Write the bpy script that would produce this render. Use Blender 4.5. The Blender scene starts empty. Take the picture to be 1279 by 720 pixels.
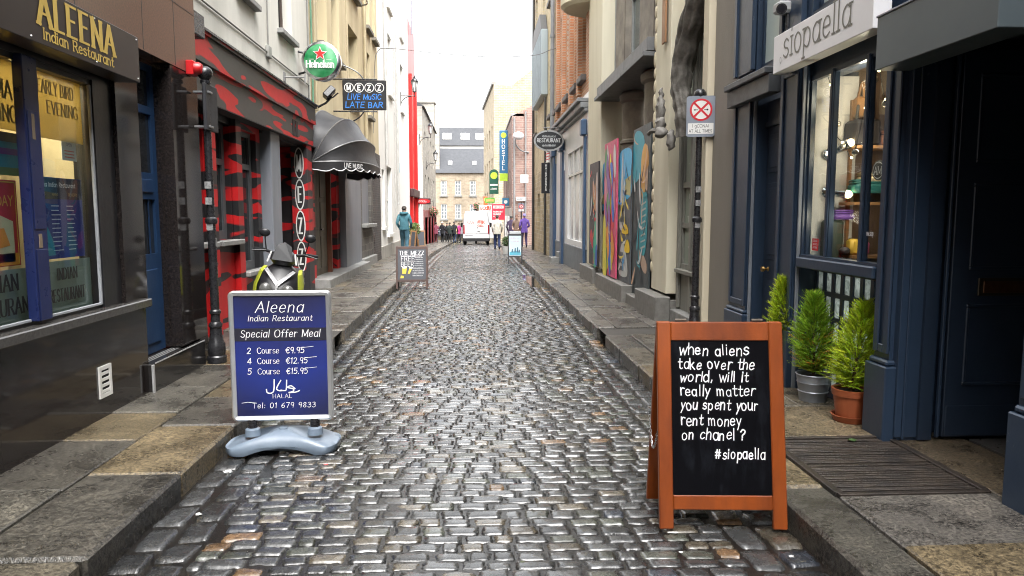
import bpy, bmesh, math, random
import numpy as np
from mathutils import Vector, Matrix
R = math.radians
rnd = random.Random(7)
sc = bpy.context.scene
COL = sc.collection

# ---------------------------------------------------------------- camera
cam_d = bpy.data.cameras.new('camera'); cam = bpy.data.objects.new('camera', cam_d); COL.objects.link(cam)
cam.location = (0, 0, 1.65)
cam.rotation_euler = (R(90 - 5.9), 0, R(-3.005))
cam_d.sensor_width = 36; cam_d.lens = 36 * 900 / 1279
cam_d.clip_start = 0.05; cam_d.clip_end = 2000
sc.camera = cam

# ---------------------------------------------------------------- sky, sun, exposure
SUN_EL, SUN_AZ = 62.0, 166.0          # overcast: a broad veiled sun, behind the camera
w = bpy.data.worlds.new('World'); sc.world = w; w.use_nodes = True
nt = w.node_tree; nt.nodes.clear()
out = nt.nodes.new('ShaderNodeOutputWorld'); bg = nt.nodes.new('ShaderNodeBackground')
sky = nt.nodes.new('ShaderNodeTexSky'); sky.sky_type = 'NISHITA'; sky.sun_disc = False
sky.sun_elevation = R(SUN_EL); sky.sun_rotation = R(SUN_AZ)
sky.air_density = 1.6; sky.dust_density = 6.0; sky.ozone_density = 1.0
hsv = nt.nodes.new('ShaderNodeHueSaturation'); hsv.inputs['Saturation'].default_value = 0.16
nt.links.new(sky.outputs[0], hsv.inputs['Color']); nt.links.new(hsv.outputs[0], bg.inputs['Color'])
bg.inputs['Strength'].default_value = 0.15
nt.links.new(bg.outputs[0], out.inputs['Surface'])
sd = bpy.data.lights.new('sun', 'SUN'); sun = bpy.data.objects.new('sun', sd); COL.objects.link(sun)
sd.energy = 0.55; sd.angle = R(50); sd.color = (1, .985, .965)
a = R(SUN_AZ); e = R(SUN_EL)
sdir = Vector((math.sin(a) * math.cos(e), math.cos(a) * math.cos(e), math.sin(e)))
sun.rotation_euler = sdir.to_track_quat('Z', 'Y').to_euler(); sun.location = (0, -5, 30)
sc.view_settings.view_transform = 'Standard'; sc.view_settings.look = 'None'
sc.view_settings.gamma = 1; sc.view_settings.use_curve_mapping = False
sc.view_settings.exposure = 2.4
try:
    sc.cycles.use_denoising = True; sc.cycles.filter_width = 1.05
    sc.cycles.max_bounces = 6; sc.cycles.transparent_max_bounces = 16
    sc.cycles.diffuse_bounces = 4; sc.cycles.glossy_bounces = 4
    sc.cycles.caustics_reflective = False; sc.cycles.caustics_refractive = False
except Exception:
    pass

# ---------------------------------------------------------------- materials
def newmat(name):
    m = bpy.data.materials.new(name); m.use_nodes = True
    t = m.node_tree; b = t.nodes['Principled BSDF']
    return m, t, b
def N(t, kind, **kw):
    n = t.nodes.new(kind)
    for k, v in kw.items():
        if k in n.inputs: n.inputs[k].default_value = v
        else: setattr(n, k, v)
    return n
def c4(c): return (c[0], c[1], c[2], 1)
def ramp(t, src, stops):
    r = t.nodes.new('ShaderNodeValToRGB'); t.links.new(src, r.inputs[0])
    el = r.color_ramp.elements
    while len(el) < len(stops): el.new(0.5)
    for e_, (p, c) in zip(el, stops): e_.position = p; e_.color = c4(c) if len(c) == 3 else c
    return r.outputs[0]
def mixc(t, fac, a_, b_, mode='MIX'):
    n = t.nodes.new('ShaderNodeMix'); n.data_type = 'RGBA'; n.blend_type = mode
    for k, v in ((0, fac), (6, a_), (7, b_)):
        if hasattr(v, 'links') or hasattr(v, 'is_linked'): t.links.new(v, n.inputs[k])
        else: n.inputs[k].default_value = v if k == 0 else c4(v)
    return n.outputs[2]
def coords(t): return N(t, 'ShaderNodeTexCoord').outputs['Object']
def noise(t, scale, detail=4, rough=.55, vec=None, dist=0):
    n = N(t, 'ShaderNodeTexNoise', Scale=scale, Detail=detail, Roughness=rough, Distortion=dist)
    t.links.new(vec if vec is not None else coords(t), n.inputs['Vector'])
    return n.outputs[0]
def bump(t, b, h, strength, dist=.01):
    n = N(t, 'ShaderNodeBump', Strength=strength, Distance=dist)
    t.links.new(h, n.inputs['Height']); t.links.new(n.outputs[0], b.inputs['Normal'])
_mc = {}
def M(name, col, rough=.6, col2=None, scale=3., bmp=0., bscale=40., metal=0., spec=.5, streak=False, rvar=.1, coat=0, attr=None, wear=None):
    """general painted / stone / metal surface: two noise-mixed tones, varied gloss, fine bump"""
    if name in _mc: return _mc[name]
    m, t, b = newmat(name)
    vec = coords(t)
    if streak:
        mp = N(t, 'ShaderNodeMapping'); mp.inputs['Scale'].default_value = (1, 1, .12)
        t.links.new(vec, mp.inputs[0]); v2 = mp.outputs[0]
    else: v2 = vec
    n1 = noise(t, scale, 6, .62, v2)
    c2 = col2 if col2 is not None else tuple(c * .72 for c in col)
    colour = mixc(t, ramp(t, n1, [(.35, (0, 0, 0)), (.68, (1, 1, 1))]), col, c2)
    if attr:
        at = N(t, 'ShaderNodeAttribute', attribute_name=attr)
        colour = mixc(t, 1.0, at.outputs['Color'], colour, 'MULTIPLY')
    if wear:      # scuffs and flaked spots of their own shape: (colour, amount, scale)
        wn = N(t, 'ShaderNodeMath', operation='MULTIPLY'); t.links.new(noise(t, wear[2], 7, .7, vec), wn.inputs[0]); t.links.new(noise(t, wear[2] * .16, 3, .5, vec), wn.inputs[1])
        f_ = ramp(t, wn.outputs[0], [(wear[1], (0, 0, 0)), (wear[1] + .03, (.85, .85, .85))])
        q_ = t.nodes.new('ShaderNodeMix'); q_.data_type = 'RGBA'; t.links.new(f_, q_.inputs[0]); t.links.new(colour, q_.inputs[6]); q_.inputs[7].default_value = c4(wear[0]); colour = q_.outputs[2]
    t.links.new(colour, b.inputs['Base Color'])
    mr = N(t, 'ShaderNodeMapRange'); mr.inputs[3].default_value = max(.02, rough - rvar); mr.inputs[4].default_value = min(1, rough + rvar)
    t.links.new(noise(t, scale * 2.3, 4, .6, v2), mr.inputs[0]); t.links.new(mr.outputs[0], b.inputs['Roughness'])
    b.inputs['Metallic'].default_value = metal
    b.inputs['Specular IOR Level'].default_value = spec
    if coat: b.inputs['Coat Weight'].default_value = coat; b.inputs['Coat Roughness'].default_value = .08
    if bmp: bump(t, b, noise(t, bscale, 5, .6, vec), bmp)
    _mc[name] = m; return m
def flat(name, col, rough=.5, metal=0.):
    return M(name, col, rough, tuple(c * .85 for c in col), 8., metal=metal, rvar=.05)
def film(name, col, share=.6):
    """thin vinyl film on glass: scatters the light of the lit room through to the street"""
    if name in _mc: return _mc[name]
    m, t, b = newmat(name); n1 = noise(t, 3, 4); q = mixc(t, n1, col, tuple(c * .82 for c in col)); t.links.new(q, b.inputs['Base Color']); b.inputs['Roughness'].default_value = .35
    tl = N(t, 'ShaderNodeBsdfTranslucent'); t.links.new(q, tl.inputs[0]); mx = N(t, 'ShaderNodeMixShader'); mx.inputs[0].default_value = share
    t.links.new(b.outputs[0], mx.inputs[1]); t.links.new(tl.outputs[0], mx.inputs[2]); t.links.new(mx.outputs[0], t.nodes['Material Output'].inputs[0])
    _mc[name] = m; return m
def emit(name, col, s):
    if name in _mc: return _mc[name]
    m, t, b = newmat(name); b.inputs['Base Color'].default_value = c4(col)
    b.inputs['Emission Color'].default_value = c4(col); b.inputs['Emission Strength'].default_value = s
    _mc[name] = m; return m
def glass(name, tint=(.9, .95, .95), rough=.0):
    """window pane: clear, with the mirror share rising towards grazing angles (Schlick), the same from both sides"""
    if name in _mc: return _mc[name]
    m, t, b = newmat(name); t.nodes.remove(b)
    o = t.nodes['Material Output']
    tr = N(t, 'ShaderNodeBsdfTransparent'); tr.inputs[0].default_value = c4(tint)
    gl = N(t, 'ShaderNodeBsdfGlossy', Roughness=rough)
    ge = N(t, 'ShaderNodeNewGeometry'); dt = N(t, 'ShaderNodeVectorMath', operation='DOT_PRODUCT')
    t.links.new(ge.outputs['Incoming'], dt.inputs[0]); t.links.new(ge.outputs['Normal'], dt.inputs[1])
    ab = N(t, 'ShaderNodeMath', operation='ABSOLUTE'); t.links.new(dt.outputs['Value'], ab.inputs[0])
    om = N(t, 'ShaderNodeMath', operation='SUBTRACT'); om.inputs[0].default_value = 1; t.links.new(ab.outputs[0], om.inputs[1])
    pw = N(t, 'ShaderNodeMath', operation='POWER'); pw.inputs[1].default_value = 5; t.links.new(om.outputs[0], pw.inputs[0])
    ma = N(t, 'ShaderNodeMath', operation='MULTIPLY_ADD'); ma.inputs[1].default_value = .93; ma.inputs[2].default_value = .05; t.links.new(pw.outputs[0], ma.inputs[0])
    mx = N(t, 'ShaderNodeMixShader')
    t.links.new(ma.outputs[0], mx.inputs[0]); t.links.new(tr.outputs[0], mx.inputs[1]); t.links.new(gl.outputs[0], mx.inputs[2])
    t.links.new(mx.outputs[0], o.inputs[0]); _mc[name] = m; return m
def yz(t):
    """(y, z, x) of the object: wall plane coordinates for the facades along the street"""
    s = N(t, 'ShaderNodeSeparateXYZ'); t.links.new(coords(t), s.inputs[0])
    c = N(t, 'ShaderNodeCombineXYZ')
    t.links.new(s.outputs[1], c.inputs[0]); t.links.new(s.outputs[2], c.inputs[1]); t.links.new(s.outputs[0], c.inputs[2])
    return c.outputs[0]
def xz(t):
    s = N(t, 'ShaderNodeSeparateXYZ'); t.links.new(coords(t), s.inputs[0])
    c = N(t, 'ShaderNodeCombineXYZ')
    t.links.new(s.outputs[0], c.inputs[0]); t.links.new(s.outputs[2], c.inputs[1]); t.links.new(s.outputs[1], c.inputs[2])
    return c.outputs[0]
def brickmat(name, c1, c2, mortar, bw=.22, bh=.075, plane='yz', rough=.8, rubble=0., bmp=.4, mort=.012):
    if name in _mc: return _mc[name]
    m, t, b = newmat(name); v = yz(t) if plane == 'yz' else xz(t)
    if rubble:
        nv = N(t, 'ShaderNodeTexNoise', Scale=3.0, Detail=3); t.links.new(v, nv.inputs['Vector'])
        mx = N(t, 'ShaderNodeVectorMath', operation='MULTIPLY_ADD'); mx.inputs[1].default_value = (rubble,) * 3
        t.links.new(nv.outputs['Color'], mx.inputs[0]); t.links.new(v, mx.inputs[2]); v = mx.outputs[0]
    br = N(t, 'ShaderNodeTexBrick'); br.inputs['Scale'].default_value = 1; br.inputs['Brick Width'].default_value = bw
    br.inputs['Row Height'].default_value = bh; br.inputs['Mortar Size'].default_value = mort; br.inputs['Mortar Smooth'].default_value = .3
    br.inputs['Color1'].default_value = c4(c1); br.inputs['Color2'].default_value = c4(c2); br.inputs['Mortar'].default_value = c4(mortar)
    t.links.new(v, br.inputs['Vector'])
    n1 = noise(t, 1.3, 6, .65)
    col = mixc(t, .55, br.outputs['Color'], ramp(t, n1, [(.3, (.45, .43, .4)), (.7, (1.25, 1.2, 1.15))]), 'MULTIPLY')
    t.links.new(col, b.inputs['Base Color']); b.inputs['Roughness'].default_value = rough
    inv = N(t, 'ShaderNodeMath', operation='SUBTRACT'); inv.inputs[0].default_value = 1; t.links.new(br.outputs['Fac'], inv.inputs[1])
    bump(t, b, inv.outputs[0], bmp, .012)
    _mc[name] = m; return m
def tigermat(name, scale, c1=(.50, .012, .014), c2=(.018, .017, .018), lean=.8, thr=.5, aniso=1.9):
    """hand painted tiger stripes, red over near black"""
    if name in _mc: return _mc[name]
    m, t, b = newmat(name)
    v = yz(t)
    mp = N(t, 'ShaderNodeMapping'); mp.inputs['Rotation'].default_value = (0, 0, lean); mp.inputs['Scale'].default_value = (.30, aniso, 1)
    t.links.new(v, mp.inputs[0])
    f0 = noise(t, scale, 1.2, .45, mp.outputs[0], dist=.9)
    f = ramp(t, f0, [(thr - .008, (0, 0, 0)), (thr + .008, (1, 1, 1))])
    n1 = noise(t, 6, 5, .6)
    red = mixc(t, n1, c1, tuple(x * .6 for x in c1)); blk = mixc(t, n1, c2, tuple(x * 1.6 for x in c2))
    n = t.nodes.new('ShaderNodeMix'); n.data_type = 'RGBA'
    t.links.new(f, n.inputs[0]); t.links.new(blk, n.inputs[6]); t.links.new(red, n.inputs[7])
    t.links.new(n.outputs[2], b.inputs['Base Color']); b.inputs['Roughness'].default_value = .5
    bump(t, b, noise(t, 30), .12)
    _mc[name] = m; return m

# ---------------------------------------------------------------- mesh builder
def recalc(me):
    bm = bmesh.new(); bm.from_mesh(me); bmesh.ops.recalc_face_normals(bm, faces=bm.faces); bm.to_mesh(me); bm.free()
class Fr:
    """a local frame: origin, across, up, outwards"""
    def __init__(s, o, u, v, n=None):
        s.o = Vector(o); s.u = Vector(u).normalized(); s.v = Vector(v).normalized()
        s.n = Vector(n).normalized() if n is not None else s.u.cross(s.v)
    def __call__(s, a, b, c=0.): return s.o + s.u * a + s.v * b + s.n * c
LEFT = lambda y, z, x: Fr((x, y, z), (0, 1, 0), (0, 0, 1), (1, 0, 0))
RIGHT = lambda y, z, x: Fr((x, y, z), (0, -1, 0), (0, 0, 1), (-1, 0, 0))
FACING = lambda x, y, z: Fr((x, y, z), (1, 0, 0), (0, 0, 1), (0, -1, 0))
class MB:
    def __init__(s): s.v = []; s.f = []; s.mi = []; s.m = 0; s.lay = 0
    def add(s, vs, fs):
        o = len(s.v); s.v += [tuple(p) for p in vs]; s.f += [tuple(i + o for i in f) for f in fs]; s.mi += [s.m] * len(fs); return s
    def box(s, x0, x1, y0, y1, z0, z1, bev=0., fr=None):
        lo = (min(x0, x1), min(y0, y1), min(z0, z1)); hi = (max(x0, x1), max(y0, y1), max(z0, z1))
        bev = min(bev, *(0.45 * (h - l) for l, h in zip(lo, hi)))
        cs = [(i, j, k) for i in (0, 1) for j in (0, 1) for k in (0, 1)]
        if bev <= 0:
            vs = [tuple((lo, hi)[c[a_]][a_] for a_ in range(3)) for c in cs]
            fs = [(0, 1, 3, 2), (4, 6, 7, 5), (0, 4, 5, 1), (2, 3, 7, 6), (0, 2, 6, 4), (1, 5, 7, 3)]
        else:
            vs = []; ix = {}
            for c in cs:
                for a_ in range(3):
                    p = [0, 0, 0]
                    for k in range(3):
                        p[k] = (lo[k], hi[k])[c[k]]
                        if k != a_: p[k] += bev if c[k] == 0 else -bev
                    ix[c, a_] = len(vs); vs.append(tuple(p))
            fs = []
            for a_ in range(3):
                b_, c_ = [k for k in range(3) if k != a_]
                for sgn in (0, 1):
                    q = []
                    for (i, j) in ((0, 0), (1, 0), (1, 1), (0, 1)):
                        k = [0, 0, 0]; k[a_] = sgn; k[b_] = i; k[c_] = j; q.append(ix[tuple(k), a_])
                    fs.append(tuple(q))
            for a_, b_ in ((0, 1), (0, 2), (1, 2)):
                d = 3 - a_ - b_
                for i in (0, 1):
                    for j in (0, 1):
                        k0 = [0] * 3; k0[a_] = i; k0[b_] = j; k1 = list(k0); k1[d] = 1
                        k0, k1 = tuple(k0), tuple(k1)
                        fs.append((ix[k0, a_], ix[k1, a_], ix[k1, b_], ix[k0, b_]))
            for c in cs: fs.append((ix[c, 0], ix[c, 1], ix[c, 2]))
        if fr is not None: vs = [fr(*p) for p in vs]
        return s.add(vs, fs)
    def prism(s, poly, d0, d1, fr):
        n = len(poly); vs = [fr(p[0], p[1], d0) for p in poly] + [fr(p[0], p[1], d1) for p in poly]
        fs = [tuple(range(n)), tuple(range(2 * n - 1, n - 1, -1))] + [(i, (i + 1) % n, n + (i + 1) % n, n + i) for i in range(n)]
        return s.add(vs, fs)
    def flat(s, poly, fr, d=0.):
        return s.add([fr(p[0], p[1], d) for p in poly], [tuple(range(len(poly)))])
    def disc(s, cx, cy, r, d0, d1, fr, n=32, ry=None):
        ry = r if ry is None else ry
        return s.prism([(cx + r * math.cos(2 * math.pi * i / n), cy + ry * math.sin(2 * math.pi * i / n)) for i in range(n)], d0, d1, fr)
    def ring(s, cx, cy, r0, r1, d, fr, n=32, k=1.):
        vs = []; fs = []
        for i in range(n):
            a_ = 2 * math.pi * i / n
            for r in (r0, r1): vs.append(fr(cx + r * math.cos(a_), cy + k * r * math.sin(a_), d))
        for i in range(n): j = (i + 1) % n; fs.append((2 * i, 2 * i + 1, 2 * j + 1, 2 * j))
        return s.add(vs, fs)
    def tube(s, pts, r, n=8, cap=True):
        pts = [Vector(p) for p in pts]; k = len(pts); rs = r if isinstance(r, (list, tuple)) else [r] * k
        vs = []; fs = []; prev = None
        for i, p in enumerate(pts):
            d = (pts[min(i + 1, k - 1)] - pts[max(i - 1, 0)]).normalized()
            if prev is None:
                a_ = Vector((0, 0, 1)) if abs(d.z) < .9 else Vector((1, 0, 0)); x = d.cross(a_).normalized()
            else: x = (prev - d * prev.dot(d)).normalized()
            prev = x; y = d.cross(x)
            for j in range(n):
                t = 2 * math.pi * j / n; vs.append(p + (x * math.cos(t) + y * math.sin(t)) * rs[i])
        for i in range(k - 1):
            for j in range(n): fs.append((i * n + j, i * n + (j + 1) % n, (i + 1) * n + (j + 1) % n, (i + 1) * n + j))
        if cap: fs += [tuple(range(n)), tuple(range((k - 1) * n, k * n))]
        return s.add(vs, fs)
    def lathe(s, prof, c=(0, 0, 0), n=24, ax='z'):
        vs = []; fs = []; k = len(prof)
        for (r, z) in prof:
            for j in range(n):
                t = 2 * math.pi * j / n; q = (r * math.cos(t), r * math.sin(t), z)
                if ax == 'y': q = (q[0], q[2], q[1])
                if ax == 'x': q = (q[2], q[0], q[1])
                vs.append((q[0] + c[0], q[1] + c[1], q[2] + c[2]))
        for i in range(k - 1):
            for j in range(n): fs.append((i * n + j, i * n + (j + 1) % n, (i + 1) * n + (j + 1) % n, (i + 1) * n + j))
        if prof[0][0] > 1e-5: fs.append(tuple(range(n)))
        if prof[-1][0] > 1e-5: fs.append(tuple(range((k - 1) * n, k * n)))
        return s.add(vs, fs)
    def ball(s, c, rx, ry=None, rz=None, n=16, m=10):
        ry = rx if ry is None else ry; rz = rx if rz is None else rz
        vs = [(c[0], c[1], c[2] - rz)]; fs = []
        for i in range(1, m):
            p = -math.pi / 2 + math.pi * i / m
            for j in range(n):
                t = 2 * math.pi * j / n
                vs.append((c[0] + rx * math.cos(p) * math.cos(t), c[1] + ry * math.cos(p) * math.sin(t), c[2] + rz * math.sin(p)))
        vs.append((c[0], c[1], c[2] + rz)); L = len(vs) - 1
        for j in range(n):
            fs.append((0, 1 + (j + 1) % n, 1 + j)); fs.append((L, L - n + j, L - n + (j + 1) % n))
        for i in range(m - 2):
            for j in range(n):
                a_ = 1 + i * n; fs.append((a_ + j, a_ + (j + 1) % n, a_ + n + (j + 1) % n, a_ + n + j))
        return s.add(vs, fs)
    def wall(s, xf, xb, y0, y1, z0, z1, holes=()):
        """a facade slab from front plane xf back to xb with rectangular openings (y0,y1,z0,z1)"""
        ys = sorted({y0, y1, *[min(max(h[k], y0), y1) for h in holes for k in (0, 1)]})
        for a_, b_ in zip(ys, ys[1:]):
            mid = (a_ + b_) / 2; hs = sorted((max(h[2], z0), min(h[3], z1)) for h in holes if h[0] < mid < h[1]); z = z0
            for (p, q) in hs:
                if p > z + 1e-4: s.box(xf, xb, a_, b_, z, p)
                z = max(z, q)
            if z < z1 - 1e-4: s.box(xf, xb, a_, b_, z, z1)
        return s
    def wallx(s, yf, yb, x0, x1, z0, z1, holes=()):
        """the same for a facade that faces the camera"""
        t = MB(); t.wall(yf, yb, x0, x1, z0, z1, holes)
        return s.add([(p[1], p[0], p[2]) for p in t.v], t.f)
    def build(s, name, mats, parent=None, smooth=None, local=False):
        me = bpy.data.meshes.new(name)
        me.from_pydata(s.v, [], s.f)
        mats = mats if isinstance(mats, (list, tuple)) else [mats]
        for m_ in mats: me.materials.append(m_)
        if len(mats) > 1: me.polygons.foreach_set('material_index', s.mi)
        recalc(me)
        if smooth is not None:
            me.polygons.foreach_set('use_smooth', [True] * len(me.polygons)); me.set_sharp_from_angle(angle=R(smooth))
        o = bpy.data.objects.new(name, me); COL.objects.link(o)
        if parent is not None: attach(o, parent, local)
        return o
def builds(mb, name, mats, parent=None, smooth=None, local=False):
    """each connected piece of the builder becomes a part of its own"""
    par = list(range(len(mb.v)))
    def find(i):
        while par[i] != i: par[i] = par[par[i]]; i = par[i]
        return i
    for f in mb.f:
        a_ = find(f[0])
        for k in f[1:]: par[find(k)] = a_
    groups = {}
    for f in mb.f: groups.setdefault(find(f[0]), []).append(f)
    for fs in groups.values():
        ids = sorted({i for f in fs for i in f}); mp = {i: k for k, i in enumerate(ids)}; q = MB(); q.add([mb.v[i] for i in ids], [tuple(mp[i] for i in f) for f in fs]); q.build(name, mats, parent, smooth, local)
def attach(o, p, local=False):
    o.parent = p
    if not local and p.parent is None: o.matrix_parent_inverse = Matrix.LocRotScale(p.location, p.rotation_euler, p.scale).inverted()
def tag(o, label=None, cat=None, group=None, kind=None):
    for k, v in (('label', label), ('category', cat), ('group', group), ('kind', kind)):
        if v: o[k] = v
    return o
def thing(name, label, cat, loc=(0, 0, 0), rz=0., group=None):
    o = bpy.data.objects.new(name, None); COL.objects.link(o); o.empty_display_size = .1
    o.location = loc; o.rotation_euler = (0, 0, rz); return tag(o, label, cat, group)
def copy_tree(o, parent=None):
    c = o.copy(); COL.objects.link(c)
    if parent is not None: c.parent = parent
    for ch in list(o.children): copy_tree(ch, c)
    return c

# ---------------------------------------------------------------- stroke lettering
G = {}
def g(ch, wd, s): G[ch] = (wd, [(q[0], [tuple(map(float, p.split(','))) for p in q[1:].split()]) for q in s.split(';')])
g('a', 46, 'c38,42 22,50 6,38 4,16 16,0 32,6 40,24;l40,50 40,0'); g('b', 46, 'l5,75 5,0;c5,34 20,50 38,40 40,16 26,0 5,10')
g('c', 42, 'c38,42 22,50 6,38 4,14 18,0 38,8'); g('d', 46, 'l40,75 40,0;c40,34 24,50 6,38 4,14 18,0 40,12')
g('e', 44, 'c5,26 22,26 38,28 34,44 20,50 6,38 4,14 18,0 38,8'); g('f', 34, 'c34,70 22,75 14,62 14,30 14,0;l2,46 30,46')
g('g', 46, 'c38,42 22,50 6,38 4,18 16,4 32,10 40,24;c40,50 40,20 40,-8 28,-25 6,-18'); g('h', 46, 'l5,75 5,0;c5,34 22,50 36,40 38,20 38,0')
g('i', 14, 'l6,50 6,0;l6,66 6,71'); g('k', 42, 'l5,75 5,0;l34,48 5,20;l14,28 37,0'); g('l', 14, 'l6,75 6,0')
g('m', 64, 'l5,50 5,0;c5,34 18,50 28,40 30,0;c30,34 42,50 54,40 56,0'); g('n', 46, 'l5,50 5,0;c5,34 22,50 36,40 38,20 38,0')
g('o', 46, 'c22,50 6,40 4,20 12,2 28,0 40,14 40,36 22,50'); g('p', 46, 'l5,50 5,-25;c5,34 20,50 38,40 40,16 26,0 5,10')
g('q', 46, 'l40,50 40,-25;c40,34 24,50 6,38 4,14 18,0 40,12'); g('r', 34, 'l5,50 5,0;c5,30 16,48 32,46')
g('s', 40, 'c34,42 20,50 6,40 12,28 30,22 36,10 20,0 4,8'); g('t', 34, 'c14,70 14,30 15,8 24,0 34,5;l1,48 31,48')
g('u', 46, 'c5,50 6,14 18,0 34,10 38,30;l39,50 39,0'); g('v', 42, 'l3,50 20,0 38,50'); g('w', 60, 'l3,50 16,0 29,42 42,0 56,50')
g('x', 40, 'l4,50 36,0;l36,50 4,0'); g('y', 44, 'l4,50 21,6;l39,50 10,-25'); g('z', 42, 'l4,50 36,50 4,0 38,0')
g('A', 60, 'l2,0 29,72 57,0;l12,25 47,25'); g('B', 54, 'l6,72 6,0;c6,72 34,70 44,56 34,40 6,38;c6,38 38,36 48,20 38,3 6,0')
g('C', 58, 'c52,60 32,73 8,58 4,30 18,3 40,0 54,14'); g('D', 58, 'l6,72 6,0;c6,72 34,70 52,50 52,22 34,2 6,0')
g('E', 50, 'l6,72 6,0;l6,72 46,72;l6,38 38,38;l6,0 46,0'); g('F', 48, 'l6,72 6,0;l6,72 44,72;l6,38 36,38'); g('G', 60, 'c52,60 32,73 8,58 4,30 18,3 40,0 54,12;l54,32 54,6;l36,32 54,32')
g('H', 58, 'l6,72 6,0;l52,72 52,0;l6,37 52,37'); g('I', 20, 'l10,72 10,0'); g('K', 54, 'l6,72 6,0;l48,72 6,28;l20,42 50,0'); g('L', 46, 'l6,72 6,0;l6,0 43,0')
g('M', 70, 'l6,0 6,72;l6,72 35,10;l35,10 64,72;l64,72 64,0'); g('N', 60, 'l6,0 6,72;l6,72 53,0;l53,0 53,72'); g('O', 64, 'c32,73 8,60 4,34 14,6 34,-1 56,12 60,40 50,64 32,73')
g('P', 52, 'l6,72 6,0;c6,72 38,70 47,54 38,36 6,34'); g('R', 56, 'l6,72 6,0;c6,72 38,70 46,55 38,38 6,36;l26,36 52,0'); g('S', 50, 'c44,60 26,73 8,60 12,44 36,32 46,16 28,0 5,12')
g('T', 52, 'l26,72 26,0;l2,72 50,72'); g('U', 58, 'c6,72 6,20 16,2 40,1 52,20 52,72'); g('V', 56, 'l3,72 28,0 54,72'); g('W', 78, 'l3,72 21,0 39,66 57,0 76,72'); g('Y', 54, 'l3,72 27,36;l51,72 27,36 27,0'); g('Z', 54, 'l5,72 48,72;l48,72 5,0;l5,0 50,0')
g('0', 48, 'c24,72 6,58 4,30 14,3 32,2 44,28 40,60 24,72'); g('1', 28, 'l8,58 18,72 18,0'); g('2', 48, 'c6,56 20,72 40,62 38,40 5,1;l5,0 46,0'); g('3', 46, 'c6,64 24,72 40,58 20,38;c20,38 42,32 40,10 20,0 4,8')
g('4', 50, 'l36,0 36,72 4,22 48,22'); g('5', 48, 'l44,72 12,72 8,42;c8,42 30,48 44,26 30,2 5,6'); g('6', 46, 'c38,68 14,50 5,22 20,0 42,14 32,38 8,28'); g('7', 46, 'l4,72 44,72 18,0')
g('8', 46, 'c22,38 6,54 22,72 40,56 22,38 4,18 22,0 42,18 22,38'); g('9', 46, 'c40,46 24,32 6,48 16,72 38,66 40,44 34,0'); g('.', 18, 'l8,0 8,5'); g(',', 18, 'l10,5 5,-12'); g(':', 18, 'l8,4 8,9;l8,38 8,43')
g('?', 44, 'c4,58 18,74 38,62 34,44 20,32 20,18;l20,0 20,5'); g('#', 56, 'l20,70 10,4;l44,70 34,4;l4,48 54,48;l2,24 50,24'); g('€', 52, 'c50,62 32,73 14,56 10,32 22,4 36,0 50,10;l2,44 38,44;l2,30 36,30')
g(' ', 30, 'l0,-900 0,-900'); g('-', 30, 'l4,30 26,30'); g('@', 60, 'c40,42 24,48 18,30 30,20 42,40;c42,40 44,20 56,34 50,60 28,70 6,50 8,14 30,0 52,6')
G[' '] = (30, [])
def catmull(p, k=6):
    if len(p) < 3: return p
    o = []; q = [p[0]] + p + [p[-1]]
    if p[0] == p[-1]: q = [p[-2]] + p + [p[1]]
    for i in range(1, len(q) - 2):
        for j in range(k):
            t = j / k; a_, b_, c_, d_ = q[i - 1], q[i], q[i + 1], q[i + 2]
            o.append(tuple(.5 * (2 * b_[m] + (c_[m] - a_[m]) * t + (2 * a_[m] - 5 * b_[m] + 4 * c_[m] - d_[m]) * t * t + (3 * b_[m] - a_[m] - 3 * c_[m] + d_[m]) * t ** 3) for m in (0, 1)))
    return o + [p[-1]]
def catmull3(p, k=6):
    p = [Vector(q) for q in p]
    if len(p) < 3: return p
    q = [2 * p[0] - p[1]] + p + [2 * p[-1] - p[-2]]; o = []
    for i in range(1, len(q) - 2):
        for j in range(k):
            t = j / k; a_, b_, c_, d_ = q[i - 1], q[i], q[i + 1], q[i + 2]
            o.append(.5 * (2 * b_ + (c_ - a_) * t + (2 * a_ - 5 * b_ + 4 * c_ - d_) * t * t + (3 * b_ - a_ - 3 * c_ + d_) * t ** 3))
    return o + [p[-1]]
def scribble(mb, fr, u, v, w_, h, wt, d=.003, seed=1):
    """writing too small to read in the photo: a row of letter-like strokes"""
    r = random.Random(seed); x = u
    while x < u + w_ - h * .5:
        k = r.choice(([(0, 0), (0, 1)], [(0, 0), (.25, 1), (.5, 0)], [(.5, .9), (.1, .8), (.05, .2), (.5, .05)], [(0, 1), (.1, 0), (.5, .1), (.5, 1)]))
        ribbon(mb, [(x + p[0] * h, v + p[1] * h * r.uniform(.85, 1.1)) for p in k], wt, wt, fr, d + (mb.lay % 12) * .00006); mb.lay += 1
        x += (max(p[0] for p in k) + .32) * h
def ribbon(mb, pts, wv, wh, fr, d):
    n = len(pts); L = []; Rr = []
    for i in range(n):
        a_ = Vector(pts[max(i - 1, 0)]); b_ = Vector(pts[min(i + 1, n - 1)]); t = b_ - a_
        if t.length < 1e-9: t = Vector((0, 1))
        t.normalize(); nn = Vector((-t.y, t.x)); hw = .5 * math.hypot(wv * t.y, wh * t.x)
        p = Vector(pts[i])
        if i == 0: p = p - t * min(wv, wh) * .5
        if i == n - 1: p = p + t * min(wv, wh) * .5
        L.append(p + nn * hw); Rr.append(p - nn * hw)
    vs = [fr(q.x, q.y, d) for q in L] + [fr(q.x, q.y, d) for q in Rr]
    mb.add(vs, [(i, i + 1, n + i + 1, n + i) for i in range(n - 1)])
def text_w(s, size, sp=8, wx=1.): return sum((G[c][0] + sp) for c in s) * size / 72 * wx
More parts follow.
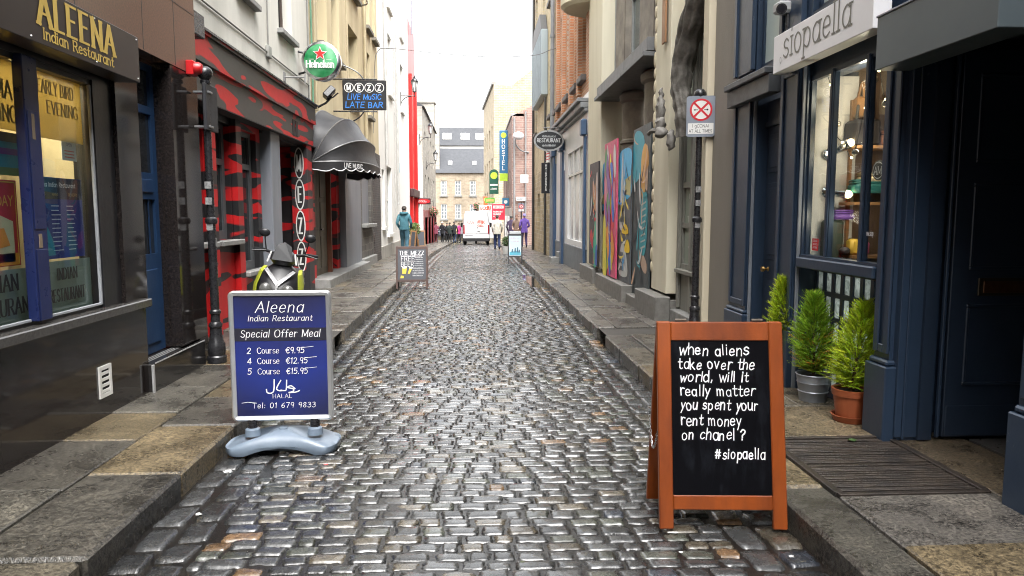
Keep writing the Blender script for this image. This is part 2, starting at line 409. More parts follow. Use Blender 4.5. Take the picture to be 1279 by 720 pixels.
def text(mb, s, fr, u, v, size, wt=.11, wh=None, serif=0., jit=0., sp=8, align='l', d=.002, slant=0., wx=1., seed=1):
    """letters as flat strokes: size = capital height; wt / wh = stem and hairline weight"""
    r = random.Random(seed); k = size / 72; wv = wt * size; wh_ = (wh if wh is not None else wt) * size
    W = text_w(s, size, sp, wx)
    x = u - (W / 2 if align == 'c' else W if align == 'r' else 0)
    for c in s:
        wd, st = G[c]; dx, dy, ds = (r.uniform(-1, 1) * jit * 4, r.uniform(-1, 1) * jit * 5, 1 + r.uniform(-1, 1) * jit * .09)
        ra = r.uniform(-1, 1) * jit * .11; wj = 1 + r.uniform(-1, 1) * jit * .18
        tf = lambda p: (x + ((p[0] + dx) * ds * wx + (slant + ra) * p[1]) * k, v + ((p[1]) * ds + dy + ra * .5 * (p[0] - 22)) * k)
        for kind, pts in st:
            q = catmull(pts) if kind == 'c' else pts
            mb.lay += 1; dd = d + (mb.lay % 12) * .00006
            if kind == 'l' and len(q) > 2:
                for a_, b_ in zip(q, q[1:]): ribbon(mb, [tf(a_), tf(b_)], wv * wj, wh_ * wj, fr, dd); mb.lay += 1; dd = d + (mb.lay % 12) * .00006
            else: ribbon(mb, [tf(p) for p in q], wv * wj, wh_ * wj, fr, dd)
            if serif and kind == 'l':
                for p, o_ in ((pts[0], pts[1]), (pts[-1], pts[-2])):
                    if abs(o_[1] - p[1]) > 1.2 * abs(o_[0] - p[0]) and abs(o_[1] - p[1]) > 15 and (p[1] <= 1 or p[1] >= 49):
                        mb.lay += 1; yy = p[1]
                        ribbon(mb, [tf((p[0] - serif, yy)), tf((p[0] + serif, yy))], wh_, wh_ * 1.05, fr, d + (mb.lay % 12) * .00006)
        x += (wd + sp) * k * wx
    return W
# ================================================================ GROUND
def gz(y):
    """the lane falls gently beyond about 28 m"""
    t = (y - 29) / 4.0
    return -.026 * 4.0 * (math.log1p(math.exp(t)) if t < 30 else t)
XL, XR = -1.74, 1.66
def strip(name, x0, x1, ys, dz, m, kind='structure'):
    mb = MB(); vs = []; fs = []
    for y in ys: vs += [(x0, y, gz(y) + dz), (x1, y, gz(y) + dz)]
    for i in range(len(ys) - 1): fs.append((2 * i, 2 * i + 1, 2 * i + 3, 2 * i + 2))
    mb.add(vs, fs); return tag(mb.build(name, m), kind=kind)
Ysamp = [-62, -60, -6] + [i * 2. for i in range(-2, 34)] + [72, 80, 100]
ground = MB()
gy = [-400, -60] + [i * 3. for i in range(-5, 24)] + [80, 120, 600]
for a_, b_ in zip(gy, gy[1:]): ground.add([(-400, a_, gz(min(a_, 80)) - .14), (400, a_, gz(min(a_, 80)) - .14), (400, b_, gz(min(b_, 80)) - .14), (-400, b_, gz(min(b_, 80)) - .14)], [(0, 1, 2, 3)])
tag(ground.build('ground', M('dark_earth', (.06, .055, .05), .8)), kind='structure')

# --- setts: every stone is modelled, domed and slightly tilted, with its own colour
def wet_stone(name):
    m, t, b = newmat(name)
    at = N(t, 'ShaderNodeAttribute', attribute_name='tone'); v = coords(t)
    n1 = noise(t, 22, 6, .65, v); n2 = noise(t, 1.1, 4, .6, v); n3 = noise(t, 120, 3, .6, v)
    col = mixc(t, 1., at.outputs['Color'], ramp(t, n1, [(.3, (.62, .62, .62)), (.7, (1.25, 1.25, 1.22))]), 'MULTIPLY')
    col = mixc(t, 1., col, ramp(t, n3, [(.35, (.8, .8, .8)), (.68, (1.2, 1.2, 1.2))]), 'MULTIPLY')
    t.links.new(col, b.inputs['Base Color'])
    n4 = noise(t, 3.2, 5, .62, v)
    mr = N(t, 'ShaderNodeMapRange'); mr.inputs[1].default_value = .38; mr.inputs[2].default_value = .64
    mr.inputs[3].default_value = .10; mr.inputs[4].default_value = .36
    t.links.new(n1, mr.inputs[0]); t.links.new(mr.outputs[0], b.inputs['Roughness'])
    b.inputs['Specular IOR Level'].default_value = .5
    # a broken film of rain water over the stones
    fw = N(t, 'ShaderNodeMapRange'); fw.inputs[1].default_value = .40; fw.inputs[2].default_value = .66; fw.inputs[3].default_value = .9; fw.inputs[4].default_value = .1
    t.links.new(n4, fw.inputs[0]); t.links.new(fw.outputs[0], b.inputs['Coat Weight']); b.inputs['Coat Roughness'].default_value = .07; b.inputs['Coat IOR'].default_value = 1.45
    hs = N(t, 'ShaderNodeMath', operation='MULTIPLY_ADD'); hs.inputs[1].default_value = .35
    t.links.new(n3, hs.inputs[0]); t.links.new(n1, hs.inputs[2])
    bump(t, b, hs.outputs[0], .5, .010)
    bc = N(t, 'ShaderNodeBump', Strength=.14, Distance=.006); t.links.new(noise(t, 34, 3, .5, v), bc.inputs['Height']); t.links.new(bc.outputs[0], b.inputs['Coat Normal'])
    return m
nr = np.random.default_rng(5)
def sett_tone(y):
    p = nr.random()
    if p < .66: c = np.array([.034, .035, .036]) * nr.uniform(.5, 1.5)
    elif p < .80: c = np.array([.042, .045, .037]) * nr.uniform(.6, 1.4)
    elif p < .93: c = np.array([.075, .064, .048]) * nr.uniform(.6, 1.4)
    elif p < .965: c = np.array([.030, .035, .045]) * nr.uniform(.6, 1.3)
    else: c = np.array([.14, .085, .045]) * nr.uniform(.5, 1.15)
    return c
def sett_grid(us, vs_): return np.array([(u, v) for v in vs_ for u in us])
LOD = []
for us, vs_ in (([-1, -.9, -.66, -.22, .22, .66, .9, 1], [-1, -.82, -.4, .1, .5, .84, 1]), ([-1, -.86, -.3, .3, .86, 1], [-1, -.76, 0, .76, 1]), ([-1, -.8, .8, 1], [-1, -.7, .7, 1])):
    gxy = sett_grid(us, vs_); nu, nv = len(us), len(vs_)
    fs = np.array([(j * nu + i, j * nu + i + 1, (j + 1) * nu + i + 1, (j + 1) * nu + i) for j in range(nv - 1) for i in range(nu - 1)])
    LOD.append((gxy, fs))
SV, SF, SC = [], [], []; soff = 0
def add_sett(x, y, wx, wy, rot=0., sink=0.):
    global soff
    lod = 0 if y < 7 else 1 if y < 20 else 2
    gxy, fs = LOD[lod]; u = gxy[:, 0].copy(); v = gxy[:, 1].copy(); n = len(u)
    edge = np.maximum(np.abs(u), np.abs(v)); au, av = np.abs(u), np.abs(v)
    # rounded plan corners
    k = nr.uniform(.05, .14) * (au * av) ** 6
    px = u * (1 - k) * wx / 2; py = v * (1 - k * wx / wy * .6) * wy / 2
    # uneven outline, a slight wedge
    px = px + py * nr.normal(0, .05); py = py + px * nr.normal(0, .025)
    j = .0045 if lod < 2 else .003
    px = px + nr.normal(0, j, n) * (edge > .6); py = py + nr.normal(0, j * .8, n) * (edge > .6)
    dome = nr.uniform(.002, .009)
    z = -dome * (u ** 4 * .7 + v ** 4 * .6) + nr.normal(0, .0013, n)
    z = np.where(edge > .99, -.034, z)
    z = z + px * nr.normal(0, .013) + py * nr.normal(0, .020) + nr.normal(0, .0018) - sink
    if rot: px, py = px * math.cos(rot) - py * math.sin(rot), px * math.sin(rot) + py * math.cos(rot)
    SV.append(np.stack([x + px, y + py, z + gz(y) + wavy(x, y)], 1)); SF.append(fs + soff); soff += n
    SC.append(np.repeat(sett_tone(y)[None], n, 0))
def wavy(x, y): return .007 * math.sin(x * 2.1 + y * .8) + .006 * math.sin(y * 1.7 - x * 1.3) - .010 * max(0, abs(x) - 1.0)
def puddle_sink(x, y):
    s = 0
    for cx, cy, rx, ry in ((1.45, 17.6, .22, 2.1), (.95, 9.3, .0001, .0001)):
        s = max(s, .024 * (1 - min(1, ((x - cx) / rx) ** 2 + ((y - cy) / ry) ** 2)))
    return s
y = -.6
while y < 66:
    h = nr.uniform(.088, .114); x = XL + .385 - nr.uniform(0, .19); xe = XR - .355
    while x < xe:
        l = nr.uniform(.12, .215); 
        if nr.random() < .1: l = nr.uniform(.09, .12)
        x0, x1 = max(x, XL + .385), min(x + l, xe)
        if x1 - x0 > .06:
            xm = (x0 + x1) / 2; yy = y + h / 2 + .012 * math.sin(xm * 1.6 + y * .35) + nr.normal(0, .003)
            add_sett(xm, yy, x1 - x0 - nr.uniform(.003, .010), h - nr.uniform(.002, .009), nr.normal(0, .018), puddle_sink(xm, yy))
        x += l
    y += h
for xs in ((XL + .095, .17), (XL + .285, .17), (XR - .09, .165), (XR - .265, .165)):
    y = -.6 + nr.uniform(0, .2)
    while y < 62:
        l = nr.uniform(.17, .30)
        add_sett(xs[0] + nr.normal(0, .004), y + l / 2, xs[1] - nr.uniform(.01, .02), l - nr.uniform(.010, .022), nr.normal(0, .02), puddle_sink(xs[0], y) + .006)
        y += l
SV = np.concatenate(SV); SF = np.concatenate(SF); SC = np.concatenate(SC)
me = bpy.data.meshes.new('cobbled_road')
me.vertices.add(len(SV)); me.vertices.foreach_set('co', SV.astype(np.float32).ravel())
me.loops.add(SF.size); me.loops.foreach_set('vertex_index', SF.ravel().astype(np.int32))
me.polygons.add(len(SF)); me.polygons.foreach_set('loop_start', np.arange(0, SF.size, 4, dtype=np.int32)); me.polygons.foreach_set('loop_total', np.full(len(SF), 4, np.int32))
me.update(calc_edges=True)
ca = me.color_attributes.new('tone', 'FLOAT_COLOR', 'POINT'); ca.data.foreach_set('color', np.concatenate([SC, np.ones((len(SC), 1))], 1).astype(np.float32).ravel())
me.polygons.foreach_set('use_smooth', np.ones(len(SF), bool)); me.materials.append(wet_stone('wet_granite_setts'))
road = bpy.data.objects.new('cobbled_road', me); COL.objects.link(road); tag(road, kind='structure')
# wet grit between the stones
vs = []; fs = []; xs_ = np.linspace(XL - .02, XR + .02, 15); ys_ = np.arange(-1, 67, .25)
bed = MB()
bed.add([(x_, y_, gz(y_) + wavy(x_, y_) - .0075 - .012 * (min(1, max(0, (abs(x_) - 1.22) / .12))) + .002 * math.sin(x_ * 9 + y_ * 5) - .022 * (puddle_sink(x_, y_) > 0)) for y_ in ys_ for x_ in xs_], [(j * 15 + i, j * 15 + i + 1, (j + 1) * 15 + i + 1, (j + 1) * 15 + i) for j in range(len(ys_) - 1) for i in range(14)])
tag(bed.build('road_bed', M('wet_grit', (.007, .0065, .006), .14, (.016, .014, .012), 9, .35, 60, rvar=.12), smooth=60), kind='structure')
# the crossing at the foot of the lane
strip('cross_street', -40, 40, [62.5, 66, 70, 80], -.03, M('wet_asphalt', (.10, .10, .10), .35, bmp=.2))
# standing water against the right kerb
pm = MB(); pts = []
for i in range(40):
    t = 2 * math.pi * i / 40; k = 1 + .18 * math.sin(3 * t + 1) + .1 * math.sin(7 * t)
    pts.append((min(1.45 + .215 * k * math.cos(t), XR - .004), 17.6 + 1.9 * k * math.sin(t)))
pm.flat(pts, Fr((0, 0, gz(17.6) - .017), (1, 0, 0), (0, 1, 0)))
def water_mat():
    m, t, b = newmat('puddle_water'); b.inputs['Base Color'].default_value = (.02, .02, .02, 1); b.inputs['Roughness'].default_value = .03
    bump(t, b, noise(t, 6), .03); return m
tag(pm.build('puddle', water_mat()), kind='structure')
# --- pavements: kerb stones and flags, each with its own tone
def flagmat():
    m, t, b = newmat('granite_flags'); v = coords(t)
    at = N(t, 'ShaderNodeAttribute', attribute_name='tone')
    n1 = noise(t, 52, 3, .75, v); n2 = noise(t, 2.6, 7, .68, v); n0 = noise(t, 150, 2, .5, v)
    col = mixc(t, 1., at.outputs['Color'], ramp(t, n1, [(.36, (.24, .23, .22)), (.48, (.85, .82, .78)), (.62, (1.65, 1.6, 1.5))]), 'MULTIPLY')
    col = mixc(t, 1., col, ramp(t, n2, [(.32, (.38, .37, .36)), (.5, (.85, .84, .82)), (.7, (1.25, 1.2, 1.1))]), 'MULTIPLY')
    t.links.new(col, b.inputs['Base Color'])
    mr = N(t, 'ShaderNodeMapRange'); mr.inputs[1].default_value = .35; mr.inputs[2].default_value = .65; mr.inputs[3].default_value = .16; mr.inputs[4].default_value = .46
    t.links.new(n2, mr.inputs[0]); t.links.new(mr.outputs[0], b.inputs['Roughness'])
    hs = N(t, 'ShaderNodeMath', operation='MULTIPLY_ADD'); hs.inputs[1].default_value = .6; t.links.new(n0, hs.inputs[0]); t.links.new(n1, hs.inputs[2])
    bump(t, b, hs.outputs[0], .7, .007)
    return m
FLAG = flagmat()
def flags(name, cols, y0, y1, tones, skip=None, seed=3):
    """cols: (x0, x1, min length, max length, is_kerb)"""
    r = random.Random(seed); mb = MB(); tone = []
    for (xa, xb, l0, l1, kerb) in cols:
        y = y0; first = r.uniform(.4, 1)
        while y < y1 - .01:
            l = r.uniform(l0, l1) * first; first = 1; ya, yb = y, y + l
            if y1 - yb < .35: yb = y1
            y = yb; l = yb - ya
            if skip and skip(xa, xb, ya, yb): continue
            c = r.choice(tones); f = r.uniform(.75, 1.3); dz = r.uniform(-.006, .006)
            n0 = len(mb.v); z1 = .12 + dz
            mb.box(xa + .005, xb - .005, ya + .005, yb - .005, -.1, z1, .018 if kerb else .008)
            tl1, tl2 = r.uniform(-.006, .006), r.uniform(-.004, .004); kx = r.uniform(-.012, .012) if kerb else 0
            for i in range(n0, len(mb.v)):
                p = mb.v[i]; mb.v[i] = (p[0] + kx * (p[2] > .02), p[1], p[2] + gz(p[1]) + (tl1 * (p[0] - xa) / (xb - xa) + tl2 * (p[1] - ya) / l if p[2] > .02 else 0))
            tone += [(c[0] * f * .82, c[1] * f * .82, c[2] * f * .85, 1)] * (len(mb.v) - n0)
    o = mb.build(name, FLAG, smooth=28)
    at = o.data.color_attributes.new('tone', 'FLOAT_COLOR', 'POINT'); at.data.foreach_set('color', [k for q in tone for k in q])
    return tag(o, kind='structure')
TAN = [(.165, .130, .070), (.13, .108, .068), (.115, .105, .082), (.10, .097, .085), (.09, .086, .075), (.15, .122, .075)]
GREY = [(.125, .12, .105), (.115, .11, .10), (.105, .10, .088), (.135, .122, .10), (.145, .128, .095)]
flags('pavement', [(-2.30, XL, .75, 1.15, True), (-2.83, -2.30, .6, 1.0, False), (-3.5, -2.83, .9, 1.4, False)], -1.2, 9, TAN, seed=8)
flags('pavement', [(-2.12, XL, .8, 1.3, True), (-2.72, -2.12, .7, 1.2, False), (-3.6, -2.72, .7, 1.2, False)], 9.6, 62, GREY, seed=4)
GR = (1.98, 2.86, 3.70, 4.72)      # the cellar grating in the right pavement
def skipgr(xa, xb, ya, yb): return xb > GR[0] + .02 and xa < GR[1] - .02 and yb > GR[2] + .02 and ya < GR[3] - .02
flags('pavement', [(XR, 1.975, .85, 1.25, True)], -1.2, 9, TAN, seed=12)
flags('pavement', [(1.975, 2.86, .5, 1.0, False)], -1.2, 3.1, TAN, seed=15)
mbs = [((1.975, 2.86, 3.06, 3.695), (.11, .105, .10)), ((2.86, 3.35, 2.9, 4.72), (.11, .09, .065)), ((1.975, 2.86, 4.73, 5.5), (.14, .115, .078)), ((2.86, 3.35, 4.72, 5.5), (.105, .095, .075)), ((1.975, 2.6, 5.51, 6.4), (.125, .112, .088)), ((2.6, 3.2, 5.51, 6.4), (.11, .098, .075))]
mb = MB(); tone = []
for (x0, x1, ya, yb), c in mbs:
    n0 = len(mb.v); mb.box(x0 + .005, x1 - .005, ya + .005, yb - .005, -.1, .12 + rnd.uniform(-.004, .004), .007); tone += [(*c, 1)] * (len(mb.v) - n0)
o = mb.build('pavement', FLAG, smooth=28); at = o.data.color_attributes.new('tone', 'FLOAT_COLOR', 'POINT'); at.data.foreach_set('color', [k for q in tone for k in q]); tag(o, kind='structure')
flags('pavement', [(1.975, 2.45, .7, 1.3, False), (2.45, 3.3, .6, 1.1, False)], 7.0, 9, GREY, seed=17)
flags('pavement', [(XR, 1.92, .9, 1.4, True), (1.92, 2.4, .8, 1.4, False), (2.4, 3.3, .7, 1.2, False)], 9.6, 62, GREY, seed=21)
for x0, x1 in ((-6, XL - .03), (XR + .03, 6)): strip('pavement_bed', x0, x1, Ysamp[1:-1], .095, M('joint_grit', (.05, .046, .04), .5))

# cellar grating
t_ = thing('pavement_grate', 'dark ribbed iron grating let into the pavement between the potted shrubs and the kerb', 'grating', (2.42, 4.2, .12))
fm = MB()
x0, x1, y0, y1 = GR
for b_ in ((x0 + .01, x1 - .01, y0, y0 + .035), (x0 + .01, x1 - .01, y1 - .035, y1), (x0, x0 + .045, y0 + .035, y1 - .035), (x1 - .045, x1, y0 + .035, y1 - .035)): fm.box(*b_, .02, .124, .003)
IRON = M('rusty_iron', (.055, .043, .034), .34, (.022, .019, .018), 7, .5, 60, metal=.25, rvar=.12)
fm.build('frame', IRON, t_)
bm_ = MB(); n = 32
for i in range(n):
    yy = y0 + .04 + (y1 - y0 - .08) * (i + .5) / n; h = .115 + rnd.uniform(-.003, .004)
    bm_.box(x0 + .046, x1 - .046, yy - .0085, yy + .0085, .06, h, .003)
bm_.box(x0 + .046, x1 - .046, y0 + .036, y1 - .036, .04, .066)
bm_.build('ribbed_plate', IRON, t_)
# ================================================================ LEFT SIDE
WH = lambda c: (c, c, c)
GRANITE = M('polished_brown_granite', (.024, .019, .018), .08, (.013, .011, .0105), 45, .0, rvar=.05, spec=.6)
GRANITE_UP = M('polished_red_granite', (.175, .105, .078), .16, (.12, .085, .07), 60, rvar=.05, spec=.6)
BLACKST = M('polished_black_granite', (.018, .017, .017), .10, (.03, .028, .027), 60, rvar=.04, spec=.55)
BLACKP = M('black_paint', (.012, .012, .014), .32, (.02, .02, .022), 6, .1, 30)
NAVYP = M('navy_gloss_paint', (.012, .020, .085), .3, (.02, .03, .10), 5, .1, 30)
GLASS = glass('window_glass')
DGLASS = M('dark_window_glass', (.03, .034, .038), .06, (.015, .017, .02), 1.2, rvar=.03, spec=.7)
WHITEP = M('white_paint', (.72, .72, .70), .45, (.62, .61, .58), 3, .05, 30)
GOLD = M('gold_lettering', (.62, .44, .10), .4, (.5, .34, .07), 8)

XF = -2.8
b = thing('restaurant_building', 'restaurant with dark polished granite front and a blue side door facing the navy boutique', 'building', (-3.6, 3.5, 0))
m = MB()
m.wall(XF, -3.4, -6, 6.25, .02, .86); m.box(XF, -3.4, -32, -6.001, .02, 3.02)                                   # stall riser
m.box(XF, -3.1, 5.92, 6.30, .93, 3.02); m.box(XF, -3.1, 7.0, 7.64, .38, 3.02)   # piers
m.box(XF + .004, -3.1, 7.42, 7.645, .02, .378)
for yy in (2.2, 4.3): m.box(XF + .001, XF - .02, yy, yy + .006, .1, .85)
m.build('wall', GRANITE, b)
m = MB(); m.box(XF, -3.42, -32, 7.64, 3.03, 6.2); m.box(XF, -3.42, -32, 7.64, 6.21, 12.0)
m.box(-6.2, -3.42, 7.6, 7.64, .02, 12.0); m.build('upper_wall', GRANITE_UP, b)
m = MB()
for zz in (3.62, 4.35, 5.1): m.box(XF + .002, XF - .02, -6, 7.62, zz, zz + .006)
for yy in (5.4, 6.46, 7.12): m.box(XF + .0025, XF - .02, yy, yy + .006, 3.04, 6.2)
m.build('panel_joint', flat('joint_dark', (.03, .025, .022), .6), b)
m = MB(); m.box(-2.92, XF + .055, -6, 6.26, .862, .932, .008)
m.build('window_sill', M('polished_grey_granite', (.09, .085, .08), .14, (.05, .047, .045), 60, rvar=.05), b)
m = MB(); m.box(-3.1205, -5.6, 6.3, 7.0, .02, .30); m.box(-3.12, XF + .05, 6.24, 7.42, .02, .36, .006)
m.build('door_step', BLACKST, b)
m = MB(); m.box(XF + .0505, XF + .056, 6.26, 7.40, .362, .372); m.box(XF + .057, XF + .04, 6.205, 6.238, .1, .36, .003)
for k in range(3): m.box(XF - .05 - .03 * k, XF - .058 - .03 * k, 6.27, 7.38, .3605, .3635)
m.build('step_trim', M('pale_trim', (.42, .42, .42), .4), b)
# shop window: head, frame, two big panes
win = MB()
win.box(-2.84, -3.0, -3, 5.92, 2.64, 2.84); win.box(-2.83, -3.0, 5.64, 5.915, .932, 2.64); win.box(-2.85, -2.95, -3, 5.64, .932, .955)
win.box(-2.845, -2.95, -3, 4.74, 2.60, 2.64); win.box(-2.845, -2.95, 4.92, 5.64, 2.60, 2.64)
W1 = win.build('window', BLACKP, b)
m = MB(); m.box(-2.80, -2.865, 4.745, 4.905, .956, 2.64, .006); m.box(-2.795, -2.80, 4.765, 4.885, .96, 1.42, .002); m.box(-2.795, -2.80, 4.765, 4.885, 1.55, 2.3, .002)
m.build('mullion', NAVYP, W1)
m = MB(); m.box(-2.793, -2.798, 4.80, 4.83, 1.43, 1.52); m.box(-2.793, -2.798, 4.80, 4.83, 2.12, 2.28); builds(m, 'chipped_paint', flat('bare_wood', (.25, .19, .13), .8), W1)
m = MB(); m.box(-2.840, -2.86, 5.615, 5.638, .958, 2.6, .003); m.box(-2.840, -2.86, 4.92, 5.615, .956, .975, .003); m.box(-2.840, -2.86, -3, 4.74, .956, .975, .003)
m.build('inner_frame', M('pale_grey_paint', (.45, .47, .5), .4), W1)
for k, (ya, yb) in enumerate(((1.2, 4.904), (4.905, 5.615))):
    m = MB(); m.box(-2.895, -2.901, ya, yb, .956, 2.62); m.build('pane', GLASS, W1)
FROST = film('frosted_film', (.40, .46, .42), .5)
m = MB(); m.box(-2.908, -2.912, 1.2, 4.90, .957, 1.30); m.box(-2.908, -2.912, 4.91, 5.614, .957, 1.32); m.build('frosted_band', FROST, W1)
m = MB(); m.box(-2.908, -2.912, 1.2, 4.90, 2.17, 2.60); m.box(-2.908, -2.912, 4.91, 5.614, 2.16, 2.61); 
m.build('tinted_band', film('gold_film', (.60, .50, .27), .65), W1)
m = MB(); F = LEFT(0, 0, -2.892)
text(m, 'INDIAN', F, 5.27, 1.19, .078, .20, .07, 7, align='c', wx=.74); text(m, 'RESTAURANT', F, 5.26, 1.04, .085, .2, .07, 7, align='c', wx=.62, sp=6)
text(m, 'INDIAN', F, 4.72, 1.17, .10, .20, .07, 7, align='r', wx=.85); text(m, 'RESTAURANT', F, 4.88, 1.02, .10, .2, .07, 7, align='r', wx=.8)
m.build('lettering', flat('black_vinyl', (.012, .012, .012), .4), W1)
m = MB()
text(m, 'EARLY BIRD', F, 5.27, 2.46, .085, .2, .07, 7, align='c', wx=.66); text(m, 'EVENING', F, 5.34, 2.33, .085, .2, .07, 7, align='c', wx=.8); 
text(m, 'MAT', F, 4.86, 2.36, .11, .2, .07, 7, align='r', wx=.8); text(m, 'EVENING', F, 4.82, 2.22, .10, .2, .07, 7, align='r', wx=.8)
m.build('gold_lettering', M('faded_gold', (.52, .40, .16), .4), W1)
# blue door with glazed panels
m = MB(); m.wall(-2.965, -3.015, 6.302, 6.998, .37, 3.0, [(6.38, 6.92, 1.28, 1.78), (6.38, 6.92, 2.02, 2.55), (6.38, 6.92, 2.62, 2.94)])
D = m.build('door', M('blue_door_paint', (.015, .042, .105), .35, (.018, .05, .12), 4, .1, 30), b)
m = MB()
for z0, z1 in ((1.28, 1.78), (2.02, 2.55), (2.62, 2.94)): m.box(-2.99, -2.998, 6.38, 6.92, z0, z1)
m.build('pane', DGLASS, D)
m = MB(); m.box(-2.952, -2.9645, 6.42, 6.88, .46, 1.14, .01); m.box(-2.952, -2.9645, 6.42, 6.88, 1.84, 1.96, .01)
for yy in (6.5, 6.66, 6.8): m.box(-2.975, -2.983, yy, yy + .018, 1.28, 1.78)
m.build('panel_moulding', _mc['blue_door_paint'], D)
# ventilator in the stall riser
m = MB(); m.wall(XF + .012, XF, 5.42, 5.60, .27, .51, [(5.45, 5.57, .30, .48)])
V = m.build('vent', WHITEP, b)
m = MB()
for k in range(4): m.box(XF + .010, XF - .0, 5.451, 5.569, .305 + k * .045, .328 + k * .045)
m.build('louvre', WHITEP, V)
m = MB(); m.box(XF + .003, XF + .0005, 5.452, 5.568, .302, .478); m.build('vent_hole', flat('void', (.01, .01, .01), .9), V)
# the room behind the window
m = MB(); m.box(-3.62, -3.66, 1.0, 5.9, .3, 2.9); m.box(-2.93, -3.62, 5.75, 5.8, .5, 2.9); m.box(-2.94, -3.62, 1.0, 5.75, 2.80, 2.83)
m.box(-2.94, -3.62, 1.0, 5.75, .40, .44); m.build('interior', M('cream_interior', (.64, .55, .36), .7), b)
# curtain hung behind the second pane
m = MB(); vs = []; fs = []; n = 90
for i in range(n):
    yy = 3.0 + 2.72 * i / (n - 1); xx = -3.32 + .035 * math.sin(yy * 46) + .02 * math.sin(yy * 17)
    vs += [(xx, yy, .98), (xx, yy + .02 * math.sin(yy * 9), 2.72)]
for i in range(n - 1): fs.append((2 * i, 2 * i + 2, 2 * i + 3, 2 * i + 1))
m.add(vs, fs); tag(m.build('curtain', M('yellow_curtain', (.60, .50, .30), .75, (.50, .40, .22), 6), smooth=70), 'pleated cream curtain hanging behind the tall restaurant window', 'curtain')
ld = bpy.data.lights.new('window_lamp', 'AREA'); lo = bpy.data.objects.new('window_lamp', ld); COL.objects.link(lo)
ld.shape = 'RECTANGLE'; ld.size = .25; ld.size_y = 2.2; ld.energy = 11; ld.color = (1, .84, .58); lo.location = (-3.12, 4.6, 2.76); lo.rotation_euler = (0, 0, 0)
# posters, notices and stickers inside the glass
def poster(name, label, y0, y1, z0, z1, mat, x=-2.925, cat='poster'):
    m = MB(); m.box(x, x - .003, y0, y1, z0, z1); return tag(m.build(name, mat), label, cat)
p = poster('poster', 'navy blue restaurant menu poster with white lettering in the tall window', 4.93, 5.585, 1.335, 1.90, flat('menu_blue', (.020, .032, .22), .4))
m = MB(); F = LEFT(0, 0, -2.925)
m.box(-2.9235, -2.924, 4.935, 5.58, 1.75, 1.895); m.build('dark_header', flat('menu_header', (.016, .018, .045), .4), p)
m = MB(); text(m, 'Aleena Indian Restaurant', F, 5.26, 1.835, .030, .13, align='c', slant=.1, d=.0022)
for q in range(3):
    for k in range(11):
        if q == 0 and k < 9: continue
        ww = .08 + .04 * rnd.random(); yq = 4.99 + q * .19; m.box(-2.9235, -2.9238, yq, yq + ww, 1.70 - k * .031, 1.706 - k * .031)
m.build('lettering', flat('white_vinyl', (.75, .75, .78), .5), p)
m = MB(); 
for q in range(3): text(m, ('STARTERS', 'MAINS', 'DESSERTS')[q], F, 5.0 + q * .2, 1.775, .018, .14, d=.0022)
m.build('gold_lettering', _mc['faded_gold'], p)
m = MB(); m.flat([(4.96, 1.36), (5.2, 1.36), (5.19, 1.45), (5.13, 1.55), (5.08, 1.60), (5.02, 1.58), (4.97, 1.5)], F, .0015); m.build('teal_shape', flat('poster_teal', (.03, .26, .36), .5), p)
m = MB(); m.flat([(4.94, 1.55), (5.06, 1.62), (5.10, 1.72), (5.0, 1.745), (4.94, 1.70)], F, .0025); m.build('purple_shape', flat('poster_purple', (.22, .05, .24), .5), p)
m = MB(); m.flat([(5.03, 1.58), (5.06, 1.66), (5.10, 1.72), (5.115, 1.64), (5.09, 1.58)], F, .003); m.flat([(4.96, 1.37), (5.01, 1.37), (5.03, 1.42), (4.98, 1.43)], F, .0025); m.build('pale_shape', flat('poster_white', (.6, .58, .6), .5), p)
p = poster('notice', 'white late night opening notice taped high in the tall window', 5.36, 5.545, 2.03, 2.20, flat('paper_white', (.55, .56, .60), .6), cat='notice')
m = MB(); F2 = LEFT(0, 0, -2.925); text(m, 'LATE NIGHT', F2, 5.452, 2.165, .020, .16, align='c', sp=4); text(m, 'OPEN', F2, 5.452, 2.135, .020, .16, align='c'); m.build('lettering', flat('blue_ink', (.03, .05, .22), .5), p)
m = MB(); 
for k in range(3): m.box(-2.9235, -2.924, 5.39, 5.515, 2.05 + k * .022, 2.058 + k * .022)
m.build('red_line', flat('red_ink', (.55, .03, .03), .5), p)
p = poster('poster', 'red and orange poster with a yellow border at the left edge of the window', 4.410, 4.810, 1.32, 1.86, flat('poster_red', (.52, .03, .04), .45))
m = MB(); F = LEFT(0, 0, -2.925); m.flat([(4.450, 1.345), (4.755, 1.345), (4.755, 1.60), (4.630, 1.64), (4.450, 1.60)], F, .0015); m.build('cream_dish', flat('poster_cream', (.62, .55, .34), .5), p)
m = MB(); m.box(-2.9235, -2.924, 4.430, 4.790, 1.325, 1.40); m.flat([(4.510, 1.42), (4.710, 1.45), (4.660, 1.56), (4.540, 1.55)], F, .003); m.build('orange_shape', flat('poster_orange', (.75, .28, .03), .5), p)
m = MB(); 
for q in ((4.425, 4.432, 1.33, 1.85), (4.788, 4.795, 1.33, 1.85), (4.425, 4.795, 1.843, 1.85)): m.box(-2.922, -2.9228, *q)
text(m, 'TODAY', F, 4.770, 1.70, .06, .14, align='r'); m.build('yellow_border', flat('poster_yellow', (.8, .5, .08), .5), p)
p = poster('poster', 'teal and purple striped picture above the red poster in the window', 4.560, 4.890, 1.89, 2.16, flat('poster_sky', (.03, .30, .42), .5), x=-2.94)
m = MB(); F = LEFT(0, 0, -2.94)
for k, (z0, z1, nm, c) in enumerate(((1.89, 1.94, 'green_stripe', (.12, .22, .08)), (2.02, 2.06, 'purple_stripe', (.16, .05, .28)), (2.10, 2.16, 'dark_stripe', (.03, .04, .08)))):
    m = MB(); m.box(-2.9385, -2.939, 4.561, 4.889, z0, z1); m.build(nm, flat('poster_' + nm, c, .5), p)
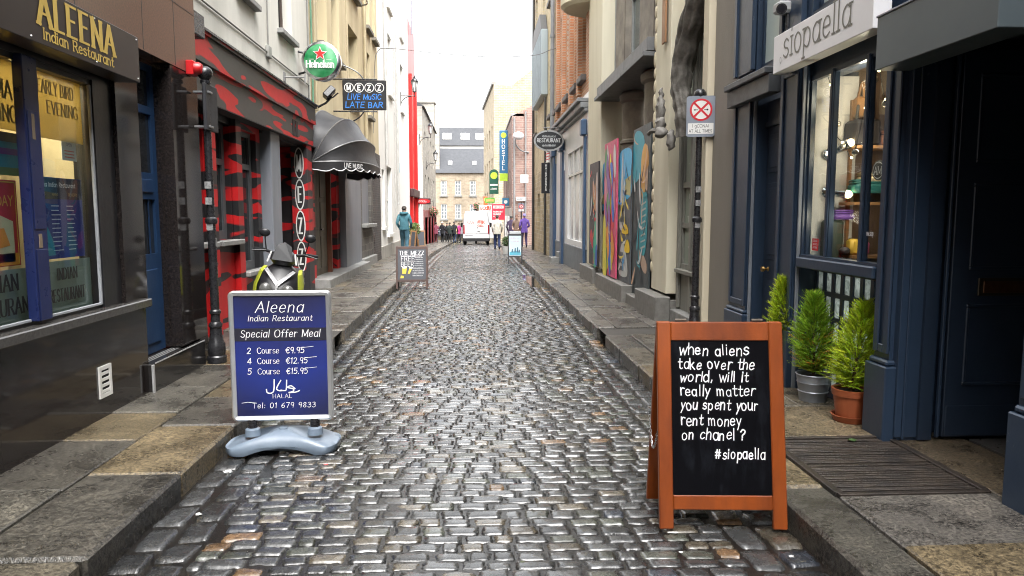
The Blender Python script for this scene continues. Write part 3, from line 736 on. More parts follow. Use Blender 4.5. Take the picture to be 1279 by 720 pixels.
p = poster('sticker_strip', 'white strip of small card stickers beside the blue window mullion', 4.872, 4.915, 1.50, 1.71, flat('sticker_white', (.62, .62, .62), .5), x=-2.905, cat='stickers')
for k, c in enumerate(((.05, .1, .4), (.5, .25, .05), (.02, .02, .02), (.03, .2, .3), (.05, .3, .2))):
    m = MB(); m.box(-2.9035, -2.904, 4.879, 4.908, 1.512 + k * .04, 1.540 + k * .04); m.build('card_logo', flat('sticker_ink', c, .5) if k == 0 else flat('sticker_ink_%d' % k, c, .5), p)
# fascia sign
t_ = thing('fascia_sign', 'long dark brown fascia sign with gold serif lettering above the restaurant window', 'sign', (-2.7, 3, 2.67))
m = MB(); m.box(-2.62, XF - .004, -3, 5.96, 2.675, 3.02, .004)
m.build('board', M('brown_sign_board', (.030, .022, .022), .32, (.036, .028, .026), 2, rvar=.06), t_)
m = MB(); F = LEFT(0, 0, -2.62); text(m, 'ALEENA', F, 4.63, 2.795, .195, .24, .08, 9, wx=.97 / text_w('ALEENA', .195, 14), sp=14, d=.003); text(m, 'Indian Restaurant', F, 4.67, 2.712, .065, .2, .12, 5, wx=.88 / text_w('Indian Restaurant', .065, 8), sp=8, d=.003)
m.build('lettering', GOLD, t_)
m = MB()
for yy in (2.6, 4.55, 5.3, 5.92):
    for zz in (2.70, 2.995): m.ball((-2.617, yy, zz), .006, n=8, m=6)
m.build('fixing_screw', M('steel', (.6, .6, .6), .3, metal=1.), t_)
# alarm bell
t_ = thing('alarm_bell', 'red alarm bell box on the granite pier beside the lamp post', 'alarm', (XF, 7.44, 3.05))
REDP = M('red_plastic', (.50, .012, .016), .35, (.40, .01, .012), 10)
m = MB(); m.box(XF, XF + .07, 7.36, 7.50, 3.0, 3.14, .008); m.build('base', REDP, t_)
m = MB(); m.lathe([(.0, .075), (.045, .07), (.06, .04), (.062, 0)], n=20, ax='x'); 
m.v = [(XF + .07 + p[0] * .9, 7.43 + p[1], 3.07 + p[2]) for p in m.v]; m.build('dome', REDP, t_, smooth=40)

# ---------------------------------------------------------------- lamp posts without lanterns (sign posts)
CAST = M('black_cast_iron', (.012, .012, .014), .28, (.022, .022, .024), 12, .2, 50, rvar=.1)
def sign_post(x, y, label, h=2.93):
    z0 = .12; t = thing('sign_post', label, 'sign post', (x, y, z0), group='cast iron sign posts')
    m = MB(); m.lathe([(.0, 0), (.095, 0), (.095, .06), (.083, .075), (.087, .10), (.087, .19), (.072, .215), (.06, .30), (.056, .36), (.064, .37), (.064, .40), (.050, .42)], n=20); m.build('base', CAST, t, smooth=35, local=True)
    m = MB(); m.lathe([(.047, .41), (.045, .50), (.056, .51), (.056, .535), (.043, .55), (.040, 1.42), (.056, 1.43), (.062, 1.455), (.056, 1.48), (.037, 1.495), (.035, h - .12), (.05, h - .11), (.05, h - .085), (.03, h - .07)], n=20); m.build('shaft', CAST, t, smooth=35, local=True)
    m = MB(); m.ball((0, 0, h - .012), .072, n=24, m=14); m.build('ball_finial', CAST, t, smooth=60, local=True)
    m = MB()
    for zz in (1.36, 1.62, 1.78): m.box(-.036, .030, -.0435, -.0425, zz, zz + .07)
    m.box(.0415, .043, -.02, .02, 1.2, 1.28); builds(m, 'sticker_scrap', M('sticker_scrap', (.28, .28, .28), .6, (.10, .10, .10), 40), t, local=True)
    return t
sign_post(-2.665, 7.50, 'black cast iron post with ball top carrying a dark sign box beside the granite pier')
t_ = thing('street_sign', 'dark street sign seen edge on, strapped to the post beside the granite pier', 'sign', (-2.62, 7.5, 2.5))
m = MB(); m.box(-2.665, -2.63, 7.40, 7.72, 2.475, 2.93, .006); m.build('plate', M('sign_back_grey', (.010, .011, .014), .55, (.024, .024, .028), 5), t_)
m = MB(); m.box(-2.775, -2.615, 7.45, 7.55, 2.84, 2.862, .004); m.box(-2.775, -2.615, 7.45, 7.55, 2.50, 2.522, .004); builds(m, 'strap', M('galvanised', (.35, .36, .37), .4, metal=.8), t_)

# ---------------------------------------------------------------- the bar
XB = -3.2
TIGER = tigermat('tiger_stripe_wall', 1.25, (.60, .012, .014), (.010, .010, .011), lean=.22, thr=.50, aniso=2.9)
TIGER2 = tigermat('tiger_stripe_fascia', 2.3, (.58, .018, .018), (.042, .040, .036), lean=-.85, thr=.506, aniso=1.9)
CREAM = M('cream_render', (.68, .665, .605), .75, (.50, .49, .44), 1.3, .25, 60, streak=True)
GREYP = M('grey_paint', (.20, .215, .24), .45, (.16, .175, .20), 3, .1, 30, streak=True)
DKGREY = M('dark_grey_paint', (.10, .105, .11), .45, (.07, .075, .08), 4, .1, 30)
SILL = M('sill_stone', (.27, .27, .26), .6, (.18, .18, .17), 8, .25, 60)
b = thing('bar_building', 'bar with red and black tiger striped front below a pale rendered wall', 'building', (-3.9, 11, 0))
m = MB(); m.wall(XB, -3.6, 7.645, 14.70, 3.74, 12.5, [(10.35, 11.05, 4.68, 6.4), (12.45, 13.35, 4.68, 6.4)]); m.build('upper_wall', CREAM, b)
for y0, y1 in ((10.35, 11.05), (12.45, 13.35)):
    m = MB(); m.wall(XB - .16, XB - .22, y0, y1, 4.68, 6.4, [(y0 + .06, y1 - .06, 4.75, 5.5), (y0 + .06, y1 - .06, 5.56, 6.33)]); f = m.build('window', M('brown_sash', (.10, .075, .06), .5), b)
    m = MB(); m.box(XB - .19, XB - .2, y0 + .06, y1 - .06, 4.75, 6.33); m.build('pane', DGLASS, f)
    m = MB(); m.box(XB - .16, XB + .10, y0 - .10, y1 + .10, 4.60, 4.68, .008); m.build('window_sill', SILL, f)
m = MB(); m.box(XB + .10, -3.5, 7.66, 14.62, 3.38, 3.70); m.box(XB + .05, -3.5, 7.66, 14.62, 2.95, 3.379); m.box(XB + .13, -3.5, 7.66, 14.66, 3.702, 3.738)
m.build('fascia', TIGER2, b)
m = MB(); m.box(XB + .15, -3.3, 7.66, 14.68, 3.7385, 3.765); m.build('gutter', CAST, b)
m = MB(); m.wall(-3.32, -3.6, 7.66, 11.55, .02, 2.95, [(8.2, 9.15, 1.30, 2.85), (9.45, 10.15, 1.30, 2.85), (10.5, 11.35, .82, 2.85)])
m.box(-3.92, -4.1, 11.55, 14.0, .02, 2.95); m.box(-3.32, -3.92, 14.0, 15.3, .02, 2.95); m.box(-3.33, -3.92, 11.50, 11.549, .02, 2.95)
m.build('wall', TIGER, b)
m = MB(); m.box(-3.3, -3.915, 11.55, 14.0, 2.90, 2.948); m.box(XB + .1, -3.3, 7.66, 14.6, 2.935, 2.949); m.build('soffit', flat('soffit_black', (.02, .018, .018), .7), b)
for k, (y0, y1, z0) in enumerate(((8.2, 9.15, 1.30), (9.45, 10.15, 1.30), (10.5, 11.35, .82))):
    m = MB(); m.wall(-3.40, -3.46, y0, y1, z0, 2.85, [(y0 + .10, y1 - .10, z0 + .12, 2.3), (y0 + .10, y1 - .10, 2.38, 2.78)]); f = m.build('window', DKGREY, b)
    m = MB(); m.box(-3.43, -3.44, y0 + .1, y1 - .1, z0 + .1, 2.78); m.build('pane', DGLASS, f)
    m = MB(); m.box(-3.40, -3.18, y0 - .08, y1 + .08, z0 - .07, z0 - .001, .01); m.build('window_sill', SILL, f)
m = MB()
for y0, y1 in ((9.2, 9.38), (10.18, 10.40)): m.box(-3.318, -3.24, y0, y1, .05, 2.93)
m.build('pilaster', TIGER, b)
m = MB(); m.box(XB + .02, XB - .35, 11.66, 12.20, .02, 2.948, .01); m.build('column', GREYP, b)
m = MB(); m.box(XB + .08, XB - .22, 13.86, 14.26, .10, 2.948); m.build('pillar', tigermat('tiger_stripe_pillar', 1.6, lean=.3), b)
# painted letters on the pillar
m = MB(); F = FACING(0, 13.86, 0); 
for k in range(4): m.disc(-3.27, 2.59 - .585 * k, .090, .0005, .003, F, 28, ry=.29)
P_ = m.build('painted_roundel', flat('roundel_white', (.62, .62, .6), .5), b)
m = MB()
for k in range(4): m.disc(-3.27, 2.59 - .585 * k, .070, .0032, .004, F, 28, ry=.262)
m.build('roundel_field', flat('roundel_black', (.015, .015, .015), .5), P_)
m = MB()
for k, c in enumerate('MEZZ'): text(m, c, F, -3.27, 2.59 - .585 * k - .14, .28, .11, align='c', d=.0045, wx=.30)
m.build('lettering', _mc['roundel_white'], P_)
# graffiti scrawl
m = MB(); F = FACING(0, 13.99, 0); 
t2 = Fr((-3.90, 13.995, 1.88), (0, 1, 0), (0, 0, 1), (1, 0, 0))
text(m, 'Nevo', Fr((-3.915, 12.6, 1.9), (0, 1, 0), (0, 0, 1), (1, 0, 0)), 0, 0, .2, .07, jit=1, slant=.3, d=.004); m.build('graffiti', flat('grey_spray', (.35, .35, .36), .6), b)
m = MB(); m.tube([(XB + .02, 8.3, 4.15), (XB + .02, 14.5, 4.12)], .012, 6); m.tube(catmull3([(XB + .02, 11.7, 4.13), (XB + .02, 11.72, 5.2), (XB + .02, 11.7, 12.4)]), .011, 6); m.tube(catmull3([(XB + .02, 14.45, 3.8), (XB + .025, 14.5, 6), (XB + .02, 14.46, 12.4)]), .016, 6)
builds(m, 'cable', flat('old_cable', (.22, .215, .20), .6), b)
m = MB(); m.box(XB, XB + .05, 11.62, 11.80, 4.06, 4.24, .008); m.box(XB, XB + .03, 9.2, 9.42, 5.3, 5.52, .006); builds(m, 'junction_box', M('box_grey', (.32, .32, .30), .5), b)
# vent on the fascia
m = MB(); 
for k in range(2): m.box(XB + .053, XB + .06, 12.95 + k * .22, 13.10 + k * .22, 3.02, 3.28)
m.build('fascia_vent', flat('vent_black', (.02, .015, .015), .6), b)
# black box and cable bundle at the near corner
t_ = thing('cable_box', 'black cable box with drooping cables above the left sign post', 'box', (-3.0, 7.9, 3.6))
m = MB(); m.box(-3.09, -2.86, 7.72, 8.1, 3.50, 3.74, .01); m.build('case', CAST, t_)
m = MB()
for k in range(4):
    pts = [(-3.0 + .02 * k, 7.9, 3.74), (-3.05, 7.85 - .02 * k, 3.95), (-3.1 + .01 * k, 7.72, 4.25), (-3.12, 7.7 + .02 * k, 4.7), (-3.14, 7.72, 9.4)]
    m.tube(catmull3(pts), .011, 6)
m.tube(catmull3([(-3.1, 7.72, 4.5), (-3.0, 7.9, 4.2), (-2.98, 8.0, 4.1), (-3.0, 8.1, 4.2), (-3.08, 7.9, 4.4)]), .006, 6)
m.build('cable', flat('black_rubber', (.012, .012, .012), .5), t_, smooth=50)
# thin wall bracket
m = MB(); m.tube([(-3.2, 12.7, 3.95), (-2.85, 12.7, 3.95)], .012, 6); m.tube([(-2.85, 12.7, 4.0), (-2.85, 12.7, 3.86)], .014, 6); m.box(-3.2, -3.185, 12.64, 12.76, 3.87, 4.03, .004)
tag(m.build('wall_bracket', M('bracket_grey', (.28, .28, .28), .5)), 'small empty metal bracket on the pale rendered wall left of the round sign', 'bracket')

# awning: hoops pivoting from the two wall corners, scalloped valance
t_ = thing('awning', 'domed black fabric awning with scalloped edge over the bar door', 'awning', (-3.2, 16.6, 2.65))
yc, ya, zo = 16.55, 2.0, 2.66
def hoop(phi, n=26, k=1.):
    o = []
    for i in range(n + 1):
        t = math.pi * i / n; s_ = abs(math.sin(t)) ** .62; c_ = math.copysign(abs(math.cos(t)) ** .8, math.cos(t))
        o.append((-3.195 + 1.02 * k * math.cos(phi) * s_, yc - ya * c_, zo + 1.2 * k * math.sin(phi) * s_))
    return o
FAB = M('black_awning_fabric', (.010, .010, .011), .5, (.016, .016, .018), 5, .15, 80, rvar=.08)
GFAB = M('grey_awning_fabric', (.036, .037, .040), .5, (.022, .022, .025), 3, .15, 80, rvar=.08)  # paler grey for the two upper canopy panels
ph = [R(90), R(58), R(27), R(2)]
for k in range(3):
    m = MB(); A_ = [hoop(ph[k] + (ph[k + 1] - ph[k]) * q / 4, k=1 - .07 * math.sin(math.pi * q / 4)) for q in range(5)]; n = len(A_[0])
    m.add([p for h in A_ for p in h], [(q * n + i, q * n + i + 1, (q + 1) * n + i + 1, (q + 1) * n + i) for q in range(4) for i in range(n - 1)])
    m.build('canopy_panel', (GFAB, GFAB, FAB)[k], t_, smooth=60)
m = MB()
for p_ in ph: m.tube(hoop(p_, k=.995), .014, 6)
m.build('hoop', M('awning_frame', (.25, .25, .25), .4, metal=.6), t_, smooth=50)
base = hoop(R(2), 104); m = MB(); vs = []; fs = []
for i, p in enumerate(base):
    dz = .14 + .05 * abs(math.sin(i * math.pi / 8)); vs += [p, (p[0] + .004, p[1], p[2] - dz)]
for i in range(len(base) - 1): fs.append((2 * i, 2 * i + 2, 2 * i + 3, 2 * i + 1))
m.add(vs, fs); m.build('valance', FAB, t_, smooth=50)
m = MB(); pts = [(vs[2 * i + 1][0] + .006, vs[2 * i + 1][1] - .004, vs[2 * i + 1][2]) for i in range(len(base))]; m.tube(pts, .010, 5); m.build('valance_piping', flat('piping_white', (.7, .7, .7), .6), t_)
# lettering on the camera side of the valance and fabric
hp = base[14]; hq = base[34]; dv = Vector(hq) - Vector(hp)
F = Fr(Vector(base[30]) + Vector((.0, -.025, -.13)), Vector((dv.x, dv.y, 0)), (0, 0, 1), Vector((dv.y, -dv.x, 0)))
m = MB(); text(m, 'LIVE MUSIC', F, -.28, 0, .085, .16, align='c', d=.02); m.build('lettering', _mc['piping_white'], t_)

# green round beer sign
t_ = thing('round_sign', 'green and silver round beer sign with a red star above the awning', 'sign', (-3.2, 13.7, 4.4))
cx, cy_, cz = -2.765, 13.7, 4.41
F = FACING(cx, cy_, cz)
m = MB(); m.lathe([(.30, .10), (.345, .085), (.352, .06), (.352, -.06), (.345, -.085), (.30, -.10)], n=48, ax='y'); m.v = [(p[0] + cx, p[1] + cy_, p[2] + cz) for p in m.v]
m.build('rim', M('chrome', (.75, .76, .76), .14, metal=1.), t_, smooth=35)
def greenface():
    m_, t, bb = newmat('green_sign_face'); v = coords(t); n1 = noise(t, 3, 3, .5, v)
    t.links.new(ramp(t, n1, [(.35, (.012, .16, .05)), (.62, (.10, .36, .17))]), bb.inputs['Base Color']); bb.inputs['Roughness'].default_value = .15; return m_
m = MB(); m.lathe([(.0, -.135), (.15, -.128), (.26, -.113), (.318, -.092), (.318, -.07)], n=48, ax='y'); m.v = [(p[0] + cx, p[1] + cy_, p[2] + cz) for p in m.v]
m.build('face', greenface(), t_, smooth=50)
def star(r, k=.42, c=(0, 0)): return [(c[0] + (r if i % 2 == 0 else r * k) * math.sin(math.pi * i / 5), c[1] + (r if i % 2 == 0 else r * k) * math.cos(math.pi * i / 5)) for i in range(10)]
m = MB(); m.flat(star(.135, .44, (0, .115)), F, .142); m.build('star_outline', _mc['white_paint'], t_)
m = MB(); m.flat(star(.112, .42, (0, .115)), F, .144); m.build('star', flat('star_red', (.6, .02, .02), .4), t_)
m = MB(); text(m, 'Heineken', F, 0, -.125, .115, .24, .13, 5, align='c', wx=.84, sp=5, d=.143); m.box(-.20, -.11, .015, .02, .142, .1425, 0, F); m.box(.11, .20, .015, .02, .142, .1425, 0, F); m.build('lettering', _mc['white_paint'], t_)
m = MB(); m.tube([(-3.2, 13.75, 4.6), (-3.0, 13.75, 4.55)], .02, 8); m.tube([(-3.2, 13.75, 4.2), (-3.0, 13.75, 4.25)], .02, 8); m.build('bracket', CAST, t_)
# floodlight under it
t_ = thing('floodlight', 'small black floodlight on an arm between the round sign and the awning', 'lamp', (-3.2, 14.9, 4.1))
m = MB(); m.box(-.13, .13, -.09, .09, -.07, .07, .02); Rm = Matrix.Rotation(R(-50), 4, 'Y') @ Matrix.Rotation(R(20), 4, 'Z'); m.v = [tuple(Rm @ Vector(p) + Vector((-2.88, 14.9, 4.05))) for p in m.v]; m.build('lamp_head', CAST, t_)
m = MB(); m.tube([(-3.2, 14.9, 3.72), (-2.95, 14.9, 3.85), (-2.82, 14.9, 3.98)], .022, 8); m.tube([(-2.82, 14.9, 3.95), (-2.70, 14.9, 4.05)], .015, 6); m.build('arm', CAST, t_)
# rectangular hanging sign
t_ = thing('hanging_sign', 'black rectangular hanging sign with four white roundels and blue handwriting', 'sign', (-3.2, 17, 4.35))
F = FACING(-2.49, 17.0, 4.345); m = MB(); m.box(-.495, .495, -.335, .335, -.05, .0, .012, F); m.build('board', BLACKP, t_)
m = MB()
for k in range(4): m.disc(-.345 + .23 * k, .165, .108, .001, .003, F, 28)
m.build('roundel', WHITEP, t_)
m = MB()
for k in range(4): m.disc(-.345 + .23 * k, .165, .093, .0035, .005, F, 28)
m.build('roundel_field', BLACKP, t_)
m = MB()
for k, c in enumerate('MEZZ'): text(m, c, F, -.345 + .23 * k, .165 - .052, .105, .24, align='c', d=.0055, wx=.85)
m.build('white_lettering', WHITEP, t_)
m = MB(); text(m, 'LiVE MuSiC', F, .0, -.10, .12, .13, align='c', slant=.15, jit=.5, d=.003, wx=.9); text(m, 'LATE BAR', F, .0, -.28, .12, .15, align='c', slant=.1, jit=.5, d=.003, wx=1.1); m.build('blue_lettering', flat('chalk_blue', (.03, .20, .62), .5), t_)
m = MB()
for s_, z0 in ((1, 4.70), (-1, 3.98)):
    m.tube([(-3.2, 17.02, z0), (-2.2, 17.02, z0)], .018, 6); m.tube(catmull3([(-3.2, 17.02, z0 + s_ * .32), (-2.95, 17.02, z0 + s_ * .30), (-2.65, 17.02, z0 + s_ * .16), (-2.5, 17.02, z0)]), .016, 6)
m.build('bracket', CAST, t_, smooth=50)

# ---------------------------------------------------------------- the yellow building
YEL = M('yellow_render', (.63, .54, .35), .75, (.47, .39, .235), 1.5, .2, 50, streak=True)
YSILL = M('weathered_sill', (.22, .205, .17), .7, (.13, .12, .10), 9, .2, 50)
b = thing('yellow_building', 'tall ochre yellow rendered building with deep sills above the awning', 'building', (-4.2, 20, 0))
wins = [(15.5, 16.5, 5.2, 7.0), (17.05, 18.0, 5.2, 7.0), (19.25, 20.75, 4.6, 6.5), (22.3, 23.1, 4.6, 6.5), (19.25, 20.75, 7.45, 9.2), (22.2, 23.2, 7.2, 9.0), (23.7, 24.5, 7.2, 9.0), (15.5, 16.5, 8.2, 10), (17.05, 18, 8.2, 10)]
m = MB(); m.wall(XB, -3.7, 14.705, 24.9, 3.3, 13.5, wins); m.box(-7, -3.7, 24.8, 24.9, 3.3, 13.5); m.build('upper_wall', YEL, b)
for y0, y1, z0, z1 in wins:
    m = MB(); m.wall(XB - .26, XB - .32, y0, y1, z0, z1, [(y0 + .07, y1 - .07, z0 + .07, (z0 + z1) / 2 - .03), (y0 + .07, y1 - .07, (z0 + z1) / 2 + .03, z1 - .07)]); f = m.build('window', _mc['brown_sash'], b)
    m = MB(); m.box(XB - .285, XB - .295, y0 + .07, y1 - .07, z0 + .07, z1 - .07); m.build('pane', DGLASS, f)
    m = MB(); m.box(XB - .26, XB + .14, y0 - .08, y1 + .08, z0 - .11, z0 - .001, .01); m.build('window_sill', YSILL, f)
m = MB(); m.box(-3.32, -3.7, 15.30, 15.36, .02, 3.3); m.box(-3.85, -4.0, 15.36, 18.5, .02, 3.3); m.box(-3.36, -3.85, 17.96, 18.3, .02, 3.3); m.build('wall', TIGER, b)
m = MB(); m.box(-3.40, -3.46, 15.4, 16.9, .30, 2.75); d_ = m.build('door', M('worn_wood_door', (.16, .14, .10), .6, (.08, .068, .05), 6, .4, 30, streak=True), b)
m = MB()
for z0, z1 in ((.45, 1.15), (1.3, 1.9), (2.0, 2.65)):
    for y0 in (15.5, 16.2): m.box(-3.385, -3.399, y0, y0 + .55, z0, z1, .01)
m.build('door_panel', _mc['worn_wood_door'], d_)
m = MB(); m.tube([(-3.37, 16.15, 1.30), (-3.37, 16.35, 1.30)], .02, 8); m.build('handle', CAST, d_)
m = MB(); m.box(-3.30, -3.45, 16.92, 17.0, .3, 2.8); m.build('door_post', M('rust_wood', (.20, .07, .035), .6), b)
m = MB(); m.box(-3.2, -3.7, 18.31, 20.75, .3, 3.29); m.build('grey_panel', GREYP, b)
RUB = brickmat('grey_rubble', (.16, .15, .14), (.09, .085, .08), (.20, .19, .17), .42, .2, rubble=.12)
m = MB(); m.wall(-3.22, -3.7, 20.75, 23.35, .02, 3.29, [(21.1, 22.9, 1.35, 3.1)]); m.build('stone_wall', RUB, b)
m = MB(); m.box(-3.3, -3.36, 21.1, 22.9, 1.35, 3.1); f = m.build('window', GREYP, b)
m = MB(); m.box(-3.05, -3.3, 21.0, 23.0, 1.24, 1.349, .01); m.build('window_sill', SILL, f)
m = MB(); m.box(-3.17, -3.7, 23.35, 24.9, .02, 3.6); m.build('brick_pier', brickmat('sooty_brick', (.05, .045, .045), (.08, .06, .055), (.10, .095, .09)), b)
m = MB(); m.box(-2.95, -3.6, 14.9, 20.7, .02, .30, .01); m.box(-3.1, -3.6, 20.7, 23.3, .02, .36, .01); m.build('plinth', SILL, b)
m = MB(); m.tube([(-3.13, 14.9, 3.7), (-3.13, 14.9, 13.4)], .035, 8); m.tube([(-3.12, 21.6, 3.3), (-3.12, 21.6, 13.4)], .05, 8); m.tube([(-3.13, 18.6, 3.9), (-3.13, 18.6, 13)], .015, 6); builds(m, 'drainpipe', M('pipe_paint', (.40, .34, .22), .5), b)
m = MB(); m.tube(catmull3([(-3.16, 14.72, 3.78), (-3.16, 14.74, 4.4), (-3.16, 14.72, 6), (-3.16, 14.74, 9.4)]), .02, 6); m.build('cable', flat('green_stain', (.10, .22, .14), .6), b)
# balcony ironwork under the upper window
m = MB(); 
for dz in (0, .5, 1.0): m.tube(catmull3([(-3.2, 19.1, 7.4 + dz), (-2.9, 19.3, 7.4 + dz), (-2.9, 20.7, 7.4 + dz), (-3.2, 20.9, 7.4 + dz)]), .018, 6)
m.build('window_guard', CAST, b)

# ---------------------------------------------------------------- white, red and grey buildings further down
WREN = M('white_render', (.82, .81, .78), .7, (.75, .74, .70), .8, .1, 40, streak=True)
b = thing('white_building', 'tall off white rendered building between the yellow one and the red front', 'building', (-4.2, 30, 0))
wh = [(28.0, 29.2, 6.2, 8.4), (28.0, 29.2, 9.4, 11.5), (32.6, 33.8, 6.2, 8.2), (32.6, 33.8, 9.4, 11.5), (25.6, 26.3, 1.2, 3.2), (27.0, 28.6, .9, 3.4)]
m = MB(); m.wall(XB, -3.7, 24.905, 36.5, -.1, 13.5, wh); m.box(-8, -3.7, 36.4, 36.5, -.1, 13.5); m.build('wall', WREN, b)
for y0, y1, z0, z1 in wh:
    m = MB(); m.wall(XB - .14, XB - .2, y0, y1, z0, z1, [(y0 + .08, y1 - .08, z0 + .08, (z0 + z1) / 2 - .03), (y0 + .08, y1 - .08, (z0 + z1) / 2 + .03, z1 - .08)]); f = m.build('window', WHITEP, b)
    m = MB(); m.box(XB - .165, XB - .175, y0 + .08, y1 - .08, z0 + .08, z1 - .08); m.build('pane', M('pale_window_glass', (.22, .23, .24), .08, (.15, .16, .17), 1.), f)
    m = MB(); m.box(XB - .14, XB + .10, y0 - .1, y1 + .1, z0 - .12, z0 - .001); m.build('window_sill', WREN, f)
m = MB(); m.tube([(-3.13, 26.6, 3.4), (-3.13, 26.6, 13.4)], .05, 8); m.tube([(-3.13, 30.4, 2), (-3.13, 30.4, 13.4)], .04, 8); m.tube([(-3.15, 29.6, 1), (-3.15, 29.6, 8.6)], .02, 6)
builds(m, 'drainpipe', M('pale_pipe', (.5, .5, .48), .5), b)
m = MB(); m.box(-3.17, -3.2, 25.0, 36.4, -.05, .5); m.build('plinth', M('plinth_render', (.42, .40, .36), .7), b)
m = MB(); m.box(-3.199, -3.18, 31.0, 31.5, 3.4, 3.8); m.build('plaque', flat('plaque_blue', (.30, .50, .60), .5), b)
REDW = M('red_gloss_front', (.62, .030, .028), .35, (.52, .022, .02), 2, .05, 30, streak=True)
b = thing('red_building', 'narrow bright red painted building front beyond the white building', 'building', (-4, 38.5, 0))
m = MB(); m.wall(XB, -3.8, 36.505, 40.5, -.6, 11.2, [(37.4, 39.6, .3, 2.4), (38.0, 39.2, 4.8, 6.8)]); m.box(-8, -3.8, 40.4, 40.5, -.6, 11.2); m.build('wall', REDW, b)
m = MB(); m.box(XB - .1, XB - .15, 37.4, 39.6, .3, 2.4); f = m.build('shop_window', DGLASS, b)
m = MB(); m.box(XB - .1, XB - .15, 38.0, 39.2, 4.8, 6.8); m.build('window', _mc['pale_window_glass'], b)
for yy, zz in ((37.2, 0), (40.1, 0)):
    m = MB(); m.box(XB, XB + .14, yy - .14, yy + .14, -.6, 8.6); m.build('pilaster', REDW, b)
m = MB(); m.box(XB, XB + .22, 36.6, 40.4, 2.5, 2.9, .03); m.build('shop_cornice', flat('dark_cornice', (.06, .03, .03), .5), b)
m = MB(); m.tube([(-3.1, 37.6, 10.6), (-3.0, 37.7, 14.5)], .04, 6); tag(m.build('flagpole', flat('pole_grey', (.25, .26, .3), .5)), 'thin grey flagpole leaning above the red front', 'flagpole')
b = thing('low_white_building', 'low white fronted shop just past the red front', 'building', (-4, 43, 0))
m = MB(); m.wall(XB, -4.0, 40.505, 46.0, -.9, 4.6, [(41.5, 43.5, .0, 2.2), (44.2, 45.2, -.5, 2.2)]); m.build('wall', WREN, b)
m = MB(); m.box(XB - .1, XB - .15, 41.5, 43.5, 0, 2.2); m.build('shop_window', _mc['pale_window_glass'], b)
m = MB(); m.box(XB - .1, XB - .15, 44.2, 45.2, -.5, 2.2); m.build('door', GREYP, b)
m = MB(); m.prism([(40.5, 4.6), (46.0, 4.6), (43.2, 6.2)], 0, .8, Fr((XB - .8, 0, 0), (0, 1, 0), (0, 0, 1), (1, 0, 0))); m.build('gable', WREN, b)
GST = brickmat('grey_stone_far', (.36, .34, .30), (.27, .255, .23), (.40, .385, .35), .5, .22, rubble=.1)
b = thing('grey_stone_building', 'grey stone corner house with a big chimney, beside the low white shop', 'building', (-5, 54, 0))
hs = [(48 + 3.2 * k, 49.1 + 3.2 * k, z, z + 1.8) for k in range(4) for z in (2.4, 5.2)]
m = MB(); m.wall(XB, -3.9, 46.005, 61.5, -1.2, 8.3, hs); m.box(-9, -3.9, 61.4, 61.5, -1.2, 8.3); m.box(-9, -3.9, 46.01, 46.1, -1.2, 8.3); m.build('wall', GST, b)
m = MB()
for y0, y1, z0, z1 in hs: m.box(XB - .1, XB - .14, y0, y1, z0, z1)
for k, (y0, y1, z0, z1) in enumerate(hs):
    m = MB(); m.box(XB - .1, XB - .14, y0, y1, z0, z1); m.build('window', _mc['pale_window_glass'], b)
m = MB(); m.wall(XB + .05, XB, 46.2, 61.2, -1.1, 1.9, [(47 + 3.6 * k, 49.8 + 3.6 * k, -.6, 1.4) for k in range(4)]); m.build('shopfront', flat('shopfront_maroon', (.22, .03, .035), .4), b)
for k in range(4):
    m = MB(); m.box(XB, XB - .03, 47 + 3.6 * k, 49.8 + 3.6 * k, -.6, 1.4); m.build('shop_window', DGLASS, b)
SLATE = M('slate', (.050, .053, .060), .75, (.036, .039, .045), 3, .3, 30)
m = MB(); m.prism([(XB + .15, 8.3), (-9, 8.3), (-6.2, 10.2)], 46.0, 61.6, Fr((0, 0, 0), (1, 0, 0), (0, 0, 1), (0, 1, 0))); rf = m.build('roof', SLATE, b)
m = MB(); m.box(-4.4, -3.2, 60.2, 61.45, 8.31, 10.6, .03); m.box(-4.5, -3.1, 60.1, 61.5, 10.6, 10.8, .03)
for k in range(3): m.lathe([(.13, 10.8), (.11, 11.2)], (-4.1 + .4 * k, 60.8, 0), 10)
m.build('chimney', GST, rf)
# wall lanterns
def lantern(x, y, z, label):
    t = thing('wall_lantern', label, 'lamp', (x, y, z), group='wall lanterns along the left side')
    m = MB(); m.tube([(0, 0, -.55), (.62, 0, -.55)], .022, 6); m.tube(catmull3([(0, 0, -.95), (.08, 0, -.75), (.25, 0, -.62), (.5, 0, -.56)]), .018, 6); m.tube([(.62, 0, -.6), (.62, 0, -.36)], .02, 6); m.box(-.01, .02, -.06, .06, -1.0, -.4); m.build('bracket', CAST, t, smooth=50, local=True)
    m = MB(); m.lathe([(.075, -.36), (.14, .06)], (.62, 0, 0), 6); m.build('glazing', M('lantern_glass', (.72, .72, .70), .2), t, local=True)
    m = MB(); m.lathe([(.0, -.40), (.085, -.39), (.085, -.355), (.0, -.355)], (.62, 0, 0), 6); m.lathe([(.165, .06), (.165, .085), (.12, .16), (.05, .22), (.05, .26), (.025, .28), (.03, .31), (0, .36)], (.62, 0, 0), 12)
    for k in range(6):
        a_ = math.pi * k / 3; m.tube([(.62 + .078 * math.cos(a_), .078 * math.sin(a_), -.36), (.62 + .145 * math.cos(a_), .145 * math.sin(a_), .06)], .011, 4)
    m.build('lantern_frame', CAST, t, local=True)
    return t
lantern(-3.2, 32.6, 7.35, 'black wall lantern on a scrolled bracket by the top of the red front')
lantern(-3.05, 41.6, 6.5, 'black wall lantern on the red front, second along the left side')
lantern(-3.2, 49.5, 5.6, 'black wall lantern on the grey stone house, farthest of the three')
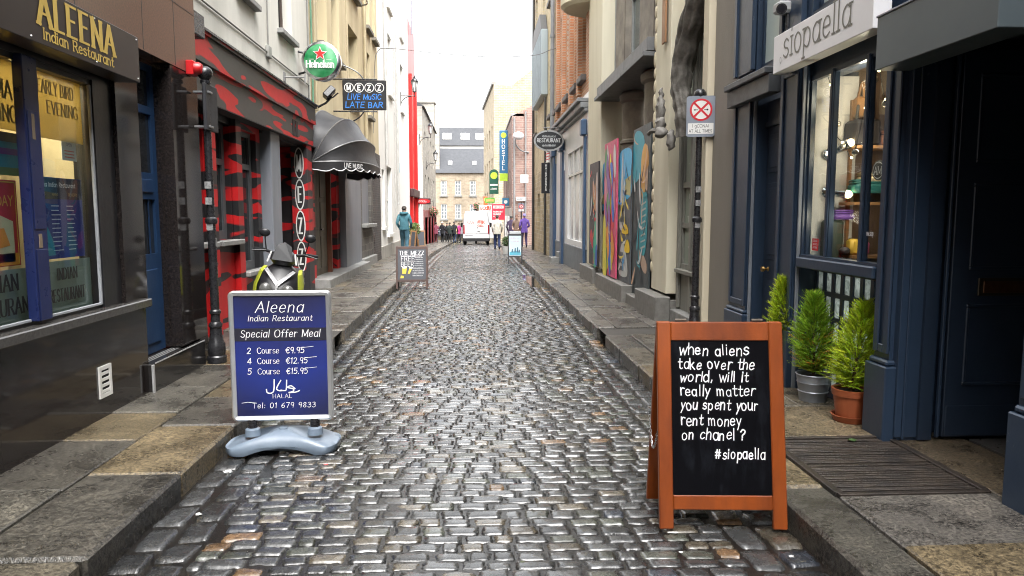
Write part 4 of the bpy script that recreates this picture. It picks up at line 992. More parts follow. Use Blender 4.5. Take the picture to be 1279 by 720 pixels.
# red oval sign
t_ = thing('oval_sign', 'small red sign with pale lettering over the pavement at the red front', 'sign', (-3.2, 40, 2.5))
F = FACING(-2.82, 40, 2.32); m = MB(); m.box(-.46, .46, -.17, .17, -.08, 0, .06, F); m.build('board', flat('oval_sign_dark', (.07, .02, .02), .4), t_)
m = MB(); m.disc(0, 0, .42, .0, .012, F, 28, ry=.13); m.build('field', flat('oval_sign_red', (.6, .02, .03), .4), t_)
m = MB(); scribble(m, F, -.3, -.05, .6, .1, .02, .014, 4); m.build('lettering', WHITEP, t_)
m = MB(); m.tube([(-3.2, 40.04, 2.5), (-2.4, 40.04, 2.5)], .02, 6); m.build('bracket', CAST, t_)
# overhead wire across the lane
m = MB(); pts = [(-3.2, 23.4, 6.4)]
m.tube(catmull3([(-3.2, 23.6, 4.2), (-3.12, 23.6, 6.2), (-3.0, 23.6, 6.75), (-2.6, 23.65, 6.85), (-1, 23.7, 6.72), (.6, 23.8, 6.66), (2.0, 23.9, 6.75), (2.55, 24, 6.95), (2.74, 24, 6.8), (2.78, 24, 5.2)]), .011, 6)
tag(m.build('overhead_wire', flat('wire_grey', (.12, .12, .12), .5)), 'thin overhead wire slung across the lane between the facades', 'wire')
# ================================================================ RIGHT SIDE
XS = 2.8
NAVY = M('navy_shopfront_paint', (.020, .035, .062), .33, (.025, .042, .072), 3, .12, 25, rvar=.08, wear=((.10, .12, .15), .44, 22))
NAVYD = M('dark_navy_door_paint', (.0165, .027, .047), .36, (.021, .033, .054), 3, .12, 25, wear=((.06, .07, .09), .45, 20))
GLEAD = M('grey_leaded_ledge', (.075, .082, .09), .45, (.05, .055, .06), 6, .2, 40)
TRIM = M('pale_bead', (.20, .22, .25), .4)
BRASS = M('aged_brass', (.45, .30, .11), .35, (.30, .19, .07), 12, metal=.9)
b = thing('boutique_building', 'navy blue boutique shopfront with glass blocks under its window and a dark doorway', 'building', (3.6, 5, 0))
m = MB()
m.wall(XS, 3.3, 3.72, 7.74, 2.97, 3.06); m.wall(XS, 3.3, -32, 7.74, 3.06, 12.0, [(5.6, 6.0, 3.3, 5.6), (6.62, 7.18, 3.06, 5.6), (4.2, 4.8, 3.3, 5.6)])
m.box(3.3, 7, 7.70, 7.738, .02, 9.5)
m.box(XS + .02, 3.3, 7.16, 7.74, .02, 2.97); m.box(XS + .02, 3.3, 6.08, 6.56, .02, 2.97)
m.box(XS + .03, 3.1, 4.62, 4.88, .02, 2.97); m.box(XS + .05, 3.1, -32, 3.555, .02, 3.06); m.box(XS + .05, 3.1, 3.556, 4.62, 2.78, 2.969)
m.box(XS + .06, 3.1, 4.8805, 6.08, 2.80, 2.969)
m.build('wall', NAVY, b)
# pilasters: plinth, panelled shaft
for (y0, y1, xo) in ((7.20, 7.70, 0), (6.13, 6.52, 0), (4.645, 4.865, .022), (3.18, 3.535, .055)):
    m = MB(); X = XS - .02 + xo
    m.box(X - .045, XS + .05, y0 - .02, y1 + .02, .02, .62, .008); m.box(X - .03, XS + .05, y0, y1, .621, .66, .012)
    m.box(X, XS + .05, y0 + .02, y1 - .02, .661, 2.965)
    ya, yb = y0 + .02, y1 - .02
    for q in ((ya, ya + .06), (yb - .06, yb)): m.box(X - .018, X - .0005, q[0], q[1], .70, 2.9, .006)
    for zz in (.70, 2.84): m.box(X - .017, X - .0008, ya + .0605, yb - .0605, zz, zz + .06, .006)
    m.build('pilaster', NAVY, b)
m = MB()
for yy in (6.105, 6.55, 7.18): m.box(XS - .012, XS + .02, yy - .008, yy + .008, .1, 2.96, .004)
builds(m, 'bead_moulding', TRIM, b)
# ledge over the side door and the glazed fanlights above
m = MB(); m.box(XS - .14, XS + .02, 6.62, 7.72, 2.93, 2.99, .008); m.box(XS - .10, XS + .02, 6.62, 7.72, 2.76, 2.929, .006); m.build('door_cornice', GLEAD, b)
m = MB(); m.wall(XS - .02, XS - .0005, 6.66, 7.70, 2.78, 2.91, [(6.70, 7.66, 2.80, 2.89)])
for (y0, y1, z0, z1) in ((6.62, 7.18, 3.06, 5.6), (5.6, 6.0, 3.3, 5.6), (4.2, 4.8, 3.3, 5.6)):
    m = MB(); m.wall(XS + .05, XS + .1, y0, y1, z0, z1, [(y0 + .04, y1 - .04, z0 + .05, z1 - .05)]); f = m.build('window', NAVY, b)
    m = MB(); m.box(XS + .07, XS + .08, y0 + .04, y1 - .04, z0 + .05, z1 - .05); m.build('pane', M('blind_behind_glass', (.46, .54, .52), .25, (.42, .50, .48), .8, spec=.6), f)
m = MB(); 
for (y0, y1) in ((7.20, 7.70), (6.10, 6.56), (4.95, 5.5)):
    m.box(XS - .05, XS - .0005, y0, y0 + .07, 3.07, 8, .008); m.box(XS - .05, XS - .0005, y1 - .07, y1, 3.07, 8, .008); m.box(XS - .03, XS - .0005, y0 + .0705, y1 - .0705, 3.07, 8)
builds(m, 'upper_pilaster', NAVY, b)
# side door
m = MB(); m.box(2.93, 2.98, 6.57, 7.15, .16, 2.5); m.box(2.92, 2.97, 6.57, 7.15, 2.55, 2.75); m.box(2.90, 2.99, 6.57, 7.15, 2.501, 2.549)
d_ = m.build('door', NAVYD, b)
m = MB()
for z0, z1 in ((.35, 1.0), (1.2, 1.95), (2.05, 2.42)):
    m.box(2.921, 2.9295, 6.63, 7.09, z0, z1, .004); m.box(2.914, 2.9205, 6.67, 7.05, z0 + .05, z1 - .05, .004)
m.build('door_panel', NAVYD, d_)
m = MB(); m.lathe([(.0, 0), (.026, .004), (.012, .015), (.014, .035), (.03, .05), (.026, .07), (0, .076)], n=14, ax='x'); m.v = [(2.926 - p[0], p[1] + 7.02, p[2] + 1.10) for p in m.v]; m.build('knob', BRASS, d_, smooth=50)
m = MB(); m.box(2.921, 2.9285, 6.74, 6.82, 1.55, 1.93, .003); m.build('push_plate', BRASS, d_)
m = MB(); m.box(2.915, 2.9285, 6.72, 6.75, 1.30, 1.36, .003); m.build('lock', BRASS, d_)
m = MB(); m.box(2.78, 3.3, 6.57, 7.15, .02, .155, .01); m.build('door_step', SILL, b)
# shop window
m = MB(); m.wall(2.845, 2.885, 4.88, 6.08, 1.20, 2.80, [(4.90, 5.145, 1.30, 2.76), (5.185, 5.67, 1.30, 2.76), (5.71, 6.055, 1.30, 2.76)])
m.box(2.77, 2.98, 4.87, 6.08, 1.19, 1.28, .01); m.box(2.80, 2.8445, 4.87, 6.08, 1.281, 1.30)
W2 = m.build('window', NAVY, b)
m = MB()
for y0, y1 in ((5.145, 5.185), (5.67, 5.71)): m.box(2.825, 2.844, y0, y1, 1.285, 2.79, .006)
builds(m, 'glazing_bar', NAVY, W2)
for y0, y1 in ((4.90, 5.145), (5.185, 5.67), (5.71, 6.055)):
    m = MB(); m.box(2.872, 2.878, y0, y1, 1.30, 2.76); m.build('pane', GLASS, W2)
m = MB(); m.box(2.868, 2.870, 5.88, 5.985, 1.34, 1.44); st = m.build('red_sticker', flat('sticker_red', (.62, .025, .03), .5), W2)
m = MB(); F = RIGHT(0, 0, 2.868)
m = MB(); 
Fx = Fr((2.868, 5.985, 1.34), (0, -1, 0), (0, 0, 1), (-1, 0, 0))
for k in range(3): scribble(m, Fx, .012, .018 + .028 * k, .085, .016, .003, .001, 3 + k)
Fs = Fr((2.868, 5.10, 1.49), (0, -1, 0), (0, 0, 1), (-1, 0, 0))
text(m, 'www.siop', Fs, -.06, 0, .036, .14, align='l', wx=.55, d=.0015); m.build('lettering', flat('white_vinyl', (.75, .75, .78), .5), W2)
# glass block panel
m = MB(); nc, nr_ = 8, 5; ya, yb, za, zb = 4.89, 6.07, .16, 1.185; dy, dz = (yb - ya) / nc, (zb - za) / nr_
m.wall(2.955, 3.02, 4.88, 6.08, .10, 1.189, [(ya + i * dy + .022, ya + (i + 1) * dy - .022, za + j * dz + .02, za + (j + 1) * dz - .02) for i in range(nc) for j in range(nr_)]); g_ = m.build('glass_block_panel', NAVY, b)
def gbm():
    m_, t, bb = newmat('glass_block'); n1 = noise(t, 9, 3, .5, None, 2.5)
    t.links.new(ramp(t, n1, [(.35, (.40, .44, .43)), (.65, (.80, .84, .82))]), bb.inputs['Base Color']); bb.inputs['Roughness'].default_value = .12; bump(t, bb, n1, .8, .03)
    tl = N(t, 'ShaderNodeBsdfTranslucent'); t.links.new(bb.inputs['Base Color'].links[0].from_socket, tl.inputs[0]); mx = N(t, 'ShaderNodeMixShader'); mx.inputs[0].default_value = .55
    t.links.new(bb.outputs[0], mx.inputs[1]); t.links.new(tl.outputs[0], mx.inputs[2]); t.links.new(mx.outputs[0], t.nodes['Material Output'].inputs[0]); return m_
GB = gbm(); m = MB()
for i in range(nc):
    for j in range(nr_): m.box(2.966, 3.0, ya + i * dy + .022, ya + (i + 1) * dy - .022, za + j * dz + .02, za + (j + 1) * dz - .02, .008)
m.build('glass_block', GB, g_)
# doorway recess: side panelling, open door, ceiling, far depth
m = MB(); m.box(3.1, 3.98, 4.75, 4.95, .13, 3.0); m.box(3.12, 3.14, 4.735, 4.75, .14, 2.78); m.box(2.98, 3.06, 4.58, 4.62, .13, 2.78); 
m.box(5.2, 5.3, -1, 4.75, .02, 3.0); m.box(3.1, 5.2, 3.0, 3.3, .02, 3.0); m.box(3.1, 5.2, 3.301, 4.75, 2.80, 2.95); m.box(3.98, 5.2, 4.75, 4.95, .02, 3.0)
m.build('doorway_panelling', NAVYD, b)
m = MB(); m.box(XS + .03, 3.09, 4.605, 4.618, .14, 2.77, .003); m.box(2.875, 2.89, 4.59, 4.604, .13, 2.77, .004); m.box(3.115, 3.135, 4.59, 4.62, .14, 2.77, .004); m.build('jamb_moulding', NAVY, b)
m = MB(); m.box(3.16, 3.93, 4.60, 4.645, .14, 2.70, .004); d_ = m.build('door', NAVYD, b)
m = MB()
for (z0, z1) in ((.50, 1.05), (1.28, 1.85), (1.98, 2.55)):
    for q in ((3.27, 3.82, z0, z0 + .022), (3.27, 3.82, z1 - .022, z1), (3.27, 3.292, z0 + .0225, z1 - .0225), (3.798, 3.82, z0 + .0225, z1 - .0225)): m.box(q[0], q[1], 4.585, 4.5995, q[2], q[3], .005)
m.box(3.17, 3.92, 4.59, 4.5995, .15, .36, .004); m.build('door_moulding', NAVYD, d_)
m = MB(); m.wall(0, .012, 0, 0, 0, 0); m = MB(); m.box(3.34, 3.76, 4.586, 4.5995, 1.105, 1.225, .004); lb = m.build('letter_box', M('dark_bronze', (.06, .045, .03), .4, metal=.6), d_)
m = MB(); m.box(3.37, 3.73, 4.578, 4.586, 1.125, 1.205, .004); m.build('flap', M('old_copper', (.14, .06, .03), .35, (.09, .04, .02), 20, metal=.7), lb)
m = MB(); m.box(3.355, 5.2, 3.3, 4.6, -.05, .125); m.build('threshold', M('dark_slate_floor', (.05, .05, .05), .3, (.08, .075, .065), 5, .3, 40), b)
# canopy over the doorway
m = MB(); m.box(2.60, XS + .03, 3.56, 4.66, 2.57, 2.90, .004); cn = m.build('canopy', M('grey_blue_canopy', (.075, .095, .105), .42, (.085, .105, .115), 2), b)
m = MB(); m.box(2.595, XS + .03, 3.55, 4.67, 2.901, 2.915, .003); m.build('canopy_edge', TRIM, cn)
# shop interior
m = MB(); m.box(5.0, 5.05, 4.97, 6.5, .1, 3.0); m.box(3.2505, 5.0, 6.062, 6.078, .1, 2.84); m.box(3.0, 5.0, 4.96, 5.0, .1, 3.0); m.box(2.93, 5.0, 5.0, 6.5, 2.84, 2.9); m.build('shop_interior', M('brown_interior', (.14, .085, .05), .6), b)
m = MB(); m.box(2.89, 3.25, 6.062, 6.078, 1.2, 2.80); m.build('display_wall', M('pale_display_wall', (.62, .60, .57), .6), b)
m = MB(); m.box(2.93, 5.0, 5.0, 6.1, 1.16, 1.2); m.build('display_floor', M('dark_display_floor', (.05, .04, .03), .5), b)
t_ = thing('shelf_unit', 'wooden shelf rack full of clothes and boxes inside the boutique window', 'shelf', (3.7, 5.6, 1.2))
WOOD = M('shelf_wood', (.30, .16, .07), .5, (.2, .10, .04), 12)
m = MB()
for zz in (1.28, 1.72, 2.18): m.box(3.12, 3.75, 5.80, 6.058, zz, zz + .025)
m.box(3.18, 3.205, 6.03, 6.058, 1.2, 2.6); m.box(3.72, 3.75, 5.82, 5.85, 1.2, 2.6); m.build('frame', WOOD, t_)
stock = [('folded_cloth', 'teal rolled cloth on the middle shelf of the window display', (3.15, 3.6, 5.84, 6.0, 1.82, 1.90), (.02, .14, .14)),
         ('folded_cloth', 'cream folded cloth on top of the teal roll in the window display', (3.22, 3.6, 5.85, 6.0, 1.902, 1.96), (.55, .45, .30)),
         ('handbag', 'black leather bag lying on the top shelf of the window display', (3.13, 3.34, 5.84, 6.05, 2.206, 2.42), (.02, .016, .015)),
         ('handbag', 'tan leather bag hanging above the black bag in the window display', (3.19, 3.34, 5.95, 6.05, 2.44, 2.62), (.38, .17, .05)),
         ('jewellery_box', 'yellow box on the low shelf of the window display', (3.13, 3.21, 5.84, 5.94, 1.306, 1.44), (.65, .42, .06)),
         ('jewellery_box', 'black box beside the yellow box in the window display', (3.05, 3.125, 5.82, 5.9, 1.306, 1.37), (.03, .03, .035)),
         ('jewellery_box', 'pink box stacked behind the yellow one in the window display', (3.22, 3.30, 5.84, 5.94, 1.306, 1.42), (.5, .12, .25)),
         ('folded_cloth', 'purple folded scarf on the low shelf of the window display', (3.0, 3.17, 5.86, 6.05, 1.60, 1.65), (.12, .05, .25)),
         ('storage_box', 'dark green trunk on the floor of the window display', (2.96, 3.10, 5.90, 6.05, 1.21, 1.595), (.035, .045, .03)),
         ('folded_cloth', 'rust brown cloths stacked at the near end of the top shelf', (3.36, 3.6, 5.84, 6.05, 2.206, 2.30), (.16, .05, .02))]
for nm, lb, q, c in stock:
    m = MB(); m.box(*q, .02)
    if nm == 'handbag': m.tube(catmull3([(q[0] + .05, q[2] + .1, q[5] - .01), (q[0] + .06, (q[2] + q[3]) / 2, q[5] + .12), (q[0] + .05, q[3] - .1, q[5] - .01)]), .012, 6)
    if nm == 'folded_cloth':
        for k in range(2): m.box(q[0] + .005, q[1] - .01, q[2] + .01, q[3] - .012, q[5] + .001 + .016 * k, q[5] + .015 + .016 * k, .007)
    tag(m.build(nm, flat('stock_%d' % len(_mc), c, .55), smooth=40), lb, nm.split('_')[-1] if nm != 'storage_box' else 'trunk', 'stock in the boutique window')
CHROME = _mc['chrome']
for k, (xx, zz, lb) in enumerate(((3.0, 2.15, 'upper chrome spotlight on the pale wall inside the boutique window'), (3.0, 1.83, 'lower chrome spotlight on the pale wall inside the boutique window'))):
    t_ = thing('spotlight', lb, 'lamp', (xx, 6.08, zz), group='spotlights in the boutique window')
    m = MB(); m.lathe([(.0, 0), (.045, -.003), (.045, -.025), (.03, -.04), (.0, -.042)], n=20, ax='y'); m.v = [(p[0] + xx, p[1] + 6.06, p[2] + zz) for p in m.v]; m.build('base', CHROME, t_, smooth=40)
    m = MB(); e_ = Vector((xx + .11, 5.90, zz + (.08 if k == 0 else -.02))); s_ = Vector((xx + .01, 6.02, zz)); d = (e_ - s_).normalized()
    m.tube([s_, s_ + d * .05, s_ + d * .12, e_], [.02, .03, .035, .045], 14); m.build('shade', CHROME, t_, smooth=40)
    m = MB(); m.ball(e_ + d * .006, .032); m.build('bulb', emit('warm_bulb', (1, .72, .35), 4), t_)
t_ = thing('pendant_bulb', 'bare glowing filament bulb hanging inside the boutique window', 'lamp', (3.15, 5.2, 2.6))
m = MB(); m.tube([(3.1, 5.6, 2.84), (3.1, 5.6, 2.40)], .005, 6); m.tube([(3.1, 5.6, 2.42), (3.1, 5.6, 2.36)], .018, 10); m.build('cord', BLACKP, t_)
m = MB(); m.tube([(3.1, 5.6, 2.36), (3.1, 5.6, 2.27)], .022, 10); m.build('bulb', emit('bright_bulb', (1, .70, .35), 6), t_)
t_ = thing('fairy_lights', 'string of tiny warm lights and glass balls draped in the boutique window', 'lights', (3.0, 5.9, 2.7))
pts = catmull3([(2.95, 6.0, 2.78), (2.97, 5.92, 2.6), (2.98, 5.86, 2.45), (2.98, 5.88, 2.3), (2.99, 5.75, 2.2), (2.99, 5.62, 2.1), (2.98, 5.45, 2.45), (2.98, 5.3, 2.7), (2.98, 5.2, 2.5), (2.98, 5.1, 2.42)], 8)
m = MB(); m.tube(pts, .003, 5); m.build('wire', BLACKP, t_)
m = MB()
for k in range(3, len(pts), 9): m.ball(pts[k], .010, n=8, m=6)
m.build('bulb', _mc['bright_bulb'], t_)
m = MB()
for k in range(6, len(pts), 12): m.ball(pts[k] - Vector((0, 0, .03)), .026, n=12, m=8)
m.build('glass_ball', M('bauble', (.5, .47, .42), .08, metal=.6), t_, smooth=60)
m = MB(); m.disc(0, 0, .085, 0, .01, RIGHT(5.42, 1.98, 3.1), 28, ry=.075); p_ = m.build('round_tag', flat('tag_dark', (.05, .05, .05), .4))
tag(p_, 'dark round tag with pale monogram hanging in the boutique window', 'tag'); m = MB(); m.ring(0, 0, .068, .075, .012, RIGHT(5.42, 1.98, 3.1), 28, .86); text(m, 'AM', RIGHT(5.42, 1.98, 3.1), 0, -.03, .055, .14, align='c', d=.012, serif=4); m.build('lettering', flat('white_vinyl', (.75, .75, .78), .5), p_)
for (loc, en) in (((3.08, 5.62, 2.66), 1.6), ((3.10, 5.62, 2.20), 1.4), ((3.02, 5.60, 1.62), 1.2)):
    ld = bpy.data.lights.new('shop_lamp', 'POINT'); lo = bpy.data.objects.new('shop_lamp', ld); COL.objects.link(lo); ld.energy = en; ld.color = (1, .84, .64); ld.shadow_soft_size = .05; lo.location = loc
ld = bpy.data.lights.new('glass_block_fill', 'POINT'); lo = bpy.data.objects.new('glass_block_fill', ld); COL.objects.link(lo); ld.energy = 14; ld.color = (.95, 1, .98); ld.shadow_soft_size = .2; lo.location = (3.75, 5.5, .75)  # unseen fill light added behind the glass blocks to brighten them
# shop sign
t_ = thing('shop_sign', 'white box sign with grey typewriter lettering over the boutique window', 'sign', (2.7, 5.8, 3))
m = MB(); m.box(2.62, XS - .055, 4.75, 6.34, 2.86, 3.175, .004); m.build('board', M('white_sign_board', (.80, .80, .82), .4, (.76, .76, .78), 2), t_)
m = MB(); F = Fr((2.62, 6.30, 2.90), (0, -1, 0), (0, 0, 1), (-1, 0, 0)); text(m, 'siopaella', F, .16, .055, .215, .085, .065, 8, wx=.98, sp=9, d=.002); m.build('lettering', M('grey_lettering', (.19, .185, .16), .5), t_)
m = MB(); m.ring(.115, .05, .012, .018, .0022, F, 16, 1.6); m.build('small_mark', M('faint_grey_lettering', (.45, .45, .45), .5), t_)
# camera
t_ = thing('security_camera', 'dark domed security camera on the navy pilaster above the white sign', 'camera', (2.7, 6.45, 3.42))
m = MB(); m.box(2.66, 2.80, 6.36, 6.50, 3.40, 3.50, .02); m.build('housing', M('grey_housing', (.35, .36, .36), .4), t_)
m = MB(); m.tube([(2.69, 6.38, 3.43), (2.665, 6.31, 3.41)], .045, 18); m.build('body', CAST, t_, smooth=40)
m = MB(); m.tube([(2.665, 6.309, 3.41), (2.664, 6.306, 3.4095)], .03, 18); m.build('lens', M('lens', (.02, .02, .025), .05), t_)
m = MB(); m.tube([(2.77, 6.42, 3.40), (2.77, 6.42, 3.2)], .02, 8); m.build('cable_tube', CAST, t_)

# ---------------------------------------------------------------- grey strip, sign post, grey timber bay with the carved trunk
b = thing('grey_rendered_building', 'narrow grey rendered wall between the navy boutique and the timber bay', 'building', (3.4, 8.1, 0))
m = MB(); m.box(XS + .01, 3.5, 7.745, 8.47, .02, 9.5); m.build('wall', M('grey_render', (.235, .215, .185), .75, (.19, .175, .15), 1.4, .25, 60, streak=True), b)
m = MB(); m.box(XS - .07, 3.4, 8.475, 8.68, .02, 9.5, .01); m.build('cream_strip', M('cream_paint', (.62, .56, .42), .6, (.54, .48, .36), 2, streak=True), b)
t_ = sign_post(2.66, 8.52, 'black cast iron post with ball top carrying the no stopping sign, beside the grey wall')
t_ = thing('traffic_sign', 'no stopping sign, red crossed circle on a grey plate, beside the grey wall', 'sign', (2.62, 8.4, 2.85))
F = Fr((2.655, 8.455, 2.78), (1, 0, 0), (0, 0, 1), (0, -1, 0)); F = Fr((2.655, 8.455, 2.78), (math.cos(.22), -math.sin(.22), 0), (0, 0, 1))
def rrect(w_, h, r, n=5):
    o = []
    for cx_, cy2, a0 in ((w_ - r, h - r, 0), (-w_ + r, h - r, 90), (-w_ + r, -h + r, 180), (w_ - r, -h + r, 270)):
        for i in range(n + 1): a_ = R(a0 + 90 * i / n); o.append((cx_ + r * math.cos(a_), cy2 + r * math.sin(a_)))
    return o
m = MB(); m.prism(rrect(.165, .235, .03), -.012, 0, F); m.build('plate', M('sign_grey', (.23, .26, .31), .4), t_)
m = MB(); m.disc(0, .075, .125, .0005, .002, F, 36); m.prism(rrect(.145, .062, .006), .0005, .002, Fr(F(0, -.14), F.u, F.v, F.n)); m.build('white_face', WHITEP, t_)
m = MB(); m.ring(0, .075, .106, .128, .003, F, 40)
for s_ in (1, -1): ribbon(m, [(-.078, .075 - s_ * .078), (.078, .075 + s_ * .078)], .024, .024, F, .0032 + .0002 * s_)
m.build('red_cross', flat('sign_red', (.60, .015, .03), .4), t_)
m = MB()
for s_ in (1, -1): m.box(s_ * .035, s_ * .075, .071, .079, .0022, .0026, 0, F); m.flat([(s_ * .085, .075), (s_ * .065, .09), (s_ * .065, .06)], F, .0027)
text(m, 'I gCONAI', F, 0, -.127, .034, .12, align='c', jit=.4, d=.0025); text(m, 'AT ALL TIMES', F, 0, -.185, .034, .12, align='c', jit=.3, d=.0025, wx=.85); m.build('lettering', flat('black_vinyl', (.012, .012, .012), .4), t_)
m = MB()
for zz in (.17, -.15): m.tube([F(-.05, zz, -.03), F(.05, zz, -.03)], .012, 6)
builds(m, 'clamp', _mc['galvanised'], t_)

OLDGREY = M('weathered_grey_timber', (.16, .16, .145), .65, (.24, .235, .20), 5, .35, 30, streak=True)
b = thing('mural_building', 'old cream building with stone columns, lead ledges and painted boards on its ground floor', 'building', (3.8, 13, 0))
CRM = M('aged_cream_plaster', (.64, .60, .47), .7, (.54, .50, .38), 2.2, .25, 40, streak=True)
m = MB(); m.box(XS - .06, 3.5, 10.15, 11.0, .50, 12, .01); m.box(XS - .08, 3.5, 15.55, 17.3, .45, 12, .01); m.box(XS + .25, 3.6, 8.69, 10.15, 4.4, 9.5); m.box(XS + .55, 3.8, 11.05, 15.55, .1, 3.4); m.box(XS + .25, 3.5, 17.31, 17.78, .02, 9.5)
m.build('wall', CRM, b)
# serrated carved edge on the cream pier
m = MB(); zz = .75
k = 0
while zz < 5.6:
    l = .17 + .10 * math.sin(k * 2.4) ** 2; m.ball((XS - .06, 11.0 + .015 * math.sin(k * 1.9), zz + l / 2), .022, .055, l / 2, 10, 8); zz += l * 1.02; k += 1
m.build('carved_edging', M('carved_plaster', (.56, .50, .36), .6, (.40, .35, .25), 14, .3, 40), b)
m = MB(); m.box(XS - .11, XS - .082, 10.3, 10.48, 4.05, 6.5, .006); m.build('wood_strip', M('raw_timber', (.36, .19, .09), .6), b)
# timber bay with panes
m = MB(); m.wall(2.92, 3.0, 8.70, 10.12, .30, 4.4, [(8.95, 9.45, .95, 1.45), (8.95, 9.45, 1.52, 2.0), (8.95, 9.45, 2.08, 3.9), (9.55, 10.0, .95, 1.45), (9.55, 10.0, 1.52, 2.0), (9.55, 10.0, 2.08, 3.9)])
for yy in (8.76, 9.5, 10.06): m.box(2.87, 2.92, yy - .04, yy + .04, .32, 4.4, .008)
m.box(2.84, 2.92, 8.72, 10.1, .82, .88, .008); f = m.build('window', OLDGREY, b)
m = MB(); m.box(2.955, 2.965, 8.95, 10.0, .95, 3.9); m.build('pane', M('dusty_pale_glass', (.33, .37, .31), .25, (.25, .29, .24), 2), f)
m = MB(); m.box(2.78, 3.3, 8.70, 10.12, .02, .30, .01); m.build('plinth', SILL, b)
m = MB(); m.box(XS - .02, XS + .1, 8.70, 8.80, .3, 4.3, .006); m.build('brown_post', _mc['rust_wood'], b)
# plinth blocks of granite
m = MB(); m.box(2.56, 2.78, 10.05, 11.35, .02, .47, .012); m.box(2.60, 2.78, 11.36, 12.2, .02, .29, .012); m.box(2.53, 2.78, 12.25, 14.9, .02, .42, .012); m.box(2.62, 2.78, 14.92, 15.5, .02, .28, .012); m.box(2.56, 2.78, 15.55, 17.4, .02, .45, .012)
m.box(2.781, 3.35, 10.06, 17.4, .02, .41)
builds(m, 'granite_plinth', M('plinth_granite', (.19, .185, .17), .5, (.12, .115, .105), 9, .3, 50), b)
# stone columns, ledges and upper windows
COLST = M('stained_stone', (.145, .125, .105), .7, (.26, .235, .19), 2.6, .5, 14)
for (y0, y1) in ((11.65, 12.65), (13.9, 14.75)):
    m = MB(); yc_ = (y0 + y1) / 2; r = (y1 - y0) / 2
    m.lathe([(r, .42), (r, 3.0), (r * 1.1, 3.02), (r * 1.1, 3.07), (r, 3.1), (r, 3.8), (r * 1.12, 3.84), (r * 1.15, 3.95), (r * 1.05, 4.0)], (3.36, yc_, 0), 20); m.box(2.86, 3.2, y0, y1, 4.31, 12, .01)
    m.build('stone_column', COLST, b, smooth=40)
m = MB()
for (y0, y1) in ((11.06, 12.75), (12.76, 14.9), (14.95, 15.54)): m.box(2.56, 3.3, y0, y1, 4.02, 4.09, .006); m.box(2.62, 3.3, y0, y1, 4.1, 4.3, .006)
builds(m, 'lead_ledge', M('lead', (.10, .105, .11), .5, (.14, .145, .15), 5, .2, 30), b)
for (y0, y1) in ((11.1, 11.6), (12.7, 13.85), (14.8, 15.5)):
    m = MB(); m.wall(2.98, 3.05, y0, y1, 4.31, 9.0, [(y0 + .06, y1 - .06, 4.4, 5.6), (y0 + .06, y1 - .06, 5.7, 7.0), (y0 + .06, y1 - .06, 7.1, 8.9)]); f = m.build('window', M('pale_window_frame', (.32, .33, .32), .5), b)
    m = MB(); m.box(3.01, 3.02, y0 + .06, y1 - .06, 4.4, 8.9); m.build('pane', M('green_grey_glass', (.13, .16, .155), .08, (.08, .10, .10), 1), f)
    m = MB(); m.box(3.25, 3.3, y0, y1, 2.7, 4.02); m.build('grey_panel', M('panel_grey', (.30, .29, .26), .7, (.2, .19, .17), 3), b)
# round balcony
m = MB(); m.lathe([(.0, 6.55), (.72, 6.55), (.80, 6.62), (.80, 6.85), (.86, 6.9), (.86, 7.0), (.78, 7.02), (.78, 9.2)], (2.92, 17.9, 0), 40); m.build('round_balcony', CRM, b, smooth=35)
# painted hoarding: boards leaning in the bay, each with its own picture
F = RIGHT(0, 0, 2.80)
def board(y0, y1, z0, z1, col, x, name='painted_board', rough=.5):
    m = MB(); m.box(x, x + .03, y0, y1, z0, z1, .003); return m.build(name, M('board_%d' % len(_mc), col, rough, tuple(c * .6 for c in col), 5), b)
def art(p, x, name, col, polys, d=.002):
    Fq = Fr((x, 0, 0), (0, 1, 0), (0, 0, 1), (-1, 0, 0)); m = MB()
    for k, q in enumerate(polys): m.flat(catclosed(q), Fq, d + .0003 * k)
    return m.build(name, flat('art_%s_%d' % (name, len(_mc)), col, .5), p)
def catclosed(q):
    if len(q) < 5: return q
    return catmull(list(q) + [q[0]], 4)[:-1]
p = board(15.2, 16.35, .52, 2.75, (.035, .028, .03), 2.62)
art(p, 2.62, 'orange_figure', (.60, .25, .10), [[(15.6, 2.2), (15.9, 2.35), (15.85, 1.9), (15.5, 1.7), (15.45, 2.0)]])
art(p, 2.62, 'green_stripe', (.05, .50, .32), [[(15.35, .55), (15.75, .6), (15.6, 1.5), (15.35, 1.7), (15.25, 1.2)]], .003)
art(p, 2.62, 'white_stripe', (.62, .55, .55), [[(15.22, .9), (15.4, 1.2), (15.5, 2.3), (15.3, 2.5), (15.24, 1.8)]], .004)
art(p, 2.62, 'blue_stripe', (.05, .13, .5), [[(15.25, .54), (15.5, .54), (15.45, .95), (15.27, 1.0)]], .005)
art(p, 2.62, 'red_splash', (.55, .03, .05), [[(15.9, .9), (16.2, 1.1), (16.1, 1.3), (15.85, 1.2), (15.8, .95)], [(15.6, .55), (15.8, .56), (15.75, .8), (15.6, .8)]], .003)
p = board(14.35, 15.45, .45, 2.70, (.40, .40, .39), 2.76)
art(p, 2.76, 'blue_sky', (.05, .45, .75), [[(14.36, 1.75), (15.44, 1.65), (15.44, 2.0), (15.44, 2.68), (14.36, 2.68), (14.36, 2.1)]])
art(p, 2.76, 'yellow_glow', (.55, .50, .22), [[(14.36, 1.9), (15.44, 1.85), (15.44, 2.02), (14.9, 2.1), (14.36, 2.06)]], .004)
